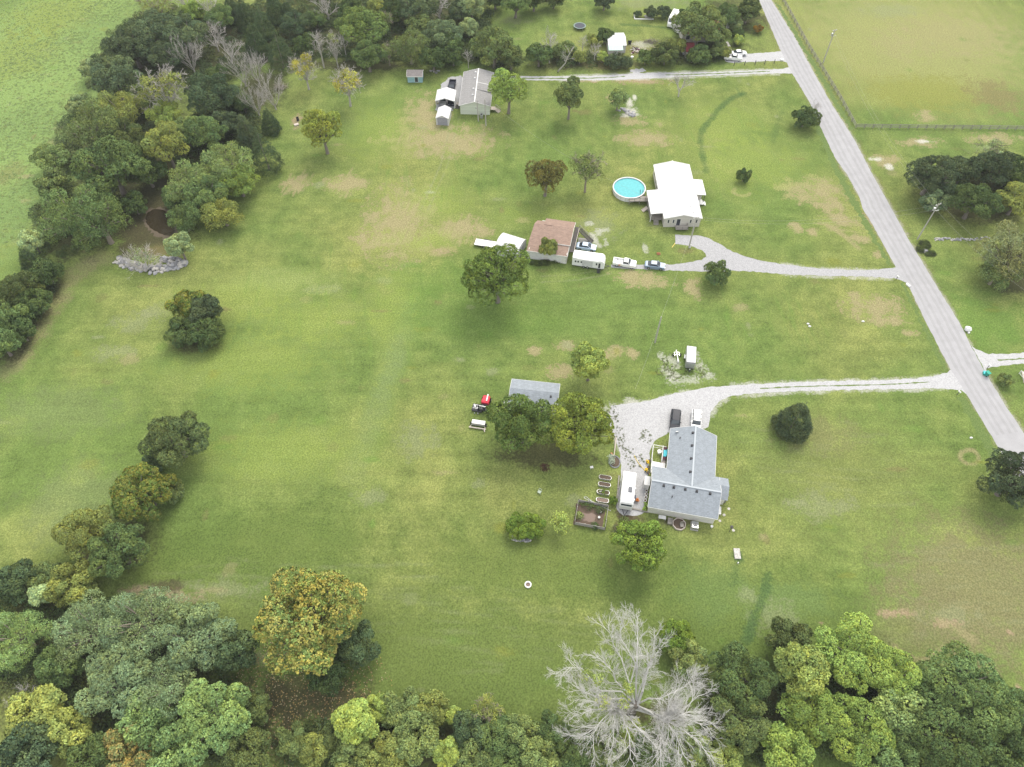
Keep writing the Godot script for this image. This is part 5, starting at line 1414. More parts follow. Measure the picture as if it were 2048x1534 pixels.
	for q in [[Vector2(51.85, -210.91), "white object half hidden left of the red-roofed shed", 0.8], [Vector2(35.96, -208.69), "small white tub on the grass near the scrap heap", 0.4], [Vector2(80.46, -207.33), "white mailbox stone at the upper gravel stub's corner", 0.5]]:
		var w := thing("white_tub", q[1], "tub", v3(q[0]))
		var wb := MB.new()
		wb.lathe(Vector3.ZERO, [Vector2(0.4 * q[2] + 0.2, 0), Vector2(0.5 * q[2] + 0.25, 0.5), Vector2(0.4 * q[2] + 0.2, 0.55), Vector2(0, 0.5)], 12)
		obj("tub", wb, M.white_paint, w)

func func_bar(a: Vector3, b: Vector3, w: float, h: float) -> MB:
	var m := MB.new()
	m.bar(a, b, w, h)
	return m

func brush(t: Node3D, rx: float, h: float, rz: float, n: int, m: Material) -> void:
	rng.seed = hash(t.name)
	var mb := MB.new()
	for i in n:
		var d := ball_dir()
		var p := Vector3(d.x * rx, absf(d.y) * h, d.z * rz) * sqrt(rng.randf())
		var e := ball_dir()
		e.y *= 0.4
		mb.tube(p, p + e.normalized() * rng.randf_range(0.5, 1.4) + UPV * 0.1, 0.05, 0.015, 4, false)
	obj("branches", mb, m, t)

# ---------- vehicles ----------
func wheels(t: Node3D, zs: Array, x: float, r := 0.34, w := 0.22) -> void:
	for z in zs:
		for s in [-1.0, 1.0]:
			var b := MB.new()
			b.tube(Vector3(-w * 0.5, 0, 0), Vector3(w * 0.5, 0, 0), r, r, 14)
			b.tube(Vector3(w * 0.5, 0, 0), Vector3(-w * 0.5, 0, 0), r, r, 14)
			var o := obj("wheel", b, M.rubber, t, Vector3(x * s * 0.93, r, z))
			var h := MB.new()
			h.tube(Vector3(0, 0, 0), Vector3((w * 0.5 + 0.012) * s, 0, 0), r * 0.6, r * 0.55, 10)
			obj("hub", h, M.silver, o)

func car(kind: String, paint: Material, label: String, at: Vector2, turn: float, group := "", roof: Material = null) -> Node3D:
	var t := thing({"sedan": "parked_car", "suv": "parked_suv", "pickup": "pickup_truck"}[kind], label, {"sedan": "car", "suv": "car", "pickup": "pickup truck"}[kind], v3(at), turn, group)
	var b := MB.new()
	var g := MB.new()
	var rf := MB.new()
	match kind:
		"sedan":
			b.loft([[-2.35, 0.68, 0.38, 0.66], [-2.2, 0.84, 0.26, 0.78], [-1.1, 0.9, 0.24, 0.94], [1.4, 0.9, 0.24, 0.96], [2.05, 0.86, 0.28, 0.92], [2.3, 0.74, 0.4, 0.8]])
			g.loft([[-1.15, 0.76, 0.9, 0.95], [-0.35, 0.66, 0.9, 1.40], [0.85, 0.66, 0.9, 1.42], [1.65, 0.72, 0.9, 0.97]], 0.1)
			rf.loft([[-0.38, 0.58, 1.38, 1.425], [0.2, 0.6, 1.40, 1.455], [0.9, 0.58, 1.38, 1.435]], 0.02)
		"suv":
			b.loft([[-2.35, 0.72, 0.45, 0.85], [-2.2, 0.9, 0.32, 0.98], [-1.2, 0.95, 0.3, 1.08], [2.2, 0.95, 0.3, 1.1], [2.35, 0.88, 0.4, 1.0]])
			g.loft([[-1.25, 0.84, 1.02, 1.08], [-0.6, 0.74, 1.02, 1.62], [1.9, 0.74, 1.02, 1.64], [2.25, 0.8, 1.02, 1.12]], 0.1)
			rf.loft([[-0.62, 0.66, 1.60, 1.65], [0.6, 0.7, 1.62, 1.69], [1.95, 0.66, 1.60, 1.655]], 0.02)
			for s in [-1.0, 1.0]:
				var rl := MB.new()
				rl.bar(Vector3(0.64 * s, 1.73, -0.4), Vector3(0.64 * s, 1.73, 1.8), 0.05, 0.05)
				obj("roof_rail", rl, M.dark_metal, t)
		"pickup":
			b.loft([[-2.65, 0.8, 0.5, 0.92], [-2.5, 0.94, 0.36, 1.04], [-1.5, 0.97, 0.36, 1.12], [0.35, 0.97, 0.36, 1.12]])
			b.hexa([Vector3(-0.97, 0.5, 2.65), Vector3(0.97, 0.5, 2.65), Vector3(0.97, 0.5, 0.35), Vector3(-0.97, 0.5, 0.35), Vector3(-0.97, 0.7, 2.65), Vector3(0.97, 0.7, 2.65), Vector3(0.97, 0.7, 0.35), Vector3(-0.97, 0.7, 0.35)])
			for s in [-1.0, 1.0]:
				b.box(Vector3(0.92 * s, 0.9, 1.5), Vector3(0.1, 0.46, 2.3))
			b.box(Vector3(0, 0.9, 2.6), Vector3(1.9, 0.46, 0.1))
			g.loft([[-1.35, 0.84, 1.06, 1.12], [-0.75, 0.74, 1.06, 1.66], [0.15, 0.74, 1.06, 1.68], [0.36, 0.8, 1.06, 1.3]], 0.1)
			rf.loft([[-0.78, 0.66, 1.64, 1.69], [-0.3, 0.7, 1.66, 1.72], [0.22, 0.66, 1.63, 1.69]], 0.02)
	obj("body", b, paint, t)
	obj("window", g, M.glass, t)
	obj("roof", rf, roof if roof else paint, t)
	var z0: float = {"sedan": -1.42, "suv": -1.45, "pickup": -1.75}[kind]
	var z1: float = {"sedan": 1.35, "suv": 1.4, "pickup": 1.7}[kind]
	wheels(t, [z0, z1], 0.9, 0.33 if kind == "sedan" else 0.38)
	for s in [-1.0, 1.0]:
		block("headlight", t, Vector3(0.6 * s, 0.62 if kind == "sedan" else 0.78, {"sedan": -2.27, "suv": -2.27, "pickup": -2.57}[kind]), Vector3(0.3, 0.14, 0.12), M.silver)
		block("mirror", t, Vector3(1.02 * s, 1.0 if kind == "sedan" else 1.12, z0 + 0.7), Vector3(0.2, 0.14, 0.1), paint)
		var pr := MB.new()
		var q: Array = {"sedan": [Vector3(0.79 * s, 0.95, -1.1), Vector3(0.67 * s, 1.4, -0.36)], "suv": [Vector3(0.86 * s, 1.07, -1.22), Vector3(0.76 * s, 1.62, -0.6)], "pickup": [Vector3(0.86 * s, 1.11, -1.32), Vector3(0.76 * s, 1.66, -0.75)]}[kind]
		pr.bar(q[0], q[1], 0.07, 0.07)
		obj("pillar", pr, paint, t)
		if kind == "suv":
			for zz in [0.15, 1.2]:
				pr = MB.new()
				pr.bar(Vector3(0.94 * s * 0.92, 1.08, zz), Vector3(0.755 * s, 1.62, zz), 0.05, 0.09)
				obj("pillar", pr, paint, t)
	return t

func camper(t: Node3D, l: float, w: float, h: float) -> void:
	var b := MB.new()
	b.loft([[-l * 0.5, w * 0.46, 0.75, h * 0.62], [-l * 0.5 + 0.25, w * 0.5, 0.6, h * 0.86], [-l * 0.5 + 0.7, w * 0.5, 0.55, h], [l * 0.5 - 0.15, w * 0.5, 0.55, h], [l * 0.5, w * 0.48, 0.6, h - 0.12]], 0.14)
	obj("body", b, M.white_car, t)
	block("chassis", t, Vector3(0, 0.42, 0), Vector3(w * 0.7, 0.16, l * 0.96), M.dark_metal)
	wheels(t, [0.1, 0.95], w * 0.5, 0.36)
	var hb := MB.new()
	hb.bar(Vector3(-0.5, 0.5, -l * 0.5 + 0.1), Vector3(0, 0.5, -l * 0.5 - 1.1), 0.1, 0.1)
	hb.bar(Vector3(0.5, 0.5, -l * 0.5 + 0.1), Vector3(0, 0.5, -l * 0.5 - 1.1), 0.1, 0.1)
	obj("hitch", hb, M.dark_metal, t)

func vehicles() -> void:
	car("pickup", M.white_car, "white pickup truck with rusty load bed parked between travel trailer and dark sedan", Vector2(25.77, -121.54), yaw(Vector2(23.58, -122.18), Vector2(27.98, -121.22)))
	var rust := thing("rusty_scrap", "orange rusty scrap lying in the white pickup's bed", "scrap", v3(Vector2(24.67, -121.1), 0.7), 0.4)
	rng.seed = 3
	for i in 5:
		var mb := MB.new()
		mb.rock(Vector3(rng.randf_range(-0.5, 0.5), 0.12, rng.randf_range(-0.3, 0.3)), Vector3(0.28, 0.2, 0.22), rng)
		obj("scrap", mb, M.orange_rust, rust)
	car("sedan", M.blue_grey_paint, "blue-grey sedan at the end of the middle gravel drive", Vector2(32.64, -120.89), yaw(Vector2(30.63, -121.38), Vector2(34.68, -120.73)))
	car("suv", M.black_paint, "black car nosed up to the white house, left of the white one", Vector2(31.73, -78.52), yaw(Vector2(32.19, -80.87), Vector2(31.38, -76.91)))
	car("suv", M.white_car, "white car nosed up to the white house, right of the black one", Vector2(35.76, -78.41), yaw(Vector2(36.19, -80.64), Vector2(35.44, -76.91)))
	car("pickup", M.black_paint, "black pickup behind the white carport on grey gravel", Vector2(-17.22, -192.91), yaw(Vector2(-17.15, -194.42), Vector2(-17.41, -190.9)))
	car("sedan", M.silver, "silver car under the left half of the white carport", Vector2(-19.29, -186.23), yaw(Vector2(-19.24, -187.94), Vector2(-19.25, -185.5)))
	car("sedan", M.black_paint, "dark car under the right half of the white carport", Vector2(-17.02, -185.99), yaw(Vector2(-16.98, -187.94), Vector2(-17, -185.5)), "", M.black_paint)
	car("pickup", M.white_car, "white pickup truck on the upper gravel stub beside the bush", Vector2(65.93, -207.87), yaw(Vector2(64.93, -208.15), Vector2(67.42, -207.87)))
	car("sedan", M.white_car, "white car behind the white pickup on the upper gravel stub", Vector2(68.17, -210.35), yaw(Vector2(66.37, -210.35), Vector2(69.58, -210.63)))
	car("sedan", M.pale_blue_paint, "pale blue car on the concrete pad, half hidden behind the travel trailer", Vector2(17.31, -126.96), yaw(Vector2(16.16, -127.3), Vector2(18.7, -126.79)))
	# the two campers
	var t := thing("travel_trailer", "long white travel trailer with dark windows beside the brown-roofed garage", "camper trailer", Vector3(17.55, 0, -121.6), yaw(Vector2(14.38, -124.47), Vector2(21.57, -123)))
	camper(t, 7.4, 2.6, 2.95)
	for q in [[2.9, 0.35, 0.5], [2.3, 0.35, 0.5], [1.4, 0.7, 0.5], [-1.9, 0.35, 0.6]]:
		window(t, Vector3(1.29, 1.85, q[0]), q[1], q[2], PI * 0.5)
	window(t, Vector3(1.29, 1.5, -2.55), 0.45, 1.5, PI * 0.5, "door")
	block("slide_out", t, Vector3(1.32, 0.85, 0.2), Vector3(0.12, 1.5, 2.4), M.white_metal)
	block("awning", t, Vector3(1.38, 2.62, 0.2), Vector3(0.14, 0.14, 5.0), M.white_paint)
	block("roof_unit", t, Vector3(0, 2.94, 0.4), Vector3(0.6, 0.22, 0.8), M.white_paint)
	steps(t, Vector3(1.4, 0.62, -2.55), Vector3(1, 0, 0), 3, 0.6, M.dark_metal)
	var sp := thing("folding_steps", "white folding steps on the grass before the travel trailer's rear end", "steps", v3(Vector2(14.99, -122.83)), yaw(Vector2(14.38, -124.47), Vector2(21.57, -123)))
	steps(sp, Vector3(0, 0.8, 0), Vector3(1, 0, 0), 4, 0.7, M.white_paint)
	var c := thing("parked_camper", "white camper with dark front window parked between raised beds and the white house", "camper trailer", Vector3(20.85, 0, -62.6), yaw(Vector2(21.35, -65.97), Vector2(20.15, -59.5)))
	camper(c, 6.6, 2.4, 2.95)
	var fw := MB.new()
	fw.quad(Vector3(-0.95, 2.06, -3.26), Vector3(0.95, 2.06, -3.26), Vector3(0.95, 2.62, -2.99), Vector3(-0.95, 2.62, -2.99))
	obj("front_window", fw, M.glass, c)
	for q in [[2.4, -0.1, 0.22], [1.2, 0.3, 0.3], [0.4, 0.2, 0.3], [-1.9, -0.25, 0.3]]:
		block("roof_vent", c, Vector3(q[1], 2.94, q[0]), Vector3(q[2] * 1.6, 0.12, q[2] * 1.2), M.silver)
	block("roof_unit", c, Vector3(-0.35, 2.94, -0.4), Vector3(0.7, 0.26, 0.95), mat("unit_grey", Color(0.12, 0.125, 0.14), 0.6))
	window(c, Vector3(-1.19, 1.8, 1.5), 0.8, 0.5, -PI * 0.5)
	window(c, Vector3(-1.19, 1.5, -1.2), 0.5, 1.5, -PI * 0.5, "door")
	for z in [-1.9, 0.4]:
		block("awning_arm", c, Vector3(-1.3, 1.9, z), Vector3(0.2, 0.5, 0.3), M.white_paint)
	# trailers
	var g := thing("cargo_trailer", "white box cargo trailer standing on worn gravel above the house drive", "trailer", Vector3(36.75, 0, -93.7), yaw(Vector2(37.67, -97.74), Vector2(36.97, -93.6)))
	var b := MB.new()
	b.loft([[-2.35, 0.85, 0.45, 2.0], [-2.15, 0.95, 0.42, 2.12], [2.0, 0.95, 0.42, 2.15]], 0.06)
	obj("body", b, M.silver, g)
	var lid := MB.new()
	lid.loft([[-2.1, 0.93, 2.13, 2.2], [2.03, 0.96, 2.15, 2.24]], 0.03)
	obj("roof", lid, M.white_metal, g)
	block("trim", g, Vector3(0, 2.04, -2.28), Vector3(1.8, 0.1, 0.1), M.dark_metal)
	wheels(g, [0.35], 1.08, 0.36)
	block("fender", g, Vector3(1.08, 0.68, 0.35), Vector3(0.26, 0.08, 1.0), M.white_paint)
	block("fender", g, Vector3(-1.08, 0.68, 0.35), Vector3(0.26, 0.08, 1.0), M.white_paint)
	var hb := MB.new()
	hb.bar(Vector3(-0.6, 0.45, -2.2), Vector3(0, 0.45, -3.3), 0.1, 0.1)
	hb.bar(Vector3(0.6, 0.45, -2.2), Vector3(0, 0.45, -3.3), 0.1, 0.1)
	hb.tube(Vector3(0, 0.0, -3.05), Vector3(0, 0.9, -3.05), 0.05, 0.05, 6)
	obj("hitch", hb, M.dark_metal, g)
	block("jack_cap", g, Vector3(0, 0.9, -3.05), Vector3(0.16, 0.12, 0.16), M.white_paint)
	var x := thing("axle_trailer", "bare two-wheeled trailer frame with long tongue left of the cargo trailer", "trailer", v3(Vector2(34.28, -94.79)), yaw(Vector2(34.25, -96.52), Vector2(34.29, -92.95)))
	var fb := MB.new()
	fb.bar(Vector3(-0.75, 0.4, 0.2), Vector3(0.75, 0.4, 0.2), 0.1, 0.1)
	fb.bar(Vector3(0, 0.45, 1.4), Vector3(0, 0.5, -1.5), 0.12, 0.1)
	fb.bar(Vector3(-0.5, 0.45, 0.8), Vector3(0.5, 0.45, 0.8), 0.08, 0.08)
	fb.bar(Vector3(-0.5, 0.45, -0.2), Vector3(-0.5, 0.45, 0.8), 0.08, 0.08)
	fb.bar(Vector3(0.5, 0.45, -0.2), Vector3(0.5, 0.45, 0.8), 0.08, 0.08)
	obj("frame", fb, M.silver, x)
	block("coupler", x, Vector3(0, 0.1, -1.6), Vector3(0.3, 0.5, 0.3), M.white_paint)
	wheels(x, [0.2], 0.85, 0.3, 0.2)
	var f := thing("flatbed_trailer", "flatbed trailer with pale deck at the end of the metal barn", "trailer", v3(Vector2(-5.99, -127.97)), yawx(Vector2(-8.7, -128.48), Vector2(-3.4, -127.3)) + PI * 0.5)
	block("deck", f, Vector3(0, 0.62, 0), Vector3(2.05, 0.12, 5.4), M.white_paint)
	block("frame", f, Vector3(0, 0.48, 0), Vector3(1.9, 0.13, 5.6), M.dark_metal)
	wheels(f, [-0.3, 0.5], 1.1, 0.34)
	for s in [-1.0, 1.0]:
		block("fender", f, Vector3(1.13 * s, 0.7, 0.1), Vector3(0.28, 0.06, 1.8), M.dark_metal)
	var tg := MB.new()
	tg.bar(Vector3(-0.7, 0.5, 2.7), Vector3(0, 0.5, 3.7), 0.1, 0.1)
	tg.bar(Vector3(0.7, 0.5, 2.7), Vector3(0, 0.5, 3.7), 0.1, 0.1)
	obj("hitch", tg, M.dark_metal, f)
	var sl := thing("stair_stand", "pair of low white rails on the grass between metal barn and garage", "rails", v3(Vector2(2.9, -124.8)), yawx(Vector2(2.56, -124.97), Vector2(3.71, -124.31)))
	for z in [-0.5, 0.5]:
		block("rail", sl, Vector3(0, 0.35, z), Vector3(1.3, 0.06, 0.06), M.white_paint)
		for q in [-0.6, 0.6]:
			block("leg", sl, Vector3(q, 0, z), Vector3(0.05, 0.35, 0.05), M.white_paint)
	tractor()

func tractor() -> void:
	var u := yawx(Vector2(-7.81, -81.95), Vector2(-3.84, -81.11))
	var t := thing("red_tractor", "compact tractor with red hood beside the two large yard trees", "tractor", v3(Vector2(-5.34, -82.19)), u)
	var b := MB.new()
	b.loft([[-1.9, 0.62, 0.7, 1.15], [-1.7, 0.72, 0.6, 1.3], [-0.3, 0.78, 0.6, 1.42], [0.05, 0.74, 0.6, 1.35]], 0.12)
	obj("hood", b, M.red_paint, t)
	var ex := MB.new()
	ex.bar(Vector3(0.2, 1.47, -2.0), Vector3(0.25, 1.5, -0.4), 0.22, 0.08)
	obj("exhaust_stack", ex, M.white_paint, t)
	block("axle", t, Vector3(0, 0.35, 0.6), Vector3(1.4, 0.5, 1.6), M.dark_metal)
	wheels(t, [-1.4], 0.85, 0.42, 0.3)
	wheels(t, [1.0], 1.0, 0.6, 0.42)
	block("seat", t, Vector3(0.1, 0.85, 0.95), Vector3(0.55, 0.18, 0.5), M.dark_metal)
	block("seat_back", t, Vector3(0.1, 0.95, 1.2), Vector3(0.55, 0.5, 0.1), M.dark_metal)
	var rl := MB.new()
	rl.ring(Vector3(0.1, 1.25, 0.45), 0.2, 0.03, 14, 5)
	rl.tube(Vector3(0.1, 0.8, 0.2), Vector3(0.1, 1.25, 0.45), 0.03, 0.03, 5)
	obj("steering_wheel", rl, M.rubber, t)
	var rb := MB.new()
	for s in [-0.7, 0.7]:
		rb.bar(Vector3(s, 0.7, 1.4), Vector3(s, 2.2, 1.5), 0.1, 0.1)
	rb.bar(Vector3(-0.7, 2.2, 1.5), Vector3(0.7, 2.2, 1.5), 0.1, 0.1)
	obj("roll_bar", rb, M.silver, t)
	var m := thing("finish_mower", "grey and black mower deck standing against the red tractor's side", "mower", v3(Vector2(-6.81, -81.59)), u)
	var db := MB.new()
	db.loft([[-0.9, 0.95, 0.15, 0.4], [-0.7, 1.05, 0.12, 0.5], [0.6, 1.05, 0.12, 0.5], [0.8, 0.9, 0.15, 0.4]], 0.08)
	obj("deck", db, M.dark_metal, m)
	for q in [Vector3(-0.6, 0.5, -0.2), Vector3(0.05, 0.5, 0.1), Vector3(0.65, 0.5, -0.2)]:
		var c := MB.new()
		c.lathe(Vector3.ZERO, [Vector2(0.22, 0), Vector2(0.22, 0.1), Vector2(0, 0.14)], 12)
		obj("pulley_cover", c, M.silver, m, q)
	var fr := MB.new()
	fr.bar(Vector3(-0.9, 0.6, -0.5), Vector3(0.9, 0.6, -0.5), 0.08, 0.08)
	fr.bar(Vector3(0.8, 0.55, -0.7), Vector3(0.5, 1.3, 0.5), 0.1, 0.1)
	fr.bar(Vector3(-0.8, 0.55, -0.7), Vector3(-0.2, 0.8, 0.6), 0.08, 0.08)
	fr.bar(Vector3(-0.9, 0.6, 0.3), Vector3(0.9, 0.6, 0.3), 0.06, 0.06)
	obj("frame", fr, M.silver, m)
	for x in [-0.3, 0.35]:
		var c := MB.new()
		c.tube(Vector3(x - 0.08, 0.17, 1.15), Vector3(x + 0.08, 0.17, 1.15), 0.17, 0.17, 12)
		c.tube(Vector3(x + 0.08, 0.17, 1.15), Vector3(x - 0.08, 0.17, 1.15), 0.17, 0.17, 12)
		obj("caster_wheel", c, M.silver, m)
	var w := thing("seed_drill", "pale grey row implement lying on the grass below the red tractor", "implement", v3(Vector2(-6.51, -77.71)), yawx(Vector2(-8.07, -77.94), Vector2(-4.85, -77.37)))
	var box := MB.new()
	box.hexa([Vector3(-1.35, 0.45, 0.35), Vector3(1.35, 0.45, 0.35), Vector3(1.35, 0.45, -0.6), Vector3(-1.35, 0.45, -0.6), Vector3(-1.3, 0.95, 0.25), Vector3(1.3, 0.95, 0.25), Vector3(1.3, 1.0, -0.6), Vector3(-1.3, 1.0, -0.6)])
	obj("hopper", box, M.silver, w)
	for i in 9:
		var r := MB.new()
		r.bar(Vector3(-1.2 + 0.3 * i, 0.98, 0.24), Vector3(-1.2 + 0.3 * i, 1.03, -0.6), 0.05, 0.04)
		obj("slat", r, M.white_paint, w)
	var rf := MB.new()
	rf.bar(Vector3(-1.7, 0.3, 0.8), Vector3(1.6, 0.3, 0.8), 0.2, 0.16)
	rf.bar(Vector3(-1.3, 0.4, 0.3), Vector3(-1.6, 0.3, 0.8), 0.1, 0.1)
	rf.bar(Vector3(1.3, 0.4, 0.3), Vector3(1.5, 0.3, 0.8), 0.1, 0.1)
	rf.bar(Vector3(1.3, 0.3, 0.8), Vector3(1.5, 0.25, 1.4), 0.18, 0.12)
	obj("frame", rf, M.timber_pale, w)
	wheels(w, [-0.1], 1.6, 0.3, 0.22)

# ---------- poles, wires, fences ----------
func pole(at: Vector2, h: float, lean: Vector2, label: String, gear := 0) -> Vector3:
	var t := thing("utility_pole", label, "utility pole", v3(at))
	var top := Vector3(lean.x, h, lean.y)
	var b := MB.new()
	b.tube(Vector3(0, -0.1, 0), top, 0.17, 0.11, 10)
	obj("pole", b, M.pole_wood, t)
	if gear > 0:
		var f := MB.new()
		f.bar(top * 0.97 + Vector3(-0.7, 0, 0.3), top * 0.97 + Vector3(0.7, 0, -0.3), 0.1, 0.12)
		obj("cross_arm", f, M.pole_wood, t)
		for k in [-0.6, 0.6]:
			var i := MB.new()
			i.lathe(top * 0.97 + Vector3(k, 0.05, -0.43 * k), [Vector2(0.07, 0), Vector2(0.1, 0.12), Vector2(0.05, 0.24), Vector2(0, 0.26)], 8)
			obj("insulator", i, M.white_paint, t)
	if gear > 1:
		var c := MB.new()
		c.lathe(top * 0.86 + Vector3(-0.38, -0.4, 0.1), [Vector2(0.22, 0), Vector2(0.27, 0.05), Vector2(0.27, 0.75), Vector2(0.2, 0.85), Vector2(0, 0.88)], 14)
		obj("transformer", c, M.silver, t)
		var c2 := MB.new()
		c2.bar(top * 0.8, top * 0.8 + Vector3(0.9, 0.3, 0), 0.06, 0.06)
		obj("bracket", c2, M.silver, t)
	return v3(at) + top

func wire(a: Vector3, b: Vector3, sag: float, label: String, r := 0.013) -> void:
	var m := MB.new()
	var p := []
	for i in 17:
		var f := i / 16.0
		p.append(a.lerp(b, f) - UPV * sag * 4.0 * f * (1.0 - f))
	for i in 16:
		m.tube(p[i], p[i + 1], r, r, 4, false)
	tag(obj("overhead_wire", m, M.wire), label, "wire")

func poles() -> void:
	var a := pole(Vector2(95.91, -130.18), 10.6, Vector2(0.1, 0.0), "tall utility pole with transformer at the road's edge by the dark trees", 2)
	var b := pole(Vector2(92.51, -205.97), 10.2, Vector2(0.0, 0.0), "utility pole with transformer behind the plank fence along the road", 2)
	var c := pole(Vector2(41.45, -127.3), 9.2, Vector2(-0.1, 0), "leaning utility pole on the gravel in front of the white mobile home", 1)
	var d := pole(Vector2(30.18, -98.55), 8.2, Vector2(0, 0), "lone thin utility pole on the lawn above the cargo trailer")
	var e := pole(Vector2(-9.18, -177.01), 6.4, Vector2(-0.2, 0), "left of two poles at the green trailer house's end wall")
	var f := pole(Vector2(-7.09, -174.96), 8.0, Vector2(-0.1, 0), "right of two poles at the green trailer house's end wall")
	var far := v3(Vector2(113.73, -96.52), 9.5)
	wire(a + Vector3(-0.5, 0, 0), b + Vector3(-0.5, 0, 0), 2.4, "upper wire between the two roadside transformer poles")
	wire(a - UPV * 1.6, b - UPV * 1.6, 2.6, "lower wire between the two roadside transformer poles")
	wire(a + Vector3(0.5, 0, 0), far, 1.6, "upper wire running from the road pole over the right-hand lawn")
	wire(a - UPV * 1.6, far - UPV * 1.6, 1.8, "lower wire running from the road pole over the right-hand lawn")
	wire(a - UPV * 0.3, c + UPV * 0.0, 2.6, "upper wire crossing the road to the mobile home's pole")
	wire(a - UPV * 1.8, c - UPV * 0.6, 2.6, "lower wire crossing the road to the mobile home's pole")
	wire(c, d, 1.6, "wire from the mobile home's pole down to the lone lawn pole")
	wire(d, v3(Vector2(23.83, -83.03), 0.3) + Vector3(0, 4.5, 0), 1.5, "wire from the lone lawn pole towards the gravel yard")
	wire(c, f, 3.2, "long wire across the lawn to the green trailer house")
	# plank fence round the far field
	fence("plank_fence", "grey plank fence along the road beside the far field", [Vector2(88.16, -248.2),Vector2(88.84, -237.08),Vector2(89.95, -216.55),Vector2(91.29, -201.68),Vector2(92.55, -186.96),Vector2(93.15, -174.28)], 2.6)
	fence("plank_fence", "grey plank fence running from the road along the far field's lower side", [Vector2(93.3, -173.82),Vector2(102.6, -173.6),Vector2(114.74, -173.37),Vector2(126.86, -173.15),Vector2(138.69, -172.92),Vector2(148.35, -172.7)], 2.6)
	fence("wire_fence", "thin wire fence with dark posts between the two upper drives", [Vector2(65.79, -204.62),Vector2(72.12, -205.16),Vector2(77.88, -205.7),Vector2(79.02, -207.6)], 3.2, true)
	var w := thing("white_railing", "white railing of a porch cut by the photo's right edge", "railing", v3(Vector2(103.97, -89.09)))
	railing(w, [Vector3(-0.4, 0.1, -1.2), Vector3(0.3, 0.1, 1.6)], 1.0, M.white_paint)
	block("floor", w, Vector3(1.2, 0, 0), Vector3(2.4, 0.14, 3.0), M.timber_pale, -0.25)

func fence(called: String, label: String, pts: Array, bay: float, thin := false) -> void:
	var t := thing(called, label, "fence")
	var pm := MB.new()
	pm.box(Vector3(0, 0.65, 0), Vector3(0.16, 1.3, 0.16))
	var post := pm.mesh()
	for i in pts.size() - 1:
		var a: Vector2 = pts[i]
		var b: Vector2 = pts[i + 1]
		var n := maxi(1, int(round(a.distance_to(b) / bay)))
		for k in n:
			var p := a.lerp(b, float(k) / n)
			var q := a.lerp(b, float(k + 1) / n)
			obj("post", post, M.timber if not thin else M.timber_dark, t, v3(p), yawx(a, b))
			for y in ([0.35, 0.75, 1.15] if not thin else [0.5, 1.0]):
				var r := MB.new()
				var s := (b - a).normalized().orthogonal() * 0.1
				r.bar(v3(p + s, y), v3(q + s, y), 0.04 if not thin else 0.02, 0.16 if not thin else 0.02)
				obj("rail", r, M.timber if not thin else M.wire, t)

# ---------- stones, beds, small things ----------
func stones(called: String, label: String, category: String, pts: Array, n: int, width: float, size: float, high: float, sd: int) -> void:
	var t := thing(called, label, category)
	rng.seed = sd
	var shapes := []
	for i in 6:
		var m := MB.new()
		m.rock(Vector3.ZERO, Vector3(0.5, 0.42, 0.45), rng)
		shapes.append(m.mesh())
	var ln := 0.0
	for i in pts.size() - 1:
		ln += pts[i].distance_to(pts[i + 1])
	for k in n:
		var s := ln * (k + rng.randf()) / n
		var i := 0
		while i < pts.size() - 2 and s > pts[i].distance_to(pts[i + 1]):
			s -= pts[i].distance_to(pts[i + 1])
			i += 1
		var a: Vector2 = pts[i]
		var b: Vector2 = pts[i + 1]
		var f := s / a.distance_to(b)
		var off := rng.randf_range(-1, 1)
		var p := a.lerp(b, f) + (b - a).orthogonal().normalized() * off * width * 0.5
		var o := obj("stone", shapes[k % 6], [M.rock, M.rock_pale, M.rock_dark, M.rock][rng.randi() % 4], t, v3(p, 0.12 * size + high * (1.0 - absf(off)) * rng.randf()), rng.randf() * TAU)
		o.scale = Vector3.ONE * size * rng.randf_range(0.6, 1.35)

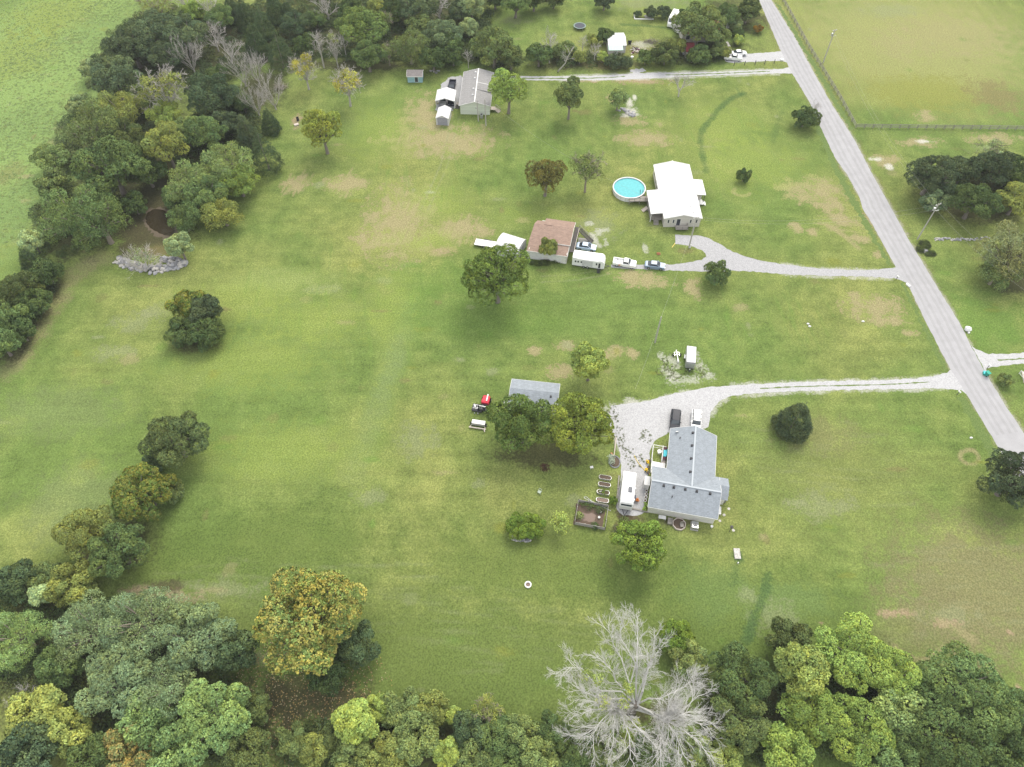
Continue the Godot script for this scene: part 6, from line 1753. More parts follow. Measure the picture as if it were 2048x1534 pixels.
func small_things() -> void:
	stones("stone_bank", "curved bank of grey boulders below the pond", "stone bank", [Vector2(-91.42, -123.16),Vector2(-88.99, -122.02),Vector2(-85.16, -120.73),Vector2(-81.49, -119.93),Vector2(-77.76, -120.89),Vector2(-74.69, -121.86)], 150, 2.4, 1.05, 0.7, 51)
	stones("stone_bank", "upper layer of paler boulders on the pond's stone bank, right end", "stone bank", [Vector2(-81.04, -123.16),Vector2(-79, -123.32),Vector2(-76.29, -122.67)], 40, 1.4, 0.95, 0.9, 52)
	stones("stone_row", "long row of grey rubble stones across the road", "stone row", [Vector2(99.75, -130.01),Vector2(102.41, -130.18),Vector2(105.31, -130.01),Vector2(108.85, -130.01),Vector2(112.95, -130.52)], 80, 0.9, 0.5, 0.2, 53)
	stones("rock_heap", "small heap of dark rocks by the roadside weeds", "rock heap", [Vector2(95.68, -126.63),Vector2(96.16, -125.96),Vector2(96.63, -125.63)], 22, 1.1, 0.6, 0.4, 54)
	stones("stone_edging", "pale stones edging the lower rim of the glossy shrub bed", "stone edging", [Vector2(-0.18, -54.42),Vector2(0.88, -53.86),Vector2(2.1, -53.77),Vector2(3.33, -53.86)], 34, 0.6, 0.45, 0.12, 55)
	stones("rock_outcrop", "pale flat rocks beside the small tree below the upper drive", "rock outcrop", [Vector2(30.1, -182.63),Vector2(32.2, -181.21),Vector2(33.95, -179.33)], 26, 1.8, 0.9, 0.05, 56)
	stones("white_stones", "scatter of white stones at the wood's foot behind the carport", "stones", [Vector2(-23.83, -201.95),Vector2(-22.88, -200.89),Vector2(-21.15, -201.42)], 10, 1.2, 0.6, 0.1, 57)
	# raised beds
	var bed := [[Vector2(17.2, -66.05), "raised oval metal bed of brown soil, topmost of four", 0], [Vector2(16.95, -64.6), "raised oval metal bed of brown soil, second from the top", 0], [Vector2(16.61, -63.01), "raised oval metal bed with leafy plants, third from the top", 1], [Vector2(16.35, -61.39), "raised oval metal bed of dry pale soil, lowest of four", 2]]
	for q in bed:
		var t := thing("raised_bed", q[1], "raised bed", v3(q[0]), deg_to_rad(-11), "raised oval beds beside the camper")
		var w := MB.new()
		var s := MB.new()
		var ring_ := []
		for i in 32:
			var a := TAU * i / 32
			ring_.append(Vector3(cos(a) * 0.42 + (0.75 if cos(a) > 0 else -0.75), 0, -sin(a) * 0.42))
		for i in 32:
			var a: Vector3 = ring_[i]
			var b: Vector3 = ring_[(i + 1) % 32]
			w.quad(a, b, b + UPV * 0.5, a + UPV * 0.5)
			w.quad(b * 0.95 + UPV * 0.3, a * 0.95 + UPV * 0.3, a * 0.95 + UPV * 0.5, b * 0.95 + UPV * 0.5)
			w.quad(a + UPV * 0.5, b + UPV * 0.5, b * 0.95 + UPV * 0.5, a * 0.95 + UPV * 0.5)
			s.tri(Vector3(0, 0.4, 0), a * 0.95 + UPV * 0.38, b * 0.95 + UPV * 0.38)
		obj("wall", w, M.silver, t)
		obj("soil", s, M.soil if q[2] < 2 else M.mulch, t)
		if q[2] == 1:
			rng.seed = 8
			obj("plants", leaf_cloud([[Vector3(0.35, 0.5, 0), 0.45, 0.3], [Vector3(-0.4, 0.45, 0.05), 0.2, 0.2]], 26, 7, 0.2), M.leaf_lime2, t)
			block("tray", t, Vector3(-0.5, 0.39, -0.05), Vector3(0.5, 0.06, 0.2), M.white_paint, 0.5)
	# fenced kitchen garden
	var g := thing("garden_enclosure", "grey board fence around a kitchen garden plot, open to the sky", "garden fence", Vector3(14.2, 0, -58.5), deg_to_rad(-11.5))
	for s in 4:
		var ln: float = [5.4, 4.5, 5.4, 4.5][s]
		var c: Vector3 = [Vector3(0, 0, 2.25), Vector3(2.7, 0, 0), Vector3(0, 0, -2.25), Vector3(-2.7, 0, 0)][s]
		for k in 6:
			var b := MB.new()
			b.box(Vector3(0, 0.1 + 0.155 * k, 0), Vector3(ln, 0.145, 0.045))
			obj("board", b, M.timber_grey, g, c, PI * 0.5 * (s % 2))
		for k in 4:
			block("post", g, c + (Vector3(-ln * 0.5 + ln * k / 3.0, 0, 0) if s % 2 == 0 else Vector3(0, 0, -ln * 0.5 + ln * k / 3.0)), Vector3(0.12, 1.05, 0.12), M.timber_grey)
	sheet("soil_bed", [Vector2(11.6, -60.9), Vector2(16.8, -59.8), Vector2(15.9, -55.7), Vector2(10.9, -56.8)], 0.012, M.soil, 0.5, 0.1, null)
	sheet("dry_bed", [Vector2(12.6, -59.2), Vector2(15.0, -58.6), Vector2(14.9, -57.0), Vector2(12.4, -57.6)], 0.02, M.mulch, 0.4, 0.25, null)
	for q in [[Vector3(11.9, 0, -58.4), "yellow-green climbing plants inside the fenced garden's left side", "light", 0.6], [Vector3(13.6, 0, -60.3), "dark straggly plants inside the fenced garden's upper side", "dark", 0.8], [Vector3(15.6, 0, -59.6), "dark weeds in the fenced garden's upper right corner", "greydark", 0.55], [Vector3(14.6, 0, -56.4), "row of low dark plants inside the fenced garden's lower side", "dark", 0.5], [Vector3(18.4, 0, -55.6), "low weeds on bare soil between fenced garden and ball-shaped tree", "greydark", 0.7], [Vector3(19.9, 0, -57.5), "low weeds on bare soil below the parked camper", "olivedark", 0.6]]:
		var p := thing("garden_plant", q[1], "plant", q[0], 0.3)
		rng.seed = hash(q[1])
		obj("leaves", leaf_cloud([[Vector3(0, 0.3, 0), q[3], 0.4], [Vector3(q[3] * 0.8, 0.25, 0.2), q[3] * 0.6, 0.3]], 40, 7, 0.22, {"low": -0.1}), M["leaf_" + q[2]], p)
	for q in [[Vector2(15.88, -59.2), "white bucket inside the fenced garden near its top"], [Vector2(15.53, -58.07), "white bucket inside the fenced garden at its centre"]]:
		var b := thing("bucket", q[1], "bucket", v3(q[0], 0.02))
		var m := MB.new()
		m.lathe(Vector3.ZERO, [Vector2(0.16, 0.0), Vector2(0.22, 0.36), Vector2(0.18, 0.36), Vector2(0.14, 0.2), Vector2(0, 0.2)], 12)
		obj("bucket", m, M.white_paint, b)
	var hs := thing("garden_hose", "pale hose looped on the grass above the fenced garden", "hose")
	var hm := MB.new()
	var hp := []
	for q in [Vector2(17.78, -59.44), Vector2(16.31, -60.24), Vector2(14.67, -61.24), Vector2(13.79, -61.64), Vector2(13.17, -61.94), Vector2(13.1, -62.24), Vector2(13.55, -62.24), Vector2(14.15, -61.64), Vector2(14.49, -61.34)]:
		hp.append(v3(q, 0.05))
	hm.path(hp, 0.05, 0.05, 5)
	obj("hose", hm, M.silver, hs)
	var yh := thing("yellow_hose", "yellow hose stretched over gravel to the white house's wall", "hose")
	var ym := MB.new()
	var yp := []
	for q in [Vector2(23.05, -70.97), Vector2(23.34, -70.1), Vector2(23.8, -69.13), Vector2(24.53, -68.06), Vector2(25.27, -67.1), Vector2(25.51, -66.79), Vector2(25.58, -67.42)]:
		yp.append(v3(q, 0.07))
	ym.path(yp, 0.06, 0.06, 5)
	obj("hose", ym, M.yellow_hose, yh)
	var of := thing("orange_pot", "pot of orange flowers on gravel beside the camper's front end", "flower pot", v3(Vector2(22.65, -61.44)))
	potted(of, M.orange_flower, 0.42, M.terracotta)
	var bb := thing("black_bin", "dark bin standing at the camper's front corner", "bin", v3(Vector2(22.15, -61.84)))
	block("body", bb, Vector3.ZERO, Vector3(0.5, 0.8, 0.7), M.dark_metal)
	block("lid", bb, Vector3(0, 0.8, 0), Vector3(0.55, 0.06, 0.75), mat("bin_blue", Color(0.06, 0.065, 0.10), 0.6))
	# timber edging of the camper's gravel
	for q in [[Vector2(19.83, -66.58), Vector2(19.42, -63.88), "upper length of timber edging left of the parked camper"], [Vector2(19.41, -63.77), Vector2(18.77, -60.44), "lower length of timber edging left of the parked camper"], [Vector2(21.42, -59.94), Vector2(24.49, -59.15), "timber edging across the gravel below the parked camper"]]:
		var mb := MB.new()
		mb.bar(v3(q[0], 0.1), v3(q[1], 0.1), 0.25, 0.2)
		tag(obj("edging_beam", mb, M.timber), q[2], "edging")
	var rb := thing("round_planting", "round brick-edged bed with pale-leaved plant beside the gravel yard", "garden bed", v3(Vector2(19.25, -69.56)))
	var rr := MB.new()
	for i in 22:
		var a := TAU * i / 22
		var k := MB.new()
		k.box(Vector3(0, 0.1, 0), Vector3(0.2, 0.2, 0.32))
		obj("brick", k, M.rock_dark, rb, Vector3(cos(a) * 1.0, 0, -sin(a) * 1.25), a)
	rr.lathe(Vector3.ZERO, [Vector2(0.95, 0.02), Vector2(0.95, 0.1), Vector2(0, 0.16)], 18)
	obj("soil", rr, M.soil, rb)
	var pp := thing("pale_shrub", "pale silvery plant growing over the round bed's left side", "plant", v3(Vector2(18.7, -69.78)))
	rng.seed = 17
	obj("leaves", leaf_cloud([[Vector3(0, 0.5, -0.5), 0.45, 0.5], [Vector3(0, 0.45, 0.4), 0.4, 0.4]], 60, 8, 0.2), M.leaf_greypale, pp)
	pp.get_child(0).material_override = mat("silver_leaf", Color(0.36, 0.42, 0.32), 0.7)
	var lg := thing("fallen_pole", "long pale pole lying on the grass above the round bed", "pole", Vector3.ZERO)
	var lm := MB.new()
	lm.tube(v3(Vector2(19.97, -74.86), 0.15), v3(Vector2(19.26, -70.86), 0.15), 0.13, 0.09, 8)
	obj("pole", lm, M.timber_pale, lg)
	var lp := MB.new()
	lp.bar(v3(Vector2(18.75, -71.52), 0.1), v3(Vector2(19.16, -70.75), 0.1), 0.3, 0.12)
	tag(obj("red_board", lp, M.terracotta), "reddish board beside the long pale pole's lower end", "board")
	# lawn things
	var fp := thing("fire_ring", "white ring of a fire pit on the open lawn", "fire pit", v3(Vector2(2.7, -45.73)))
	for i in 16:
		var a := TAU * i / 16
		var k := MB.new()
		k.box(Vector3(0, 0.14, 0), Vector3(0.2, 0.28, 0.2))
		obj("stone", k, M.white_paint, fp, Vector3(cos(a) * 0.48, 0, -sin(a) * 0.48), a)
	var ash := MB.new()
	ash.lathe(Vector3.ZERO, [Vector2(0.42, 0.06), Vector2(0, 0.09)], 14)
	obj("ash", ash, M.mulch, fp)
	var wt := thing("side_table", "small white square table on the grass left of the round bed", "table", v3(Vector2(14.84, -68.17)), 0.2)
	block("tabletop", wt, Vector3(0, 0.5, 0), Vector3(0.55, 0.06, 0.45), M.white_paint)
	for i in 4:
		block("leg", wt, Vector3(-0.22 + 0.44 * (i % 2), 0, -0.18 + 0.36 * int(i / 2.0)), Vector3(0.05, 0.5, 0.05), M.white_paint)
	var ch := thing("metal_chair", "pale green metal chair on the lawn by a spindly shrub", "chair", v3(Vector2(5.02, -63.06)), -0.5)
	block("seat", ch, Vector3(0, 0.42, 0), Vector3(0.55, 0.04, 0.55), M.pale_leaf)
	var bk := MB.new()
	bk.path([Vector3(-0.28, 0, -0.28), Vector3(-0.28, 1.0, -0.36), Vector3(0.28, 1.0, -0.36), Vector3(0.28, 0, -0.28)], 0.035, 0.035, 5)
	bk.path([Vector3(-0.28, 0, 0.28), Vector3(-0.28, 0.66, 0.26), Vector3(-0.28, 0.66, -0.3)], 0.035, 0.035, 5)
	bk.path([Vector3(0.28, 0, 0.28), Vector3(0.28, 0.66, 0.26), Vector3(0.28, 0.66, -0.3)], 0.035, 0.035, 5)
	obj("frame", bk, M.pale_leaf, ch)
	var sl := thing("stone_slab", "flat tan rectangular slab in long grass on the right lawn", "slab", v3(Vector2(38.94, -51.26)), -0.05)
	block("slab", sl, Vector3.ZERO, Vector3(1.05, 0.25, 1.9), M.rock_pale)
	var lt := thing("white_marker", "tiny white marker post just below the tan slab", "post", v3(Vector2(38.75, -49.53)))
	block("post", lt, Vector3.ZERO, Vector3(0.16, 0.5, 0.16), M.white_paint)
	var sg := thing("burn_barrel", "rusty dark barrel on the bare patch beside the yellow-green lawn tree", "barrel", v3(Vector2(-58.71, -177.24)))
	var bm := MB.new()
	bm.lathe(Vector3.ZERO, [Vector2(0.36, 0), Vector2(0.36, 1.0), Vector2(0.32, 1.0), Vector2(0.3, 0.4), Vector2(0, 0.4)], 14)
	obj("barrel", bm, M.dark_metal, sg)
	var asb := thing("pale_block", "whitish block on bare soil next to the rusty barrel", "block", v3(Vector2(-58.77, -175.18)))
	block("block", asb, Vector3.ZERO, Vector3(1.2, 0.3, 0.8), M.timber_pale, 0.5)
	# roadside
	var bn := thing("green_bin", "green wheeled bin at the road's edge by the right-hand drive", "wheeled bin", v3(Vector2(96.74, -89.85)), 0.4)
	var gb := MB.new()
	gb.hexa([Vector3(-0.25, 0.06, 0.3), Vector3(0.25, 0.06, 0.3), Vector3(0.25, 0.06, -0.3), Vector3(-0.25, 0.06, -0.3), Vector3(-0.33, 1.0, 0.4), Vector3(0.33, 1.0, 0.4), Vector3(0.33, 1.0, -0.4), Vector3(-0.33, 1.0, -0.4)])
	obj("body", gb, M.green_bin, bn)
	block("lid", bn, Vector3(0, 1.0, 0), Vector3(0.72, 0.08, 0.9), M.green_bin)
	wheels(bn, [0.28], 0.3, 0.12, 0.08)
	var b2 := thing("green_bin", "second green bin tipped beside the wheeled one at the road's edge", "wheeled bin", v3(Vector2(96.47, -90.23)), -0.3)
	block("body", b2, Vector3.ZERO, Vector3(0.55, 0.5, 0.75), M.green_bin)
	block("lid", b2, Vector3(0, 0.5, 0), Vector3(0.6, 0.06, 0.8), M.turquoise)
	var mb2 := thing("white_planter", "white rounded bundle on a stand at the road's edge", "bundle", v3(Vector2(97.31, -101.73)))
	var rk := MB.new()
	rng.seed = 4
	rk.rock(Vector3(0, 0.55, -0.2), Vector3(0.75, 0.9, 0.65), rng)
	obj("bundle", rk, M.white_paint, mb2)
	block("stand", mb2, Vector3(0, 0, 0.6), Vector3(0.35, 0.3, 0.3), M.white_paint)
	for q in [[Vector2(89.07, -84.97), "mailbox on a dark post at the house drive's lower corner"], [Vector2(97.63, -91.65), "mailbox on a post at the right-hand drive's corner"], [Vector2(86.68, -116.78), "mailbox on a post where the middle drive meets the road"]]:
		var m := thing("mailbox", q[1], "mailbox", v3(q[0]), 0.5)
		block("post", m, Vector3.ZERO, Vector3(0.1, 1.05, 0.1), M.timber_dark)
		var bx := MB.new()
		bx.loft([[-0.3, 0.12, 1.05, 1.3], [0.3, 0.12, 1.05, 1.3]], 0.08)
		obj("box", bx, M.white_paint, m)
	var cs := thing("culvert_cap", "white culvert end at the road's edge above the house drive", "culvert", v3(Vector2(88.85, -115.07)), 0.5)
	block("cap", cs, Vector3.ZERO, Vector3(0.5, 0.3, 1.0), M.white_paint)
	var fl := thing("firewood_pile", "small red-brown object on the grass behind the blue-grey sedan", "firewood", v3(Vector2(34.05, -125.13)))
	for i in 5:
		var k := MB.new()
		k.tube(Vector3(-0.4, 0.12 + 0.16 * (i % 2), -0.3 + 0.15 * i), Vector3(0.4, 0.12 + 0.16 * (i % 2), -0.25 + 0.14 * i), 0.09, 0.08, 7)
		obj("log", k, M.terracotta, fl)
	var yb := MB.new()
	yb.bar(v3(Vector2(37.47, -127.3), 0.06), v3(Vector2(38.35, -128.65), 0.06), 0.12, 0.1)
	tag(obj("yellow_pole", yb, M.yellow_hose), "yellow pole lying at the lower corner of the paved pad", "pole")
	var lean := thing("pole_guard", "pale board leaning at the foot of the mobile home's utility pole", "board", v3(Vector2(41.39, -127.3)), 0.3)
	block("board", lean, Vector3(0.25, 0, 0.2), Vector3(0.35, 1.0, 0.08), M.white_paint)
	for q in [[Vector2(63.7, -103.7), "white object on the lawn right of the middle, larger of two"], [Vector2(63.86, -102.99), "white object on the lawn right of the middle, smaller of two"], [Vector2(88.14, -74.86), "pale stone on the grass above the bare ring near the road"], [Vector2(75.74, -104.41), "lone white stone on the lawn near the road"]]:
		var k := MB.new()
		rng.seed = hash(q[1])
		k.rock(Vector3(0, 0.1, 0), Vector3(0.35, 0.3, 0.22), rng)
		tag(obj("white_stone", k, M.white_paint, null, v3(q[0])), q[1], "stone")
	var lt2 := thing("dead_leaning_trunk", "pale dead trunk leaning over the drive hedge", "tree trunk", v3(Vector2(13.46, -201.42)))
	var dm := MB.new()
	var tip := v3(Vector2(16.76, -196.9), 9.0) - v3(Vector2(13.46, -201.42))
	dm.path([Vector3.ZERO, tip * 0.45 + Vector3(0.4, -0.3, 0), tip * 0.75, tip], 0.22, 0.06, 7)
	rng.seed = 21
	for i in 9:
		grow(dm, tip * (0.5 + 0.05 * i), (ball_dir() + UPV * 0.6).normalized(), 1.6, 0.05, 2, {"rise": 0.1, "open": 0.8, "kids": 3, "thin": 0.02})
	obj("trunk", dm, M.bark_pale, lt2)
	var fb := thing("fallen_branch_tree", "half-dead sprawling sapling growing out of the pond's stone bank", "sapling", v3(Vector2(-83.32, -119.14)))
	var fm := MB.new()
	rng.seed = 31
	for i in 9:
		var a := TAU * i / 9.0
		grow(fm, Vector3(0, 0.2, 0), Vector3(cos(a), 1.1, sin(a) - 0.4).normalized(), 3.2, 0.07, 3, {"rise": 0.06, "open": 0.9, "kids": 4, "thin": 0.02})
	obj("branches", fm, M.bark_pale, fb)
	obj("leaves", leaf_cloud([[Vector3(-1.5, 3.0, -1.2), 1.6, 1.0], [Vector3(1.8, 2.6, -1.5), 1.5, 0.9], [Vector3(0, 3.6, -2.2), 1.4, 1.0]], 60, 7, 0.3, {"inner": 0.3}), M.leaf_pale, fb)

func dead_tree() -> void:
	rng.seed = 99
	var base := Vector2(18.23, -25.73)
	var t := thing("great_dead_tree", "great bleached dead tree with sprawling bare limbs at the lower lawn's edge", "tree", v3(base))
	var tr := MB.new()
	tr.path([Vector3(0, -0.1, 0), Vector3(0, 0.6, 0), Vector3(0, 2.6, 0), Vector3(0.1, 4.6, -0.2)], 0.75, 0.5, 10)
	obj("trunk", tr, M.bark, t)
	var tips := [[Vector2(18.39, -36.57), 15], [Vector2(13.7, -35.45), 14], [Vector2(20.99, -34.12), 15], [Vector2(15.6, -36.13), 15], [Vector2(11.87, -30.91), 14], [Vector2(6.57, -29.96), 12], [Vector2(7.52, -27.62), 11], [Vector2(19.35, -31.01), 16], [Vector2(26.55, -28.04), 12], [Vector2(27.32, -25.76), 12], [Vector2(7.46, -22.86), 11], [Vector2(8.43, -20.19), 9], [Vector2(10.13, -19.88), 10], [Vector2(13.58, -18.94), 9], [Vector2(9.69, -24.81), 13], [Vector2(27.95, -21.2), 12], [Vector2(26.77, -19.21), 11], [Vector2(24.32, -17.24), 10], [Vector2(20.54, -16.69), 10], [Vector2(16.15, -17.09), 9], [Vector2(22.2, -24.58), 14], [Vector2(25.27, -23.2), 13], [Vector2(18.55, -19.65), 12]]
	var o := {"rise": 0.10, "open": 0.8, "kids": 4, "thin": 0.011}
	for q in tips:
		var tp: Vector3 = (v3(q[0], q[1]) - v3(base)) * Vector3(0.9, 0.85, 0.9)
		var start := Vector3(rng.randf_range(-0.25, 0.25), rng.randf_range(2.4, 4.6), rng.randf_range(-0.25, 0.25))
		var lb := MB.new()
		var line := [start, start.lerp(tp, 0.22) + UPV * 1.5 + ball_dir() * 0.35, start.lerp(tp, 0.5) + UPV * 1.3 + ball_dir() * 1.1, start.lerp(tp, 0.77) + UPV * 0.6 + ball_dir() * 0.9, tp]
		var hub: Vector3 = v3(Vector2(21.52, -22.78), 9.0) - v3(base) if tp.x > 0.8 else v3(Vector2(15.17, -24.6), 8.0) - v3(base)
		if tp.z > -1.2: # limbs on the near side rise to a fork first and spread from there
			hub += ball_dir() * 0.35
			line = [start, start.lerp(hub, 0.5) + UPV * 0.4, hub, hub.lerp(tp, 0.5) + UPV * 0.5 + ball_dir() * 0.6, tp]
		lb.path(line, rng.randf_range(0.13, 0.25) if tp.z < -1.2 else 0.13, 0.03, 6)
		for k in 15:
			var f := 0.1 + 0.89 * k / 14.0
			var seg := 1 + int(f * 2.99)
			var at: Vector3 = line[seg].lerp(line[seg + 1], fmod(f * 2.99, 1.0))
			var d: Vector3 = (line[seg + 1] - line[seg]).normalized()
			var e := ball_dir()
			e = (e - d * e.dot(d)).normalized()
			grow(lb, at, (d + e * rng.randf_range(0.5, 1.1) + UPV * 0.15).normalized(), rng.randf_range(1.0, 2.3), 0.04, 3, o)
		obj("limb", lb, M.bark_dead, t)
	var v := thing("vine", "yellow-green vine leaves clinging to the great dead tree's left limbs", "vine", v3(base))
	var spots := []
	for q in [Vector2(9.08, -28.9), Vector2(10.64, -28.56), Vector2(12.24, -27.73), Vector2(13.74, -30.03), Vector2(12.85, -24.86), Vector2(16.55, -26.43), Vector2(14.47, -31.49), Vector2(15.67, -24.72), Vector2(20.16, -31.36)]:
		spots.append([v3(q - base, 9.0 + spots.size() % 3), 0.9, 0.6])
	obj("leaves", leaf_cloud(spots, 150, 8, 0.3, {"inner": 0.3, "low": -1.0}), M.leaf_yellowgreen, v)

func fallen_leaves() -> void:
	rng.seed = 61
	var q := MB.new()
	q.quad(Vector3(-0.09, 0.03, 0.06), Vector3(0.09, 0.02, 0.06), Vector3(0.09, 0.04, -0.06), Vector3(-0.09, 0.03, -0.06))
	var mm := MultiMesh.new()
	mm.transform_format = MultiMesh.TRANSFORM_3D
	mm.use_colors = true
	mm.mesh = q.mesh()
	mm.instance_count = 2200
	for i in 2200:
		var c: Vector2 = [Vector2(-31.54, -27.82), Vector2(-32.35, -30.4), Vector2(-34.68, -26.02)][i % 3]
		var a := rng.randf() * TAU
		var r := 11.0 * sqrt(rng.randf()) * (1.0 if i % 3 else 1.2)
		mm.set_instance_transform(i, Transform3D(Basis(UPV, rng.randf() * TAU) * Basis(Vector3(1, 0, 0), rng.randf_range(-0.4, 0.4)), Vector3(c.x + cos(a) * r, 0.01, c.y + sin(a) * r * 0.8)))
		mm.set_instance_color(i, [Color(0.30, 0.21, 0.08), Color(0.20, 0.14, 0.07), Color(0.32, 0.27, 0.16), Color(0.15, 0.10, 0.05)][rng.randi() % 4])
	var o := MultiMeshInstance3D.new()
	o.name = "fallen_leaves"
	o.multimesh = mm
	var m := mat("dry_leaf", Color(1, 1, 1), 0.9)
	m.vertex_color_use_as_albedo = true
	o.material_override = m
	add_child(o)
	o.set_meta("kind", "stuff")
	tag(o, "dry fallen leaves strewn over the ground below the trees", "leaves")

func undergrowth() -> void:
	var woods := [[-110.59, -215.98, 15.28, 22.85], [-90.73, -215.98, 13.75, 25.71], [-108.26, -175.18, 15, 22.76], [-79.39, -168.49, 12.03, 17.5], [-105.11, -138.63, 10.95, 14.49], [-60.95, -230.82, 26.98, 23.13], [-26.03, -230.82, 19.05, 21.59], [-30.7, -210.35, 22.57, 3.88], [-6.62, -210.35, 9.03, 7.21], [18.79, -207.05, 16.41, 3.81], [53.5, -209.8, 13.52, 3.87], [115.59, -149.91, 12.62, 7.8], [-65.14, -32.67, 18.97, 10.71], [-51.85, -24.6, 13.65, 6.33], [-78.66, -38.99, 6.53, 8.97], [-16.67, -21.15, 23.81, 3.05], [10.08, -20.47, 14.83, 2.29], [36.22, -25.31, 7.61, 7.8], [53.36, -26.74, 12.27, 7.92], [69.68, -23.2, 8.28, 6.93], [-107.55, -110.68, 5.52, 13.43]]
	tufts("undergrowth", 2600, woods, 1.5, [Color(0.11, 0.17, 0.05), Color(0.08, 0.13, 0.04), Color(0.15, 0.19, 0.06), Color(0.10, 0.15, 0.06)], "low brush and weeds filling the ground between the wood trees")
	tufts("meadow_growth", 7000, [[-145.07, -230.82, 26.98, 33.92], [-136.49, -191.9, 17.17, 32.58], [-131.13, -164.17, 9.23, 27.7], [-122.62, -136.83, 7.26, 14.32], [-129.05, -240.29, 9.75, 12.93]], 0.3, [Color(0.38, 0.54, 0.18), Color(0.34, 0.50, 0.18), Color(0.42, 0.54, 0.18), Color(0.35, 0.50, 0.20)], "tall rank growth covering the bright meadow", 0.4)
	tufts("gravel_weeds", 420, [[19.83, -80.16, 1.18, 2.36], [20.78, -75.31, 0.87, 2.72], [21.97, -71.63, 1.14, 1.76], [25.59, -75.31, 1.54, 1.59], [23.87, -69.78, 0.94, 2.16], [22.3, -69.13, 0.75, 1.08], [31.42, -75.76, 1.54, 0.68], [32.85, -90.62, 3.48, 2.05], [31.64, -93.21, 1.03, 2.09], [38.48, -90.62, 1.64, 1.54]], 0.17, [Color(0.30, 0.36, 0.12), Color(0.36, 0.36, 0.18), Color(0.25, 0.32, 0.10)], "sparse weeds growing through the gravel")
	tufts("roadside_weeds", 260, [[97, -128.14, 1.17, 1.01], [97.17, -125.13, 1.16, 0.83], [95.51, -126.46, 0.7, 1], [9.34, -122.83, 2.54, 0.49], [6.44, -122.02, 2.3, 0.49]], 0.55, [Color(0.20, 0.27, 0.05), Color(0.15, 0.22, 0.05), Color(0.10, 0.13, 0.05)], "tall weeds by the rock heap and along the garage wall")

func _ready() -> void:
	var cam := Camera3D.new()
	cam.name = "camera"
	cam.position = Vector3(0, 120, 0)
	cam.rotation_degrees = Vector3(-53.8, 0, 0)
	cam.fov = 55.15
	cam.near = 1.0
	cam.far = 5000.0
	add_child(cam)
	cam.current = true
	var we := WorldEnvironment.new()
	we.name = "world_environment"
	var env := Environment.new()
	var sky := Sky.new()
	var sm := ProceduralSkyMaterial.new()
	sm.sky_top_color = Color(0.985, 0.99, 1.0)
	sm.sky_horizon_color = Color(0.72, 0.735, 0.75)
	sm.sky_curve = 0.45
	sm.sky_energy_multiplier = 0.9
	sm.ground_bottom_color = Color(0.35, 0.38, 0.30)
	sm.ground_horizon_color = Color(0.52, 0.54, 0.54)
	sky.sky_material = sm
	env.background_mode = Environment.BG_SKY
	env.sky = sky
	env.tonemap_mode = Environment.TONE_MAPPER_LINEAR
	env.tonemap_exposure = 2.6
	env.fog_enabled = true
	env.fog_light_color = Color(0.95, 0.97, 1.0)
	env.fog_density = 0.00012
	env.sdfgi_enabled = true
	env.ssao_enabled = true
	env.ssil_enabled = true
	we.environment = env
	add_child(we)
	var sun := DirectionalLight3D.new()
	sun.name = "sun"
	sun.light_color = Color(1.0, 0.975, 0.93)
	sun.light_energy = 0.5
	sun.light_angular_distance = 32.0
	sun.shadow_enabled = true
	sun.rotation_degrees = Vector3(-52, 158, 0)
	add_child(sun)
	materials()
	grow_ground()
	lay_roads()
	pond()
	main_house()
	sheds()
	garage()
	trailer_home()
	upper_home()
	neighbour()
	plant_trees()
	dead_tree()
	vehicles()
	poles()
	small_things()
	fallen_leaves()
	undergrowth()

const ASP := {"oak": 0.8, "maple": 1.05, "round": 0.9, "feather": 0.85, "cedar": 1.35, "shrub": 0.75, "bare": 1.0, "bareup": 1.5, "fan": 1.0, "sparse": 1.0, "dying": 1.15, "dying2": 1.9, "sapling": 1.0, "ball": 0.85}
const CLR := {"oak": 0.12, "maple": 0.45, "round": 0.34, "feather": 0.12, "cedar": 0.05, "shrub": 0.0, "bare": 0.3, "bareup": 0.5, "fan": 0.3, "sparse": 0.6, "dying": 0.5, "dying2": 0.6, "sapling": 0.3, "ball": 0.12}

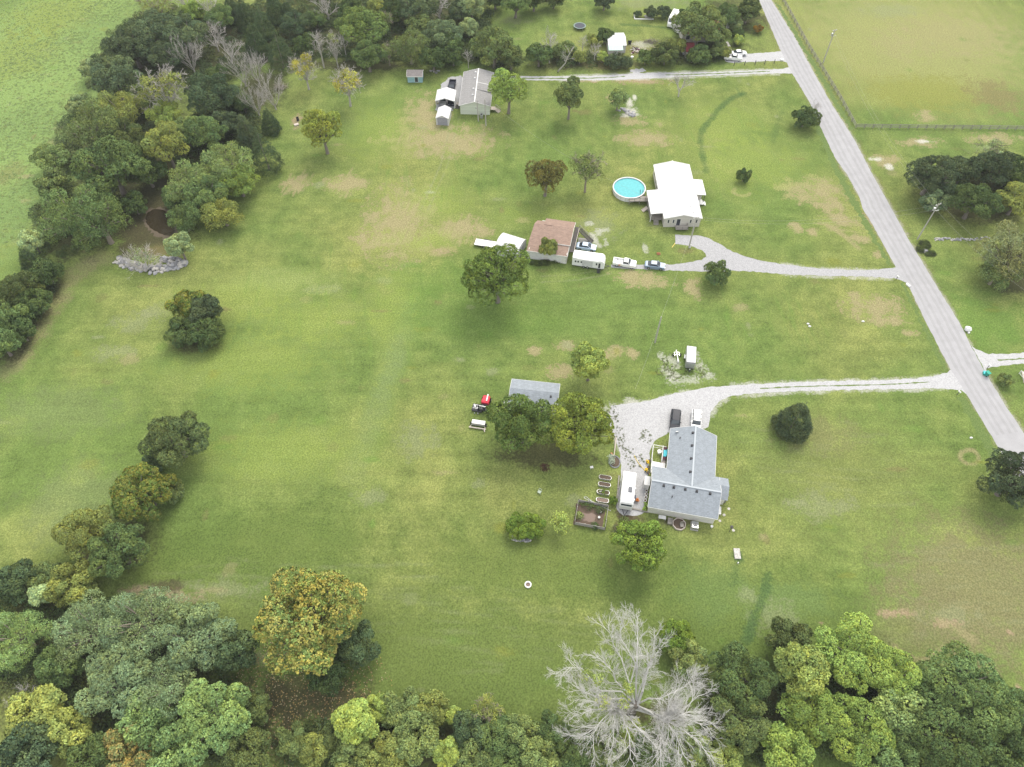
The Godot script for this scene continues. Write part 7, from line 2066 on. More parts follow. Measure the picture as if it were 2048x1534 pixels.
func plant_trees() -> void:
	tree("oak", "l", 0, -109.89, -203.67, 7.25, 1.48, 0.95, "greydark", "broadleaf_tree", "tree", "dark grey-green tree at the meadow-side tip of the wood", "trees of the wood beside the bright meadow")
	tree("oak", "l", 1, -104.91, -211.67, 7.41, 2.49, 0.95, "grey", "broadleaf_tree", "tree", "broad grey-green tree, second in from the meadow's upper edge", "trees of the wood beside the bright meadow")
	tree("oak", "l", 2, -96.21, -209.49, 7.04, 0.42, 0.99, "grey", "broadleaf_tree", "tree", "grey-green tree directly above the fan-shaped bare tree", "trees of the wood beside the bright meadow")
	tree("oak", "l", 3, -99.9, -200.98, 5.59, 5.76, 1.05, "greydark", "broadleaf_tree", "tree", "low dark tree filling the gap left of the fan-shaped bare tree", "trees of the wood beside the bright meadow")
	tree("sparse", "l", 0, -109.16, -226.03, 4.54, 4.81, 0.96, "yellow", "thin_tree", "tree", "loose pale yellow tree at the meadow corner by the photo's top edge", "trees of the wood beside the bright meadow")
	tree("bare", "m", 0, -102.96, -234.69, 3.58, 3.37, 0.97, "", "leafless_tree", "tree", "leafless grey tree at the top edge, left of a twin leafless tree", "trees of the wood beside the bright meadow")
	tree("bare", "m", 1, -95.28, -231.57, 3.9, 1.08, 0.95, "", "leafless_tree", "tree", "leafless grey tree at the top edge, right of its leafless twin", "trees of the wood beside the bright meadow")
	tree("oak", "m", 0, -99.79, -229.48, 3.57, 1.35, 1.07, "bright", "broadleaf_tree", "tree", "small bright green tree in front of two leafless trees at the top edge", "trees of the wood beside the bright meadow")
	tree("oak", "l", 0, -89.5, -223.5, 4.56, 5.21, 1.05, "mid", "broadleaf_tree", "tree", "mid green tree between leafless trees and the dark evergreens", "trees of the wood beside the bright meadow")
	tree("bare", "m", 2, -88.7, -212.35, 4.7, 5.03, 0.96, "", "leafless_tree", "tree", "pale leafless tree between the grey-green wood and the evergreens", "trees of the wood beside the bright meadow")
	tree("bare", "m", 0, -82.85, -205.32, 3.97, 1.95, 1.02, "", "leafless_tree", "tree", "thin leafless tree just downhill of the dark evergreens", "trees of the wood beside the bright meadow")
	tree("cedar", "m", 0, -75.58, -208.92, 4.19, 4.6, 1.06, "cedar", "evergreen_tree", "tree", "dark cone-shaped evergreen, left one of the front pair", "trees of the wood beside the bright meadow")
	tree("cedar", "l", 0, -67.48, -203.64, 4.78, 5.53, 0.94, "cedar", "evergreen_tree", "tree", "dark cone-shaped evergreen, right one of the front pair over bare soil", "trees of the wood beside the bright meadow")
	tree("cedar", "m", 1, -82.22, -224.81, 3.86, 3.8, 1.03, "cedar", "evergreen_tree", "tree", "tall dark evergreen behind the front evergreen pair, left end", "trees of the wood beside the bright meadow")
	tree("cedar", "m", 2, -75.93, -220.17, 3.81, 3.18, 0.96, "cedargreen", "evergreen_tree", "tree", "greener evergreen standing behind between the front evergreen pair", "trees of the wood beside the bright meadow")
	tree("cedar", "m", 0, -87.64, -229.9, 3.56, 2.97, 0.94, "cedar", "evergreen_tree", "tree", "dark evergreen at the top edge beside leafless trees", "trees of the wood beside the bright meadow")
	tree("cedar", "m", 1, -73.8, -228.97, 3.9, 5.87, 1.06, "cedargreen", "evergreen_tree", "tree", "evergreen at the top edge above the right front evergreen", "trees of the wood beside the bright meadow")
	tree("fan", "m", 0, -92.97, -200.85, 4.4, 3.44, 0.98, "", "leafless_tree", "tree", "fan-shaped leafless grey tree alone amid dark green crowns", "trees of the wood beside the bright meadow")
	tree("fan", "m", 1, -76.52, -193.72, 4, 5.71, 1.02, "", "leafless_tree", "tree", "left of two fan-shaped leafless trees by the lawn's upper corner", "trees of the wood beside the bright meadow")
	tree("fan", "m", 2, -72.93, -194.96, 3.55, 5.54, 1.06, "", "leafless_tree", "tree", "right of two fan-shaped leafless trees by the lawn's upper corner", "trees of the wood beside the bright meadow")
	tree("fan", "m", 0, -69.72, -179.57, 3.7, 3.19, 0.99, "", "leafless_tree", "tree", "left of the two leafless trees beside the dark brush pile", "trees of the wood beside the bright meadow")
	tree("fan", "m", 1, -65.68, -182.38, 4.03, 3.76, 0.99, "", "leafless_tree", "tree", "leafless tree standing nearest the dark brush pile on the lawn", "trees of the wood beside the bright meadow")
	tree("cedar", "m", 2, -64.62, -171.77, 3.03, 1.01, 0.98, "cedar", "evergreen_tree", "tree", "small dark evergreen at the feet of two leafless trees", "trees of the wood beside the bright meadow")
	tree("cedar", "l", 0, -62.46, -155.87, 4.85, 5.1, 0.94, "cedar", "evergreen_tree", "tree", "big dark evergreen bulging onto the lawn at the wood's edge", "trees of the wood beside the bright meadow")
	tree("cedar", "m", 0, -68.91, -165.18, 3.7, 0.29, 1.02, "greydark", "evergreen_tree", "tree", "dark narrow tree uphill of the big lawn-side evergreen", "trees of the wood beside the bright meadow")
	tree("oak", "m", 1, -75.32, -170.49, 4.23, 1.76, 1.01, "greydark", "broadleaf_tree", "tree", "dark tree between the blue-green tree and the light green crowns", "trees of the wood beside the bright meadow")
	tree("oak", "l", 1, -81.25, -179.35, 7.07, 2.96, 0.98, "bluegreen", "broadleaf_tree", "tree", "large dark blue-green tree in the middle of the wood", "trees of the wood beside the bright meadow")
	tree("oak", "m", 2, -77.57, -184.02, 3.78, 6.26, 0.96, "olive", "broadleaf_tree", "tree", "low olive tree between the blue-green tree and leafless trees", "trees of the wood beside the bright meadow")
	tree("oak", "m", 3, -83.63, -194.22, 3.57, 2.59, 0.96, "dark", "broadleaf_tree", "tree", "dark green tree right of the fan-shaped bare tree's foot", "trees of the wood beside the bright meadow")
	tree("dying", "m", 0, -92.66, -177.8, 5.45, 3.97, 0.97, "yellow", "dying_tree", "tree", "dying tree with yellow leaves and bare white limbs showing", "trees of the wood beside the bright meadow")
	tree("oak", "l", 2, -109.6, -187.94, 6.94, 2.23, 1.04, "grey", "broadleaf_tree", "tree", "grey-green tree on the meadow side above yellow crowns", "trees of the wood beside the bright meadow")
	tree("oak", "m", 0, -120.6, -196.74, 3.6, 2.01, 1.01, "pale", "broadleaf_tree", "tree", "low pale tree leaning over the meadow grass", "trees of the wood beside the bright meadow")
	tree("feather", "l", 0, -103.87, -174.3, 6.07, 5.68, 0.95, "yellow", "broadleaf_tree", "tree", "yellow-green tree in the middle of the wood's left side", "trees of the wood beside the bright meadow")
	tree("oak", "m", 1, -101.25, -181.75, 4.38, 0.39, 0.96, "olive", "broadleaf_tree", "tree", "olive tree squeezed left of the dying yellow tree", "trees of the wood beside the bright meadow")
	tree("oak", "l", 3, -92.74, -174.06, 4.58, 4.81, 1.02, "lime", "broadleaf_tree", "tree", "lime green tree right below the dying yellow tree", "trees of the wood beside the bright meadow")
	tree("maple", "l", 0, -86.66, -156.13, 5.4, 1.49, 0.98, "yellow", "broadleaf_tree", "tree", "tall rounded yellow-green tree in the wood's centre", "trees of the wood beside the bright meadow")
	tree("oak", "l", 0, -85.03, -166.29, 4.77, 1.11, 1, "light", "broadleaf_tree", "tree", "light green tree to the right of the tall rounded yellow-green one", "trees of the wood beside the bright meadow")
	tree("oak", "l", 1, -78.98, -163.93, 5.6, 0.27, 1.03, "mid", "broadleaf_tree", "tree", "mid green tree above the pale crowns over the lawn edge", "trees of the wood beside the bright meadow")
	tree("shrub", "m", 0, -118.99, -180.94, 3.13, 5.63, 1.07, "pale", "shrub", "shrub", "pale green bush on the meadow margin of the wood", "trees of the wood beside the bright meadow")
	tree("feather", "l", 1, -107.2, -164.52, 6.75, 4.62, 1.07, "olive", "broadleaf_tree", "tree", "olive tree at the meadow margin under the pale bush", "trees of the wood beside the bright meadow")
	tree("oak", "l", 2, -100.92, -163.1, 5.59, 0.11, 0.97, "olivedark", "broadleaf_tree", "tree", "shaded olive-brown tree behind the big dark dome", "trees of the wood beside the bright meadow")
	tree("oak", "l", 3, -116.47, -155.23, 4.61, 6.07, 1.05, "light", "broadleaf_tree", "tree", "yellow-tinged tree at the wood's leftmost bulge into the meadow", "trees of the wood beside the bright meadow")
	tree("shrub", "m", 1, -113.2, -158.76, 2.2, 2.58, 1.07, "pale", "shrub", "shrub", "tiny pale crown poking up by the big dark dome", "trees of the wood beside the bright meadow")
	tree("oak", "l", 0, -96.43, -145.95, 8.79, 3.9, 1.05, "mid2", "broadleaf_tree", "tree", "big dark green dome left of the pond", "trees of the wood beside the bright meadow")
	tree("oak", "m", 2, -112.85, -146.31, 4.2, 1.84, 0.96, "olive", "broadleaf_tree", "tree", "olive tree below the leftmost bulge of the wood", "trees of the wood beside the bright meadow")
	tree("feather", "l", 0, -101.52, -131.24, 7.35, 2.79, 0.95, "mid", "broadleaf_tree", "tree", "feathery green tree at the wood's lower left", "trees of the wood beside the bright meadow")
	tree("feather", "l", 1, -94.35, -128.93, 7.29, 2.4, 1.07, "mid2", "broadleaf_tree", "tree", "feathery dark green tree whose sprays hang beside the pond", "trees of the wood beside the bright meadow")
	tree("maple", "m", 0, -109.88, -125.6, 2.87, 2.08, 0.93, "palelime", "broadleaf_tree", "tree", "small pale lime tree standing out on the meadow edge", "trees of the wood beside the bright meadow")
	tree("feather", "l", 0, -70.21, -151.35, 6.48, 0.28, 0.96, "light", "broadleaf_tree", "tree", "light green feathery tree on the lawn edge above the pond", "trees of the wood beside the bright meadow")
	tree("feather", "l", 1, -78.21, -143.77, 5.79, 4.92, 0.98, "light", "broadleaf_tree", "tree", "pale feathery tree leaning over the pond's upper bank", "trees of the wood beside the bright meadow")
	tree("oak", "l", 1, -66.88, -145.76, 5.02, 1.82, 0.94, "bright", "broadleaf_tree", "tree", "bright green tree furthest out on the lawn edge above the pond", "trees of the wood beside the bright meadow")
	tree("oak", "l", 2, -73.23, -140.42, 5.47, 6.17, 0.99, "mid", "broadleaf_tree", "tree", "mid green tree hanging over the pond from the right", "trees of the wood beside the bright meadow")
	tree("feather", "m", 0, -68.4, -134.95, 4.31, 1.31, 0.94, "yellow", "broadleaf_tree", "tree", "yellow-leaved tree on the lawn side of the pond", "trees of the wood beside the bright meadow")
	tree("feather", "m", 1, -76.99, -133.16, 4.02, 0.35, 0.96, "mid2", "broadleaf_tree", "tree", "dark feathery tree dipping over the pond's right bank", "trees of the wood beside the bright meadow")
	tree("maple", "m", 1, -75.55, -123.59, 3.1, 4.25, 0.95, "pale2", "broadleaf_tree", "tree", "young pale lime tree standing on the pond's stone bank", "trees of the wood beside the bright meadow")
	tree("oak", "l", 3, -90.44, -149.27, 4.8, 0.26, 1, "dark", "broadleaf_tree", "tree", "shaded tree directly uphill of the pond hollow", "trees of the wood beside the bright meadow")
	tree("oak", "l", 0, -92.17, -158.43, 4.65, 1.56, 1.08, "olivedark", "broadleaf_tree", "tree", "shaded olive tree behind the tall rounded yellow-green one", "trees of the wood beside the bright meadow")
	tree("oak", "m", 3, -73.71, -180.67, 3.13, 0.77, 1.01, "dark", "broadleaf_tree", "tree", "low dark bush under the fan-shaped leafless trees", "trees of the wood beside the bright meadow")
	tree("oak", "m", 0, -81.39, -141.74, 3.6, 4.86, 0.99, "mid2", "broadleaf_tree", "tree", "dark green tree overhanging the pond's top rim", "trees of the wood beside the bright meadow")
	tree("oak", "m", 1, -90.89, -139.14, 3.3, 6.2, 1, "dark", "broadleaf_tree", "tree", "dark tree at the pond's left upper side", "trees of the wood beside the bright meadow")
	tree("cedar", "m", 1, -107.3, -118.51, 3.3, 1.52, 0.99, "cedar", "evergreen_tree", "tree", "dark evergreen right under the pale lime tree", "hedgerow trees along the meadow's lower edge")
	tree("oak", "m", 2, -103.06, -115.75, 3.79, 0.23, 0.99, "dark", "broadleaf_tree", "tree", "dark hedgerow tree right of the dark evergreen, by the lawn", "hedgerow trees along the meadow's lower edge")
	tree("oak", "l", 1, -106.18, -109.9, 4.44, 1.56, 1.06, "olivedark", "broadleaf_tree", "tree", "olive hedgerow tree, second down the hedge from the pale lime tree", "hedgerow trees along the meadow's lower edge")
	tree("oak", "m", 3, -102.13, -107.1, 3.43, 5.22, 1, "dark", "broadleaf_tree", "tree", "dark hedgerow tree above the tan strip of lawn", "hedgerow trees along the meadow's lower edge")
	tree("oak", "m", 0, -105.2, -101.45, 4.3, 0.2, 0.97, "mid2", "broadleaf_tree", "tree", "green hedgerow tree third down the hedge", "hedgerow trees along the meadow's lower edge")
	tree("oak", "m", 1, -102.48, -99.13, 2.86, 1.52, 0.96, "dark", "broadleaf_tree", "tree", "dark hedgerow bush beside the pinkish bare strip", "hedgerow trees along the meadow's lower edge")
	tree("oak", "m", 2, -104.35, -95.12, 3.74, 1.45, 1.06, "mid", "broadleaf_tree", "tree", "last hedgerow tree cut by the photo's left edge", "hedgerow trees along the meadow's lower edge")
	tree("oak", "l", 2, -65.75, -220.6, 4.87, 0.89, 0.94, "bluegreen", "broadleaf_tree", "tree", "tall dark blue-green tree right of the evergreens", "trees of the wood behind the mown lawn")
	tree("cedar", "m", 2, -70.08, -228.75, 2.85, 5.83, 1.01, "cedar", "evergreen_tree", "tree", "slim dark evergreen left of the tall blue-green tree, top edge", "trees of the wood behind the mown lawn")
	tree("bare", "m", 1, -57.95, -229.95, 4.92, 6.22, 0.99, "", "leafless_tree", "tree", "big whitish leafless crown at the top edge over the wood", "trees of the wood behind the mown lawn")
	tree("oak", "m", 3, -60.73, -225.29, 3.19, 5.66, 1.03, "mid2", "broadleaf_tree", "tree", "small green tree below the whitish leafless crown", "trees of the wood behind the mown lawn")
	tree("bareup", "m", 0, -55.49, -203.39, 3.28, 4.97, 1.04, "", "leafless_tree", "tree", "tall pale leafless tree with its foot on the lawn edge", "trees of the wood behind the mown lawn")
	tree("dying2", "m", 0, -51.37, -203.8, 2.64, 3.1, 0.94, "yellow", "dying_tree", "tree", "thin leafless tree with a tuft of yellow leaves at the top", "trees of the wood behind the mown lawn")
	tree("bareup", "m", 1, -49.67, -209.03, 2.19, 1.32, 1.06, "", "leafless_tree", "tree", "slim leafless tree just left of the large fresh green tree", "trees of the wood behind the mown lawn")
	tree("oak", "l", 3, -44.52, -212.22, 7.75, 5.65, 1.07, "fresh", "broadleaf_tree", "tree", "large fresh green tree in the middle of the wood behind the lawn", "trees of the wood behind the mown lawn")
	tree("oak", "l", 0, -41.71, -201.48, 5.28, 2.11, 1.03, "mid2", "broadleaf_tree", "tree", "dark skirt tree below the large fresh green tree", "trees of the wood behind the mown lawn")
	tree("oak", "m", 0, -42.92, -232.55, 3.24, 5.02, 1.03, "yellow", "broadleaf_tree", "tree", "small yellowish tree at the top edge above the fresh green tree", "trees of the wood behind the mown lawn")
	tree("sparse", "m", 0, -38.91, -220.8, 3.13, 5.12, 1.01, "olive", "thin_tree", "tree", "thin brownish tree right of the large fresh green tree", "trees of the wood behind the mown lawn")
	tree("sparse", "m", 1, -36.18, -204.63, 2.67, 4.11, 1.03, "olive", "thin_tree", "tree", "thin olive tree left of the feathery tree by the shed", "trees of the wood behind the mown lawn")
	tree("feather", "l", 0, -29.76, -205.76, 5.33, 1.68, 1.07, "olive", "broadleaf_tree", "tree", "feathery olive tree right behind the blue-walled shed", "trees of the wood behind the mown lawn")
	tree("oak", "l", 1, -36.11, -228.85, 4.62, 6.01, 0.94, "dark", "broadleaf_tree", "tree", "dark tree at the top edge over the blue-walled shed", "trees of the wood behind the mown lawn")
	tree("oak", "l", 2, -28.7, -227.6, 6.35, 6.1, 1.07, "grey", "broadleaf_tree", "tree", "grey-green crown at the top edge left of a bare grey crown", "trees of the wood behind the mown lawn")
	tree("bare", "m", 2, -22.76, -229.68, 4.57, 4.2, 0.94, "", "leafless_tree", "tree", "bare grey crown at the top edge of the wood behind the trailer house", "trees of the wood behind the mown lawn")
	tree("oak", "m", 1, -28.37, -220.6, 4.18, 5.65, 0.95, "olive", "broadleaf_tree", "tree", "olive crown above and behind the feathery shed tree", "trees of the wood behind the mown lawn")
	tree("oak", "l", 3, -20.8, -212.72, 5.77, 6.08, 1.03, "grey2", "broadleaf_tree", "tree", "silvery green tree behind the carport", "trees of the wood behind the mown lawn")
	tree("oak", "m", 2, -22.91, -201.94, 4.31, 0.38, 0.96, "dark", "broadleaf_tree", "tree", "dark low tree between shed and carport at the wood edge", "trees of the wood behind the mown lawn")
	tree("oak", "m", 3, -16.58, -229.48, 3.57, 3.99, 1.02, "greydark", "broadleaf_tree", "tree", "dark grey-green tree at the top edge right of the bare grey crown", "trees of the wood behind the mown lawn")
	tree("oak", "l", 0, -12.47, -230.04, 4.99, 4.69, 1.07, "pale", "broadleaf_tree", "tree", "pale green tree at the top edge where the wood ends", "trees of the wood behind the mown lawn")
	tree("oak", "m", 0, -13.15, -220.6, 3.49, 1.37, 0.93, "pale", "broadleaf_tree", "tree", "small pale tree at the right end of the wood, over the neighbour's lawn", "trees of the wood behind the mown lawn")
	tree("oak", "m", 1, -17.29, -204.52, 3.35, 5.79, 0.93, "dark", "broadleaf_tree", "tree", "dark bush left behind the trailer house's gable", "trees of the wood behind the mown lawn")
	tree("bareup", "m", 0, -12.83, -203.09, 1.83, 5.5, 0.95, "", "leafless_tree", "tree", "thin bare grey tree right behind the trailer house roof", "trees of the wood behind the mown lawn")
	tree("oak", "m", 2, -10.24, -208.24, 2.37, 5.09, 1.05, "light", "broadleaf_tree", "tree", "slim light green tree behind the trailer house roof", "trees of the wood behind the mown lawn")
	tree("oak", "l", 1, -5.2, -203.64, 6.6, 5.51, 1.01, "olive", "broadleaf_tree", "tree", "wide olive tree behind the trailer house beside the neighbour's lawn", "trees of the wood behind the mown lawn")
	tree("oak", "m", 3, -0.29, -202.42, 3.66, 5.52, 0.96, "olivedark", "broadleaf_tree", "tree", "brownish tree at the right foot of the wide olive tree", "trees of the wood behind the mown lawn")
	tree("oak", "m", 0, -50.25, -229.46, 4.28, 4.22, 0.98, "dark", "broadleaf_tree", "tree", "dark crown at the top edge left of the fresh green tree", "trees of the wood behind the mown lawn")
	tree("oak", "m", 1, -61.17, -209.92, 3.73, 5.6, 1.05, "dark", "broadleaf_tree", "tree", "dark shaded tree behind the half-bare lawn tree", "trees of the wood behind the mown lawn")
	tree("oak", "m", 2, -18.34, -208.84, 4.05, 2.96, 1.01, "mid2", "broadleaf_tree", "tree", "shaded green tree right behind the carport roof", "trees of the wood behind the mown lawn")
	tree("oak", "m", 3, 7.88, -204.3, 4.17, 0.17, 0.94, "mid2", "broadleaf_tree", "tree", "dark green tree at the left end of the drive hedge", "trees in the hedge along the upper drive")
	tree("bareup", "m", 1, 11.09, -206.03, 2.96, 3.73, 1, "", "leafless_tree", "tree", "tall leafless tree in the drive hedge, with three pale trunks", "trees in the hedge along the upper drive")
	tree("oak", "m", 0, 14.51, -207.69, 2.72, 5.43, 1.02, "olive", "broadleaf_tree", "tree", "olive tree right of the leafless one in the drive hedge", "trees in the hedge along the upper drive")
	tree("oak", "m", 1, 17.21, -211.14, 2.29, 0.87, 0.98, "light", "broadleaf_tree", "tree", "yellow-green tree behind the leaning dead trunk", "trees in the hedge along the upper drive")
	tree("oak", "m", 2, 20.06, -205.7, 2.26, 4.82, 1.01, "yellow", "broadleaf_tree", "tree", "yellow-green bush right of the leaning dead trunk", "trees in the hedge along the upper drive")
	tree("bareup", "m", 0, 21.01, -210.68, 1.67, 0.07, 1.06, "", "leafless_tree", "tree", "thin grey leafless tree in the middle of the drive hedge", "trees in the hedge along the upper drive")
	tree("bareup", "m", 1, 24.38, -205.97, 1.94, 5.2, 0.94, "", "leafless_tree", "tree", "leafless tree with pale trunk left of the white shed", "trees in the hedge along the upper drive")
	tree("oak", "s", 0, 24.32, -216.37, 1.86, 3.41, 0.99, "yellow", "broadleaf_tree", "tree", "small yellow-olive crown left of the dark round one by the white shed", "trees in the hedge along the upper drive")
	tree("oak", "m", 3, 28.2, -216.56, 2.78, 4.94, 0.98, "dark", "broadleaf_tree", "tree", "dark round tree touching the white shed's roof", "trees in the hedge along the upper drive")
	tree("oak", "m", 0, 26.76, -206.16, 1.96, 1.47, 1, "lime", "broadleaf_tree", "tree", "lime bush in front of the white shed's corner", "trees in the hedge along the upper drive")
	tree("shrub", "m", 2, 29.67, -203.42, 2.69, 6.07, 0.94, "greydark", "shrub", "shrub", "low dark bush in front of the white shed, by the drive", "trees in the hedge along the upper drive")
	tree("shrub", "m", 0, 33.24, -203.45, 2.09, 0.72, 1.02, "greydark", "shrub", "shrub", "low brownish bush at the drive bend near the gravel spill", "trees in the hedge along the upper drive")
	tree("shrub", "m", 1, 39.42, -205.42, 2.85, 5.56, 1.01, "mid2", "shrub", "shrub", "round dark bush right of the gravel spill on the drive", "trees in the hedge along the upper drive")
	tree("shrub", "m", 2, 45.03, -204.97, 3.88, 2.73, 1.06, "olivedark", "shrub", "shrub", "wide dark hedge bush in the middle of the drive hedge", "trees in the hedge along the upper drive")
	tree("oak", "m", 1, 48.88, -210.49, 3.04, 4.88, 0.94, "yellow", "broadleaf_tree", "tree", "yellow tree left of the red-roofed shed", "trees in the hedge along the upper drive")
	tree("shrub", "m", 0, 55.57, -206.33, 3.6, 5.53, 0.96, "mid2", "shrub", "shrub", "green bush right of the red-roofed shed", "trees in the hedge along the upper drive")
	tree("oak", "m", 2, 60.94, -208.71, 2.43, 1.9, 1.06, "olive", "broadleaf_tree", "tree", "olive tree left of the white pickup on the gravel stub", "trees in the hedge along the upper drive")
	tree("oak", "m", 3, 63.35, -208.33, 1.97, 2.65, 1.05, "yellow", "broadleaf_tree", "tree", "yellow-leaved bush touching the white pickup", "trees in the hedge along the upper drive")
	tree("shrub", "m", 1, 53.48, -206.13, 2.11, 1.05, 1.06, "dark", "shrub", "shrub", "dark low bush under the red-roofed shed's wall", "trees in the hedge along the upper drive")
	tree("oak", "l", 2, 55.8, -214.86, 7.87, 1.11, 0.95, "olive", "broadleaf_tree", "tree", "huge olive-green tree shading the red-roofed house", "trees around the neighbour's yard")
	tree("oak", "m", 0, 61.96, -214.82, 3.83, 3.1, 0.98, "olive", "broadleaf_tree", "tree", "smaller olive tree at the huge tree's lower right", "trees around the neighbour's yard")
	tree("oak", "m", 1, 53.89, -228.82, 2.56, 3.4, 1.07, "dark", "broadleaf_tree", "tree", "dark tree beside the white motor coach", "trees around the neighbour's yard")
	tree("oak", "l", 3, 66.24, -226.81, 4.74, 4.46, 0.93, "mid2", "broadleaf_tree", "tree", "dark green tree above the statue at the roadside yard", "trees around the neighbour's yard")
	tree("oak", "m", 2, 73.62, -229.1, 4.14, 1.96, 1.01, "olivedark", "broadleaf_tree", "tree", "dark roadside tree at the top end of the road", "trees around the neighbour's yard")
	tree("shrub", "m", 2, 69.57, -224.84, 2.21, 3.06, 1.04, "pale", "shrub", "shrub", "pale feathery shrub beside the white garden statue", "trees around the neighbour's yard")
	tree("shrub", "m", 0, 69.55, -220.29, 2.03, 3.04, 0.94, "dark", "shrub", "shrub", "dark low shrub above the yellow-green flower bed", "trees around the neighbour's yard")
	tree("shrub", "s", 0, 69.07, -216.7, 1.86, 1.54, 1.06, "lime", "shrub", "shrub", "yellow-green low shrub in the neighbour's flower bed", "trees around the neighbour's yard")
	tree("shrub", "s", 1, 76.33, -223.11, 1.58, 2.24, 1.05, "brown", "shrub", "shrub", "small russet shrub alone near the road's top end", "trees around the neighbour's yard")
	tree("shrub", "s", 0, 40.1, -232.84, 1.3, 6.19, 1.02, "greydark", "shrub", "shrub", "small upright dark bush at the left end of the white kerb", "trees around the neighbour's yard")
	tree("shrub", "m", 1, 44.08, -232.12, 2.26, 4.25, 1.02, "greydark", "shrub", "shrub", "low dark hedge bush behind the white kerb, left half", "trees around the neighbour's yard")
	tree("shrub", "m", 2, 48.04, -232.12, 2.26, 1.97, 1.07, "greydark", "shrub", "shrub", "low dark hedge bush behind the white kerb, right half", "trees around the neighbour's yard")
	tree("oak", "l", 0, 1.1, -232.3, 5.12, 2.93, 1.07, "mid", "broadleaf_tree", "tree", "green tree at the top edge left of the trampoline lawn", "trees around the neighbour's yard")
	tree("oak", "m", 3, 6.99, -236.47, 4.21, 1.92, 1.06, "dark", "broadleaf_tree", "tree", "dark tree at the top edge right of the green one above the lawn", "trees around the neighbour's yard")
	tree("oak", "m", 0, 13.43, -238.26, 3.59, 4.94, 1.02, "olivedark", "broadleaf_tree", "tree", "olive tree at the top edge above the trampoline", "trees around the neighbour's yard")
	tree("oak", "m", 1, 29.49, -237, 3.58, 2.78, 0.95, "greydark", "broadleaf_tree", "tree", "dark round tree at the top edge above the white shed", "trees around the neighbour's yard")
	tree("oak", "m", 2, -5.42, -237.68, 3.91, 4.84, 0.98, "dark", "broadleaf_tree", "tree", "dark tree at the top edge in the lawn's left corner", "trees around the neighbour's yard")
	tree("maple", "l", 0, -48.45, -162.77, 5.19, 4.16, 0.95, "limelawn", "broadleaf_tree", "tree", "bright yellow-green tree with short trunk beside the bare-soil spot", "lone trees on the mown lawn")
	tree("dying", "m", 1, -45.19, -184.1, 4.3, 0.52, 0.95, "yellow2", "dying_tree", "tree", "half-bare tree with yellow leaves at the top and grey lower limbs", "lone trees on the mown lawn")
	tree("dying", "m", 2, -58.15, -192.22, 3.85, 5.08, 0.96, "yellow2", "dying_tree", "tree", "half-bare leaning tree with few yellow leaves near the wood", "lone trees on the mown lawn")
	tree("maple", "l", 0, -0.94, -180.6, 5.21, 5.66, 0.99, "bright2", "broadleaf_tree", "tree", "bright green round tree right beside the trailer house", "lone trees on the mown lawn")
	tree("maple", "m", 2, 15.48, -177.96, 3.95, 3.62, 1.23, "olive", "broadleaf_tree", "tree", "upright olive tree below the upper drive", "lone trees on the mown lawn")
	tree("maple", "m", 0, 29.14, -181.98, 2.79, 3.9, 0.94, "light", "broadleaf_tree", "tree", "small light green tree on the pale rocky outcrop", "lone trees on the mown lawn")
	tree("bare", "m", 0, 47.18, -188.67, 3.4, 2.53, 1.07, "", "leafless_tree", "tree", "small leafless tree with crooked pale limbs below the upper drive", "lone trees on the mown lawn")
	tree("shrub", "m", 0, 78.94, -174.46, 3.69, 1.13, 1.03, "dark", "shrub", "shrub", "dark bush at the road's edge", "lone trees on the mown lawn")
	tree("bare", "m", 1, 83.97, -181.56, 1.54, 2.05, 0.98, "", "leafless_tree", "tree", "little bare grey tree behind the dark roadside bush", "lone trees on the mown lawn")
	tree("maple", "l", 0, 8.21, -145.79, 4.68, 0.15, 0.93, "brownolive", "broadleaf_tree", "tree", "brownish olive tree between the trailer house and the pool", "lone trees on the mown lawn")
	tree("sparse", "m", 0, 18.23, -147.28, 4.21, 5.96, 1.05, "olive", "thin_tree", "tree", "thin half-leafless tree left of the round pool", "lone trees on the mown lawn")
	tree("shrub", "s", 1, 58.38, -151.42, 1.79, 5.03, 1.37, "darkgreen", "shrub", "shrub", "young dark green tree inside a ring of bare soil", "lone trees on the mown lawn")
	tree("maple", "m", 1, 8.27, -123.24, 2.08, 5.99, 1.24, "yellow", "broadleaf_tree", "tree", "slim yellow-green tree in front of the brown-roofed garage", "lone trees on the mown lawn")
	tree("round", "l", 0, -3.17, -110.21, 6.79, 3.67, 1, "fresh2", "broadleaf_tree", "tree", "large round green tree below the flatbed trailer", "lone trees on the mown lawn")
	tree("shrub", "m", 1, 45.59, -115.96, 2.94, 3.6, 1.28, "mid2", "shrub", "shrub", "round dark tree beside the middle gravel drive", "lone trees on the mown lawn")
	tree("maple", "m", 2, 15.38, -88.71, 3.72, 4.77, 1.08, "lime", "broadleaf_tree", "tree", "round yellow-green tree above the gravel turning place", "lone trees on the mown lawn")
	tree("oak", "l", 1, 1.85, -74.27, 6.22, 0.73, 1.13, "fresh3", "broadleaf_tree", "tree", "large green tree covering the grey shed's front, left of a yellower one", "lone trees on the mown lawn")
	tree("oak", "l", 2, 12.13, -73.45, 6.19, 4.24, 1.2, "yellow3", "broadleaf_tree", "tree", "large yellow-green tree beside the gravel yard", "lone trees on the mown lawn")
	tree("cedar", "m", 0, 53.68, -76.61, 4.23, 3.88, 0.84, "greydark2", "evergreen_tree", "tree", "dark egg-shaped evergreen alone below the house drive", "lone trees on the mown lawn")
	tree("ball", "l", 0, 21.55, -50.42, 5.11, 1.9, 1.07, "bright3", "broadleaf_tree", "tree", "dense ball-shaped green tree at the white house's front corner", "lone trees on the mown lawn")
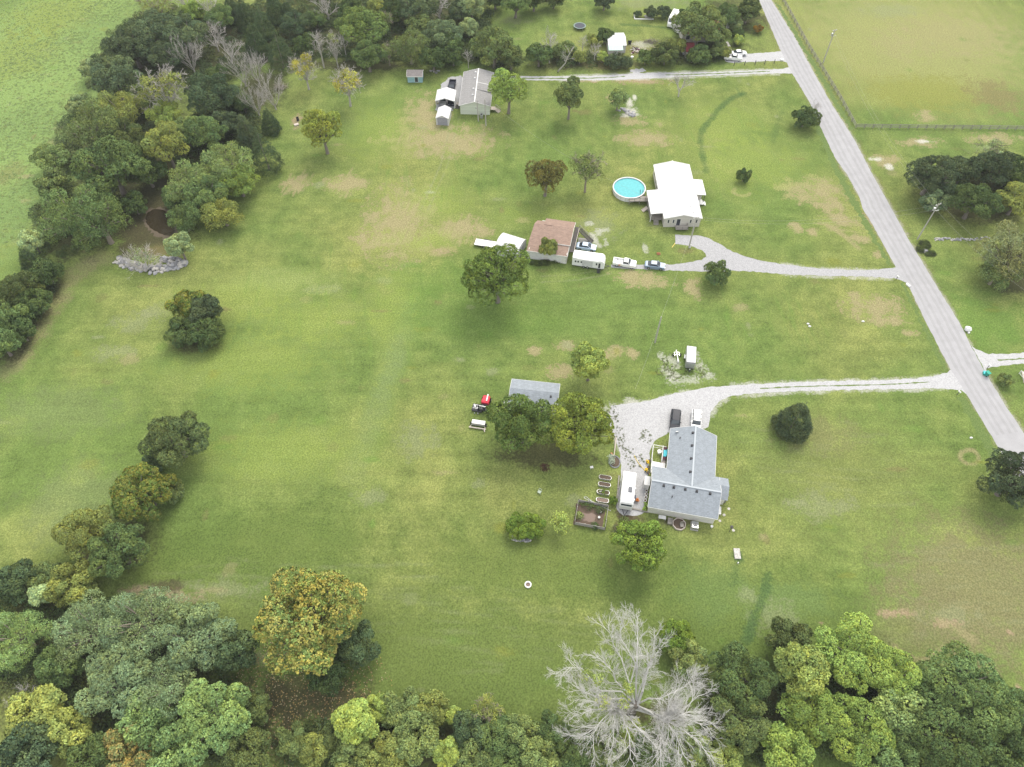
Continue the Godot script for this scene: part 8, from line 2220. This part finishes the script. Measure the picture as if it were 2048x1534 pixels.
	tree("oak", "m", 3, -64.82, -104.29, 3.89, 2.55, 1.02, "greydark2", "broadleaf_tree", "tree", "dark tree in the clump on the left lawn", "lone trees on the mown lawn")
	tree("oak", "m", 0, -69.28, -105.98, 3.91, 5.63, 1.04, "mixed", "broadleaf_tree", "tree", "yellowing tree in the clump on the left lawn", "lone trees on the mown lawn")
	tree("shrub", "m", 2, -68.97, -99.31, 3.4, 1.94, 0.96, "dark", "shrub", "shrub", "dark bush at the foot of the yellowing tree in the lawn clump", "lone trees on the mown lawn")
	tree("shrub", "m", 0, -64.1, -98.58, 3.81, 2.05, 1.02, "dark", "shrub", "shrub", "dark bush at the foot of the dark tree in the lawn clump", "lone trees on the mown lawn")
	tree("oak", "l", 3, -61.72, -70.95, 5.79, 6.26, 1.06, "greydark3", "broadleaf_tree", "tree", "big dark rounded tree, uppermost of the left lawn's tree row", "lone trees on the mown lawn")
	tree("shrub", "m", 1, -66.03, -68.41, 2.26, 2.51, 0.99, "bluegreen", "shrub", "shrub", "low bluish bush below the big dark rounded tree", "lone trees on the mown lawn")
	tree("oak", "l", 0, -64.7, -60.63, 5.54, 5.13, 0.97, "mixed", "broadleaf_tree", "tree", "mixed green and russet tree, second of the left lawn's tree row", "lone trees on the mown lawn")
	tree("shrub", "m", 2, -61.59, -62.47, 2.39, 2.58, 0.93, "olive", "shrub", "shrub", "low olive bush on the right flank of the russet-green tree", "lone trees on the mown lawn")
	tree("oak", "l", 1, -72.2, -53.53, 4.86, 1.15, 1.01, "yellowdull", "broadleaf_tree", "tree", "dull yellow-green tree, third of the left lawn's tree row", "lone trees on the mown lawn")
	tree("oak", "l", 2, -65.82, -49.89, 4.94, 4.35, 1.02, "mid2", "broadleaf_tree", "tree", "dark green tree joined to the dull yellow one in the lawn's tree row", "lone trees on the mown lawn")
	tree("oak", "l", 3, -30.85, -37.54, 8.61, 2.29, 1.07, "orange2", "broadleaf_tree", "tree", "great golden-orange autumn tree on the lower lawn", "lone trees on the mown lawn")
	tree("oak", "m", 1, -24.36, -34.8, 3.66, 3.91, 0.95, "bluegreen2", "broadleaf_tree", "tree", "green vine-covered tree on the golden tree's right flank", "lone trees on the mown lawn")
	tree("oak", "m", 2, -28.24, -30.28, 3.12, 0.43, 1.08, "greendark", "broadleaf_tree", "tree", "dark green undergrowth tree below the golden tree", "lone trees on the mown lawn")
	tree("shrub", "m", 0, 1.14, -55.79, 2.32, 6.2, 0.96, "lime2", "shrub", "shrub", "left half of the glossy green shrub bed with stone edging", "lone trees on the mown lawn")
	tree("shrub", "m", 1, 3.69, -55.88, 2.32, 3.79, 0.88, "lime2", "shrub", "shrub", "right half of the glossy green shrub bed with stone edging", "lone trees on the mown lawn")
	tree("sapling", "m", 0, 8.34, -55.94, 2.21, 0.57, 0.97, "lime", "sapling", "sapling", "thin see-through lime sapling left of the fenced garden", "lone trees on the mown lawn")
	tree("sapling", "m", 0, 6, -67.52, 1.04, 1.4, 1.07, "red", "sapling", "sapling", "small red-leaved sapling below the large yard trees", "lone trees on the mown lawn")
	tree("shrub", "s", 0, 18.29, -61.01, 0.83, 5.61, 1.47, "lime2", "shrub", "shrub", "bright green bush at the lower end of the raised beds", "lone trees on the mown lawn")
	tree("oak", "l", 0, 102.37, -146.4, 6.45, 0.93, 0.97, "greydark2", "broadleaf_tree", "tree", "dark tree nearest the road across from the white home", "trees across the road")
	tree("oak", "m", 3, 111.88, -149.85, 4.3, 1.88, 1.07, "greydark", "broadleaf_tree", "tree", "dark tree second in from the road in the far clump", "trees across the road")
	tree("oak", "l", 1, 118.43, -149.39, 5.53, 1.03, 1.05, "greydark2", "broadleaf_tree", "tree", "dark tree third in from the road in the far clump", "trees across the road")
	tree("oak", "l", 2, 124.69, -149, 5.03, 4.27, 1.01, "dark", "broadleaf_tree", "tree", "dark tree of the far clump cut by the photo's right edge", "trees across the road")
	tree("oak", "l", 3, 109.58, -137.53, 5.79, 6.02, 0.97, "dark", "broadleaf_tree", "tree", "low dark tree in front of the far clump", "trees across the road")
	tree("oak", "m", 0, 102.33, -140.07, 3.44, 3.29, 0.95, "greypale", "broadleaf_tree", "tree", "thin grey-leaved tree just behind the utility pole top", "trees across the road")
	tree("sparse", "m", 1, 120.42, -155.94, 3.83, 0.61, 0.93, "pale", "thin_tree", "tree", "pale airy bush behind the dark clump across the road", "trees across the road")
	tree("oak", "l", 0, 120.7, -138.99, 5.11, 1.99, 0.95, "yellow", "broadleaf_tree", "tree", "yellow-green tree with bare lower limbs across the road", "trees across the road")
	tree("feather", "l", 1, 109.81, -117.63, 6.93, 0.38, 1.08, "yellow4", "broadleaf_tree", "tree", "large pale yellow-green tree with tilted trunk across the road", "trees across the road")
	tree("feather", "m", 2, 107.28, -115.53, 3.83, 1.82, 1.06, "olive", "broadleaf_tree", "tree", "smaller olive tree in front of the large pale one across the road", "trees across the road")
	tree("oak", "l", 1, 88.48, -62.78, 5.59, 4.41, 1.04, "greydark2", "broadleaf_tree", "tree", "dark tree at the road's lower end by the right edge", "trees across the road")
	tree("shrub", "s", 1, 99.4, -87.87, 1.44, 4.11, 1.07, "olive", "shrub", "shrub", "ragged low bush by the white railing across the road", "trees across the road")
	tree("oak", "m", 1, -81.71, -44.85, 3.52, 5.52, 1.04, "bluegreen2", "broadleaf_tree", "tree", "dark bluish tree at the wood's upper left corner", "trees of the lower left wood")
	tree("shrub", "m", 2, -72.37, -44.78, 3.69, 3.52, 1.03, "yellowdull", "shrub", "shrub", "yellowish scrub tree between the lawn's tree row and the lower wood", "trees of the lower left wood")
	tree("shrub", "m", 0, -78.08, -46.15, 2.89, 4.54, 1.01, "olive", "shrub", "shrub", "olive scrub left of the yellowish one at the wood's top", "trees of the lower left wood")
	tree("maple", "s", 0, -76.89, -43.18, 1.84, 3.16, 0.95, "palelime", "broadleaf_tree", "tree", "small pale green crown at the lower wood's upper left", "trees of the lower left wood")
	tree("feather", "l", 0, -76.8, -35.58, 4.76, 5.3, 1, "freshpale", "broadleaf_tree", "tree", "bright green tree at the left edge of the lower wood", "trees of the lower left wood")
	tree("feather", "l", 1, -65.52, -36.35, 5.54, 0.43, 0.96, "greylight", "broadleaf_tree", "tree", "grey-green tree, left of the big pale trio in the lower wood", "trees of the lower left wood")
	tree("feather", "l", 0, -57.32, -37.95, 5.89, 5.49, 0.97, "greylight", "broadleaf_tree", "tree", "grey-green tree, middle of the big pale trio in the lower wood", "trees of the lower left wood")
	tree("oak", "l", 2, -48.88, -35.39, 5.68, 2.46, 1.03, "greylight", "broadleaf_tree", "tree", "grey-green tree, right of the big pale trio in the lower wood", "trees of the lower left wood")
	tree("oak", "l", 3, -59.52, -29.29, 5.51, 5.41, 0.98, "greylight", "broadleaf_tree", "tree", "grey-green tree in the lower wood's centre, below the trio", "trees of the lower left wood")
	tree("feather", "l", 1, -51.08, -28.33, 5.03, 2.43, 0.99, "greylight2", "broadleaf_tree", "tree", "lighter green tree in the lower wood's centre right", "trees of the lower left wood")
	tree("oak", "l", 0, -42.96, -23.67, 5.77, 0.18, 1.06, "freshpale", "broadleaf_tree", "tree", "large light green tree at the lower wood's right front", "trees of the lower left wood")
	tree("oak", "m", 2, -53.49, -23.96, 4.2, 0.12, 1.07, "freshpale2", "broadleaf_tree", "tree", "light green tree left of the large one in the lower wood's front", "trees of the lower left wood")
	tree("oak", "m", 3, -70.07, -24.48, 4.35, 0.96, 0.95, "yellow5", "broadleaf_tree", "tree", "yellow-green tree at the lower left wood's left margin", "trees of the lower left wood")
	tree("oak", "m", 0, -64.61, -22.47, 3.44, 5.33, 1.05, "yellow5", "broadleaf_tree", "tree", "rounded yellow tree beside the yellow-green margin tree", "trees of the lower left wood")
	tree("oak", "m", 1, -54.82, -19.86, 3.96, 1.46, 1.01, "orange", "broadleaf_tree", "tree", "orange-tinged tree at the bottom edge of the lower left wood", "trees of the lower left wood")
	tree("oak", "m", 2, -69.22, -19.5, 4.24, 2.99, 1.04, "bluegreen", "broadleaf_tree", "tree", "dark tree in the photo's bottom left corner", "trees of the lower left wood")
	tree("oak", "m", 3, -59.71, -18.61, 3.65, 1.16, 1.05, "dark", "broadleaf_tree", "tree", "dark tree at the bottom edge under the yellow trees", "trees of the lower left wood")
	tree("oak", "m", 0, -43.51, -33.99, 3.8, 6.26, 1.04, "bluegreen2", "broadleaf_tree", "tree", "low bluish tree on the lower wood's lawn side", "trees of the lower left wood")
	tree("oak", "m", 1, -38.42, -25.68, 2.45, 5.79, 1.07, "olive", "broadleaf_tree", "tree", "small olive tree where the lower wood meets the leaf litter", "trees of the lower left wood")
	tree("oak", "m", 2, -48.44, -19.84, 4.1, 2.38, 1.06, "freshpale2", "broadleaf_tree", "tree", "light green tree at the bottom edge right of the orange one", "trees of the lower left wood")
	tree("oak", "m", 3, -38.39, -19.56, 3.81, 5.24, 1.02, "olivedark", "broadleaf_tree", "tree", "dark olive tree at the bottom edge right of the light green one", "trees of the lower left wood")
	tree("bare", "m", 2, -74.3, -27.24, 2, 0.67, 1.02, "", "leafless_tree", "tree", "grey leafless branches showing at the lower wood's left margin", "trees of the lower left wood")
	tree("oak", "m", 0, -69.76, -31.82, 3.46, 5.73, 0.98, "mid2", "broadleaf_tree", "tree", "shaded green tree between the bright left one and the pale trio", "trees of the lower left wood")
	tree("oak", "m", 1, -32.12, -21.14, 2.54, 4.06, 1.06, "olive", "broadleaf_tree", "tree", "olive bush at the thicket's left end by the leaf litter", "thicket trees along the bottom edge")
	tree("oak", "m", 2, -28.81, -20.08, 2.52, 3.77, 0.94, "yellowdull", "broadleaf_tree", "tree", "dull yellow bush second from the thicket's left end", "thicket trees along the bottom edge")
	tree("oak", "m", 3, -25.91, -22.11, 2.4, 3.97, 0.97, "olivedark", "broadleaf_tree", "tree", "brownish olive bush left of the bright lime tree", "thicket trees along the bottom edge")
	tree("maple", "m", 0, -22.84, -23.26, 3.12, 5.39, 1.03, "lime3", "broadleaf_tree", "tree", "bright lime tree in the bottom thicket", "thicket trees along the bottom edge")
	tree("oak", "m", 0, -20.15, -25.74, 2.15, 1.93, 1.06, "lime", "broadleaf_tree", "tree", "yellow-green bush behind the bright lime tree of the thicket", "thicket trees along the bottom edge")
	tree("oak", "m", 1, -16.21, -25.09, 3.34, 3.93, 0.98, "olive2", "broadleaf_tree", "tree", "olive tree at the thicket's lawn edge, right of the lime one", "thicket trees along the bottom edge")
	tree("oak", "m", 2, -11.83, -25.62, 2.75, 5.24, 1.06, "yellowdull", "broadleaf_tree", "tree", "dull yellow tree at the thicket's lawn edge", "thicket trees along the bottom edge")
	tree("maple", "s", 1, -8.68, -24.77, 1.3, 5.61, 1.06, "lime3", "broadleaf_tree", "tree", "little lime bush at the thicket's lawn corner", "thicket trees along the bottom edge")
	tree("oak", "m", 3, -13.97, -21.62, 3.71, 4.13, 1.03, "olive2", "broadleaf_tree", "tree", "broad olive tree in the thicket's middle", "thicket trees along the bottom edge")
	tree("oak", "m", 0, -22.97, -19.36, 2.95, 3.8, 1.01, "olive", "broadleaf_tree", "tree", "olive bush at the bottom edge below the bright lime tree", "thicket trees along the bottom edge")
	tree("oak", "m", 1, -17.83, -18.8, 3.23, 6.2, 0.98, "yellowdull", "broadleaf_tree", "tree", "dull yellow bush at the bottom edge in mid thicket", "thicket trees along the bottom edge")
	tree("maple", "m", 1, -9.53, -19.69, 2.06, 0.51, 1.04, "lime3", "broadleaf_tree", "tree", "lime bush at the bottom edge in the thicket", "thicket trees along the bottom edge")
	tree("sparse", "m", 0, -3.63, -25.39, 2.27, 3.13, 1.01, "yellow", "thin_tree", "tree", "airy yellowish tree standing out on the lawn from the thicket", "thicket trees along the bottom edge")
	tree("oak", "m", 2, -6.16, -22.39, 3.14, 3.75, 0.97, "bluegreen2", "broadleaf_tree", "tree", "dark bluish bush left of the airy yellowish tree's foot", "thicket trees along the bottom edge")
	tree("oak", "m", 3, -2.49, -21.98, 3.14, 1.26, 0.94, "mid2", "broadleaf_tree", "tree", "dark green bush below the airy yellowish tree", "thicket trees along the bottom edge")
	tree("oak", "m", 0, 1.61, -21.87, 2.99, 4.91, 1.07, "olive2", "broadleaf_tree", "tree", "olive bush between the airy tree and the dead tree", "thicket trees along the bottom edge")
	tree("oak", "m", 1, 5.45, -22.6, 2.7, 4.38, 0.95, "mid2", "broadleaf_tree", "tree", "dark green bush left of the great dead tree", "thicket trees along the bottom edge")
	tree("oak", "m", 2, -5.33, -18.71, 2.94, 6.15, 1.05, "olive", "broadleaf_tree", "tree", "olive bush at the bottom edge right of the lime bush", "thicket trees along the bottom edge")
	tree("oak", "m", 3, -1.01, -18.73, 2.79, 3.2, 0.93, "mid2", "broadleaf_tree", "tree", "green bush at the bottom edge below the airy tree", "thicket trees along the bottom edge")
	tree("oak", "m", 0, 3.89, -18.95, 3.08, 5.3, 1.02, "olive2", "broadleaf_tree", "tree", "olive bush at the bottom edge left of the dead tree", "thicket trees along the bottom edge")
	tree("shrub", "m", 1, 9.23, -20.46, 2.97, 3.91, 0.93, "mid2", "shrub", "shrub", "dark bush under the dead tree's left limbs", "thicket trees along the bottom edge")
	tree("shrub", "m", 2, 13.99, -20.22, 2.68, 4.6, 0.94, "olive2", "shrub", "shrub", "olive bush under the middle of the dead tree", "thicket trees along the bottom edge")
	tree("shrub", "m", 0, 17.71, -22.58, 1.97, 3, 0.95, "lime", "shrub", "shrub", "lime bush at the dead tree's foot", "thicket trees along the bottom edge")
	tree("shrub", "m", 1, 21.06, -20.19, 2.97, 2.26, 1.06, "mid2", "shrub", "shrub", "dark green bush under the dead tree's right limbs", "thicket trees along the bottom edge")
	tree("shrub", "m", 2, 25.89, -20.19, 2.97, 4.7, 1.05, "olive2", "shrub", "shrub", "olive bush at the bottom edge right of the dead tree", "thicket trees along the bottom edge")
	tree("shrub", "m", 0, 25.65, -36.4, 2.91, 1.87, 0.99, "lime2", "shrub", "shrub", "bright lime bush behind the dead tree's crown", "thicket trees along the bottom edge")
	tree("shrub", "m", 1, 27.59, -33.28, 3.02, 3.8, 0.94, "olive2", "shrub", "shrub", "olive bush right behind the dead tree's right limbs", "thicket trees along the bottom edge")
	tree("oak", "l", 1, 34.27, -29.85, 4.93, 2.59, 1.08, "mid2", "broadleaf_tree", "tree", "dark green tree at the lower right wood's left end", "trees of the lower right wood")
	tree("oak", "m", 1, 43.38, -35.65, 3.37, 4.74, 1.06, "olivedark", "broadleaf_tree", "tree", "low dark tree at the back of the lower right wood", "trees of the lower right wood")
	tree("oak", "l", 2, 33.26, -23.77, 4.48, 1.88, 1.03, "olive3", "broadleaf_tree", "tree", "dull green tree below the wood's left-end tree", "trees of the lower right wood")
	tree("maple", "m", 2, 43.63, -30.5, 3.98, 4.95, 1.04, "yellowgreen", "broadleaf_tree", "tree", "yellow-green tree with a russet twig, left of the bright big ones", "trees of the lower right wood")
	tree("oak", "l", 3, 52.73, -32.84, 5.91, 2.75, 0.96, "bright4", "broadleaf_tree", "tree", "big bright green tree at the top of the lower right wood", "trees of the lower right wood")
	tree("oak", "l", 0, 57.61, -30.1, 4.48, 0.11, 1.06, "bright4", "broadleaf_tree", "tree", "bright green tree right below the wood's topmost bright one", "trees of the lower right wood")
	tree("oak", "l", 1, 44.12, -25.14, 4.52, 5.85, 0.97, "bright5", "broadleaf_tree", "tree", "bright green tree in the wood's middle left", "trees of the lower right wood")
	tree("oak", "m", 2, 56.86, -24.62, 4.36, 4.75, 0.99, "light2", "broadleaf_tree", "tree", "light green tree at the bright group's right side", "trees of the lower right wood")
	tree("oak", "l", 2, 49.75, -22.06, 5.02, 3.94, 1.06, "bright5", "broadleaf_tree", "tree", "broad bright green tree in the wood's front middle", "trees of the lower right wood")
	tree("oak", "m", 3, 39.61, -19.88, 3.82, 2.02, 1.02, "bright5", "broadleaf_tree", "tree", "bright green tree at the bottom edge, left of the broad one", "trees of the lower right wood")
	tree("oak", "m", 0, 51.38, -18.55, 4.08, 1.61, 1.01, "mid", "broadleaf_tree", "tree", "green tree at the bottom edge under the broad bright one", "trees of the lower right wood")
	tree("oak", "l", 3, 66.44, -28.13, 6.2, 0.19, 0.97, "mid3", "broadleaf_tree", "tree", "large mid green tree on the lower right wood's lawn side", "trees of the lower right wood")
	tree("oak", "l", 0, 71.04, -25.27, 4.52, 1.8, 1.07, "mid3", "broadleaf_tree", "tree", "mid green tree right of the large lawn-side one", "trees of the lower right wood")
	tree("oak", "l", 1, 62.85, -20.92, 5.55, 0.83, 1.04, "mid2", "broadleaf_tree", "tree", "large darker green tree at the wood's lower right", "trees of the lower right wood")
	tree("oak", "m", 1, 75.92, -26.04, 2.75, 0.54, 1.08, "mid2", "broadleaf_tree", "tree", "green tree cut by the right edge in the lower wood", "trees of the lower right wood")
	tree("oak", "m", 2, 71.29, -19.49, 3.81, 1.04, 0.94, "dark", "broadleaf_tree", "tree", "dark tree in the photo's bottom right corner", "trees of the lower right wood")
	tree("oak", "m", 3, 30.92, -19.02, 2.65, 1.33, 1.07, "yellowgreen", "broadleaf_tree", "tree", "yellow-green bush at the bottom edge near the dead tree", "trees of the lower right wood")
	tree("oak", "m", 0, 57.18, -18.67, 3.22, 4.2, 1.06, "mid2", "broadleaf_tree", "tree", "dark green tree at the bottom edge below the light green one", "trees of the lower right wood")
